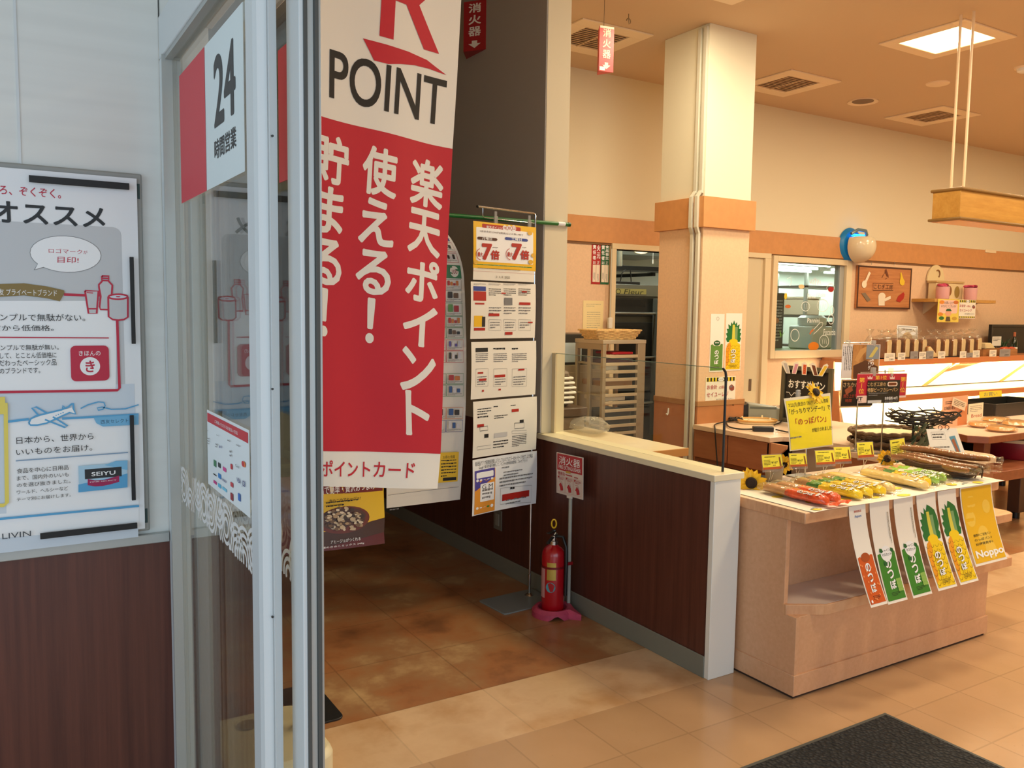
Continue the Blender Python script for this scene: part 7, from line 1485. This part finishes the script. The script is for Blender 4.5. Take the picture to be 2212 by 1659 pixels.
c = at(2012, 752, Y=5.48); t = thing('bread_half', 'pale cut bread half leaning between the two groups of bagged loaves', 'bread', (c.x, 5.5, LZ+.0125)); MB().prism([(c.x-.09, 5.45, LZ+.0128), (c.x+.10, 5.45, LZ+.0128), (c.x-.06, 5.45, LZ+.13), (c.x-.09, 5.45, LZ+.12)], (0, .02, 0)).build('cut_face', loaf_i, t, .004); MB().prism([(c.x-.09, 5.471, LZ+.0128), (c.x+.11, 5.471, LZ+.0128), (c.x-.06, 5.471, LZ+.135), (c.x-.09, 5.471, LZ+.125)], (0, .02, 0)).build('crust', loaf_c, t, .004)
c = at(1873, 745, Y=5.75); t = thing('bread_bag', 'empty looking clear tied bag standing behind the baguette sign on the shelf', 'bag', (c.x, 5.7, LZ)); m_ = MB(); m_.lathe([(.07, 0), (.09, .05), (.09, .12), (.05, .2), (.012, .25), (.03, .28), (.05, .31)], (c.x, 5.72, LZ+.001), 18, None, 1, .7); m_.build('bag', bagf, t)
A, B, C_ = at(1927, 701, Y=5.8), at(1972, 704, Y=5.8), at(1938, 740, Y=5.78); s = flat(A, B, C_-Vector((0, 0, .17))); s.base(paper, s.W0, s.H0, th=.004); s.L = (lambda s_: lambda x, y: (x*s_.W0, (1-y)*s_.H0))(s); s.line(grey_ink, [(.06, .04), (.94, .04), (.94, .9), (.06, .9)], .006, True); s.disc(mat('frame_beige', (206, 180, 140), .5), .5, .4, .75, .2); s.greek(grey_ink, .2, .08, .8, .16, 1, 2)
tag(s.build('shelf_sign'), 'white framed picture sign standing behind the bagged loaves', 'sign')
# crate, tomatoes, bottle, black picture
t = thing('wooden_crate', 'long low wooden crate at the right end of the top shelf', 'crate', (at(2160, 760, Y=5.5).x, 5.55, LZ)); x0, x1_ = at(2122, 760, Y=5.45).x, at(2196, 760, Y=5.45).x; cw_ = wood('crate_wood', (150, 96, 50), (180, 124, 72), (4, 20, 30), .55)
for a in ((x0, x1_, 5.44, 5.455), (x0, x1_, 5.645, 5.66)): MB().box(*a, LZ+.001, LZ+.085).build('long_side', cw_, t, .002)
for a in ((x0, x0+.015), (x1_-.015, x1_)): MB().box(*a, 5.455, 5.645, LZ+.001, LZ+.085).build('short_side', cw_, t, .002)
MB().box(x0+.015, x1_-.015, 5.455, 5.645, LZ+.001, LZ+.012).build('floor', cw_, t)
tm = mat('tomato_red', (206, 84, 50), .3, noise=(10, .15, 2))
for k, (dx, dy, lb) in enumerate(((.0, 0, 'red onion-like vegetable in the wooden crate, left one'), (.11, .02, 'red onion-like vegetable in the wooden crate, middle one'), (.2, -.01, 'red onion-like vegetable in the wooden crate, right one'))):
    xk = at(2168, 745, Y=5.54).x+dx*.8; t = thing('vegetable', lb, 'vegetable', (xk, 5.54+dy, LZ+.06), 'vegetables in the crate'); MB().lathe([(0, -.04), (.03, -.036), (.05, 0), (.04, .03), (.012, .044), (0, .044)], (xk, 5.54+dy, LZ+.062), 18).build('body', tm, t); MB().cyl((xk, 5.54+dy, LZ+.1), (xk+.01, 5.54+dy, LZ+.13), .005, 6).build('stem', iv, t)
solo('paper_bread', MB().prism([(at(2124, 740, Y=5.56).x, 5.53, LZ+.0855), (at(2142, 740, Y=5.56).x+.05, 5.53, LZ+.0855), (at(2136, 740, Y=5.56).x, 5.53, LZ+.155), (at(2124, 740, Y=5.56).x, 5.53, LZ+.155)], (0, .08, 0)), loaf_i, 'pale bread wedge lying across the left end of the wooden crate', 'bread', None, .01)
xk = at(2199, 740, Y=5.5).x; t = thing('wine_bottle', 'dark green wine bottle with a white label beside the crate', 'bottle', (xk, 5.56, LZ)); MB().lathe([(.036, .001), (.038, .01), (.038, .15), (.03, .175), (.014, .21), (.013, .26)], (xk+.03, 5.56, LZ), 24).build('glass', mat('bottle_green', (24, 34, 20), .1), t); MB().lathe([(.0145, .225), (.0145, .275), (.012, .278), (0, .278)], (xk+.03, 5.56, LZ), 18).build('capsule', mat('capsule_copper', (170, 96, 60), .4), t); m_ = MB(); m_.grid(lambda u, v: Vector((xk+.03+.0385*cos(pi*1.05+u*pi*.95), 5.56+.0385*sin(pi*1.05+u*pi*.95), LZ+.03+.07*v)), 12, 1); m_.build('label', warm_paper, t)
t = thing('blackboard_picture', 'black framed board standing at the right end of the top shelf', 'board', (at(2200, 740, Y=5.85).x, 5.88, LZ)); x0, z1 = at(2145, 701, Y=5.85).x, at(2145, 701, Y=5.85).z; MB().box(x0, x0+1.1, 5.87, 5.90, LZ+.001, z1).build('board', mat('chalkboard', (22, 24, 24)), t); 
for a in ((x0, x0+1.1, z1-.03, z1), (x0, x0+1.1, LZ+.001, LZ+.03)): MB().box(a[0], a[1], 5.86, 5.87, a[2], a[3]).build('frame_bar', black_plastic, t, .002)
for a in (x0, x0+1.07): MB().box(a, a+.03, 5.86, 5.87, LZ+.03, z1-.03).build('frame_bar', black_plastic, t, .002)
t = thing('air_plant', 'spiky dark green artificial plant behind the crate', 'plant', (at(2172, 735, Y=5.72).x, 5.74, LZ)); rnd = random.Random(4); xk = at(2172, 735, Y=5.72).x
MB().lathe([(.04, .001), (.05, .06), (0, .06)], (xk, 5.74, LZ), 14).build('pot', mat('box_dark', (40, 42, 38)), t)
for i in range(14): a = rnd.uniform(0, 6.28); MB().tube([(xk, 5.74, LZ+.05), (xk+.05*cos(a), 5.74+.03*sin(a), LZ+.14), (xk+.12*cos(a), 5.74+.05*sin(a), LZ+.14+rnd.uniform(0, .07))], [.006, .005, .001], 5).build('leaf', lfm, t)
s = wallsheet(warm_paper, 2144, 727, 2162, 747, Y=5.70); s.L = (lambda s_: lambda x, y: (x*s_.W0, (1-y)*s_.H0))(s); s.greek(ink, .1, .1, .9, .5, 3, 2); s2 = s.build('shelf_sign'); tag(s2, 'small white card standing behind the wooden crate', 'card')
MB_h = thing('card_foot', 'thin wire foot holding the small white card behind the crate', 'card holder', (at(2153, 747, Y=5.71).x, 5.71, LZ)); c = at(2153, 747, Y=5.71); MB().cyl((c.x, 5.71, LZ+.0005), (c.x, 5.71, c.z), .003, 6).build('wire', chrome, MB_h)
# price tags on the lip of the top shelf
gt = mat('grey_tag', (150, 146, 146), .4); wt = mat('white_tag', (240, 232, 216), .4)
tags = [(1911, 1933, 763, 780, wt, 'wide white price tag nearest the ranking sign on the shelf lip'), (1940, 1955, 762, 777, wt, 'white price tag second from the ranking sign'), (1967, 1983, 759, 775, gt, 'grey smudged price tag on the shelf lip left of a white one'), (1986, 2001, 760, 776, wt, 'white price tag between the two grey tags'), (2001, 2016, 758, 775, gt, 'plain grey price tag right of the middle white tag'), (2027, 2041, 759, 774, wt, 'white price tag right of the grey tags'), (2074, 2087, 759, 773, wt, 'white price tag below the right group of loaves'), (2089, 2101, 762, 772, gt, 'small greyish price tag right of the loaves'), (2102, 2116, 757, 772, wt, 'white price tag just left of the crate'), (2138, 2152, 756, 770, wt, 'white price tag under the crate'), (2160, 2182, 754, 770, gt, 'double greyish price tag near the right picture edge')]
for x0, x1_, y0, y1_, m, lb in tags:
    s = wallsheet(m, x0, y0, x1_, y1_, Y=5.396, th=.0015); s.L = (lambda s_: lambda x, y: (x*s_.W0, (1-y)*s_.H0))(s); s.greek(grey_ink, .12, .15, .85, .6, 3, x0); s.text(ink, '280', .45, .68, .85, .88); tag(s.build('price_tag'), lb, 'price tag', 'price tags on the shelf lip')
# signs inside the lit tiers
ys_ = mat('sign_bright_yellow', (244, 226, 60), .5)
def standsign(px_, Y_, m, lb, fn, cat='sign', zfoot=None, nm='shelf_sign'):
    s = flat(at(*px_[0], Y=Y_), at(*px_[1], Y=Y_), at(*px_[2], Y=Y_-.01)); s.base(m, s.W0, s.H0, th=.002); s.L = (lambda s_: lambda x, y: (x*s_.W0, (1-y)*s_.H0))(s); fn(s); tag(s.build(nm), lb, cat)
standsign(((2116, 846), (2164, 843), (2116, 872)), 5.244, ys_, 'bright yellow handwritten sign stuck below the middle shelf lip', lambda s: (s.text(grey_ink, 'お買い', .2, .1, .8, .42), s.text(grey_ink, 'とくみ', .2, .52, .8, .85)))
standsign(((2164, 856), (2230, 858), (2164, 888)), 5.24, ys_, 'bright yellow sign with hearts at the right end of the lower tier', lambda s: (s.text(grey_ink, 'お買い得', .1, .45, .9, .85), [s.disc(mat('heart_orange', (226, 120, 60), .5), .1+k*.13, .2, .14+k*.13, .3) for k in range(6)]))
c = at(2065, 775, Y=5.43); m_ = MB().prism([(at(2078, 777, Y=5.45).x, 5.45, 1.028), (at(2124, 777, Y=5.45).x, 5.45, 1.028), (at(2124, 777, Y=5.45).x-.02, 5.7, .93), (at(2084, 777, Y=5.45).x, 5.7, .90)], (0, .006, .004)); solo('shelf_flag', m_, mat('flag_orange', (226, 110, 50), .5), 'orange paper flag hanging under the top shelf board', 'paper flag')
# ---------------------------------------------------------------- island table on the right
IT = .72
t = thing('bread_island', 'brown two level bread island table at the right picture edge', 'display table', (6.6, 3.6, 0))
ibr = wood('island_brown', (122, 66, 38), (144, 82, 50), (20, 4, 20), .4)
dk = [(5.78, 3.33), (5.86, 3.22), (7.9, 3.22), (7.9, 4.3), (6.9, 4.3), (5.95, 3.72)]
MB().prism([(a, b, IT-.05) for a, b in dk], (0, 0, .05)).build('deck', ibr, t, .004); MB().prism([(a*.995+.03, b*.99+.035, IT) for a, b in dk], (0, 0, .001)).build('deck_cover', mat('deck_pink_paper', (226, 186, 160), .5), t)
MB().box(5.95, 6.03, 3.30, 3.38, .50, IT-.05).build('deck_post', ibr, t, .003); MB().box(6.05, 6.9, 3.95, 4.0, .50, IT-.05).build('shade_panel', mat('painted_shade_black', (20, 16, 14), .6), t); MB().box(6.9, 7.6, 3.9, 4.2, .50, IT-.05).build('deck_support', ibr, t)  # black panel paints the shade in the opening under the deck
lo = [(5.62, 3.55), (5.70, 3.10), (8.0, 3.10), (8.0, 4.4), (6.4, 4.4)]
MB().prism([(a, b, .43) for a, b in lo], (0, 0, .07)).build('lower_deck', ibr, t, .004)
for x_, y_ in ((6.72, 3.455), (7.9, 3.3), (7.9, 4.2), (6.6, 4.2)):
    MB().box(x_-.045, x_+.045, y_-.045, y_+.045, .05, .43).build('leg', mat('leg_dark_wood', (92, 66, 50), .4), t, .003); MB().cyl((x_, y_, 0), (x_, y_, .05), .03, 14).build('foot', black_plastic, t)
t = thing('red_round_box', 'dark red round box with a pale cloth lid on the lower level of the island', 'box', (6.62, 3.42, .5)); MB().lathe([(.26, .0015), (.27, .02), (.27, .13), (0, .13)], (6.62, 3.42, .5), 36).build('body', mat('box_wine_red', (130, 16, 34), .35), t); MB().lathe([(.285, .125), (.29, .135), (.285, .15), (0, .152)], (6.62, 3.42, .5), 36).build('lid', mat('lid_cream', (226, 212, 170), .6), t)
t = thing('bread_platter', 'low black edged tray box at the back of the island top', 'tray', (6.9, 3.85, IT)); x0 = 7.02
for a in ((x0, x0+.85, 3.82, 3.835), (x0, x0+.85, 4.18, 4.195)): MB().box(*a, IT+.0015, IT+.11).build('long_side', tr, t, .002)
for a in ((x0, x0+.015), (x0+.835, x0+.85)): MB().box(*a, 3.835, 4.18, IT+.0015, IT+.11).build('short_side', tr, t, .002)
MB().box(x0+.015, x0+.835, 3.835, 4.18, IT+.0015, IT+.02).build('floor', tr, t)
pnm = mat('flat_bread', (224, 164, 96), .45, noise=(12, .14, 3), coat=.4)
for px_, py_, lb in ((2123, 917, 'golden flat bread in film on the island, nearest the note'), (2152, 907, 'golden flat bread in film lying behind the other two'), (2163, 926, 'golden flat bread in film at the front of the island'), (2196, 915, 'golden flat bread in film on the island, furthest right')):
    c = at(px_, py_, Z=IT+.02); t = thing('flat_bread', lb, 'bread', (c.x, c.y, IT), 'flat breads in film on the island'); MB().lathe([(0, .0035), (.09, .004), (.115, .018), (.10, .036), (.05, .042), (0, .042)], (c.x, c.y, IT), 24, None, 1, .8).build('bread', pnm, t); MB().lathe([(.12, .0025), (.126, .02), (.108, .041), (.05, .048), (0, .048)], (c.x, c.y, IT), 24, None, 1, .8).build('film', film_c, t)
def on_is(a, b, c, Y_, m, lb, fn, nm='bread_sign', cat='sign'):
    s = flat(at(*a, Y=Y_), at(*b, Y=Y_), at(*c, Y=Y_)); s.base(m, s.W0, s.H0, th=.003); s.L = (lambda s_: lambda x, y: (x*s_.W0, (1-y)*s_.H0))(s); fn(s); return tag(s.build(nm), lb, cat)
on_is((2025, 861), (2080, 855), (2034, 925), 3.62, mat('salt_pink', (232, 176, 140), .4), 'pink salt bread sign standing behind the wire stand', lambda s: (s.text(ink, '北海道小麦の', .06, .30, .50, .42, .01), s.text(ink, '塩パン', .12, .48, .55, .66, .02), s.poly(mat('salt_bread', (206, 130, 80), .4), [(.6, .5), (.98, .35), (.98, .98), (.62, .98)]), s.greek(ink, .1, .12, .42, .24, 2, 3)))
on_is((2056, 856), (2084, 868), (2056, 876), 3.60, mat('salt_card', (226, 206, 176), .4), 'small cream card pinned on the pink salt bread sign', lambda s: s.greek(ink, .1, .15, .9, .85, 4, 3, .4), 'note_card', 'card')
on_is((2088, 874), (2120, 870), (2091, 911), 3.80, mat('kraft_card', (232, 220, 190), .6), 'cream handwritten paper bag card standing on the island', lambda s: (s.greek(grey_ink, .1, .1, .9, .5, 4, 3, .35), s.text(mat('sign_rust_ink', (170, 70, 50)), 'Bread', .2, .6, .9, .8)), 'note_card', 'card')
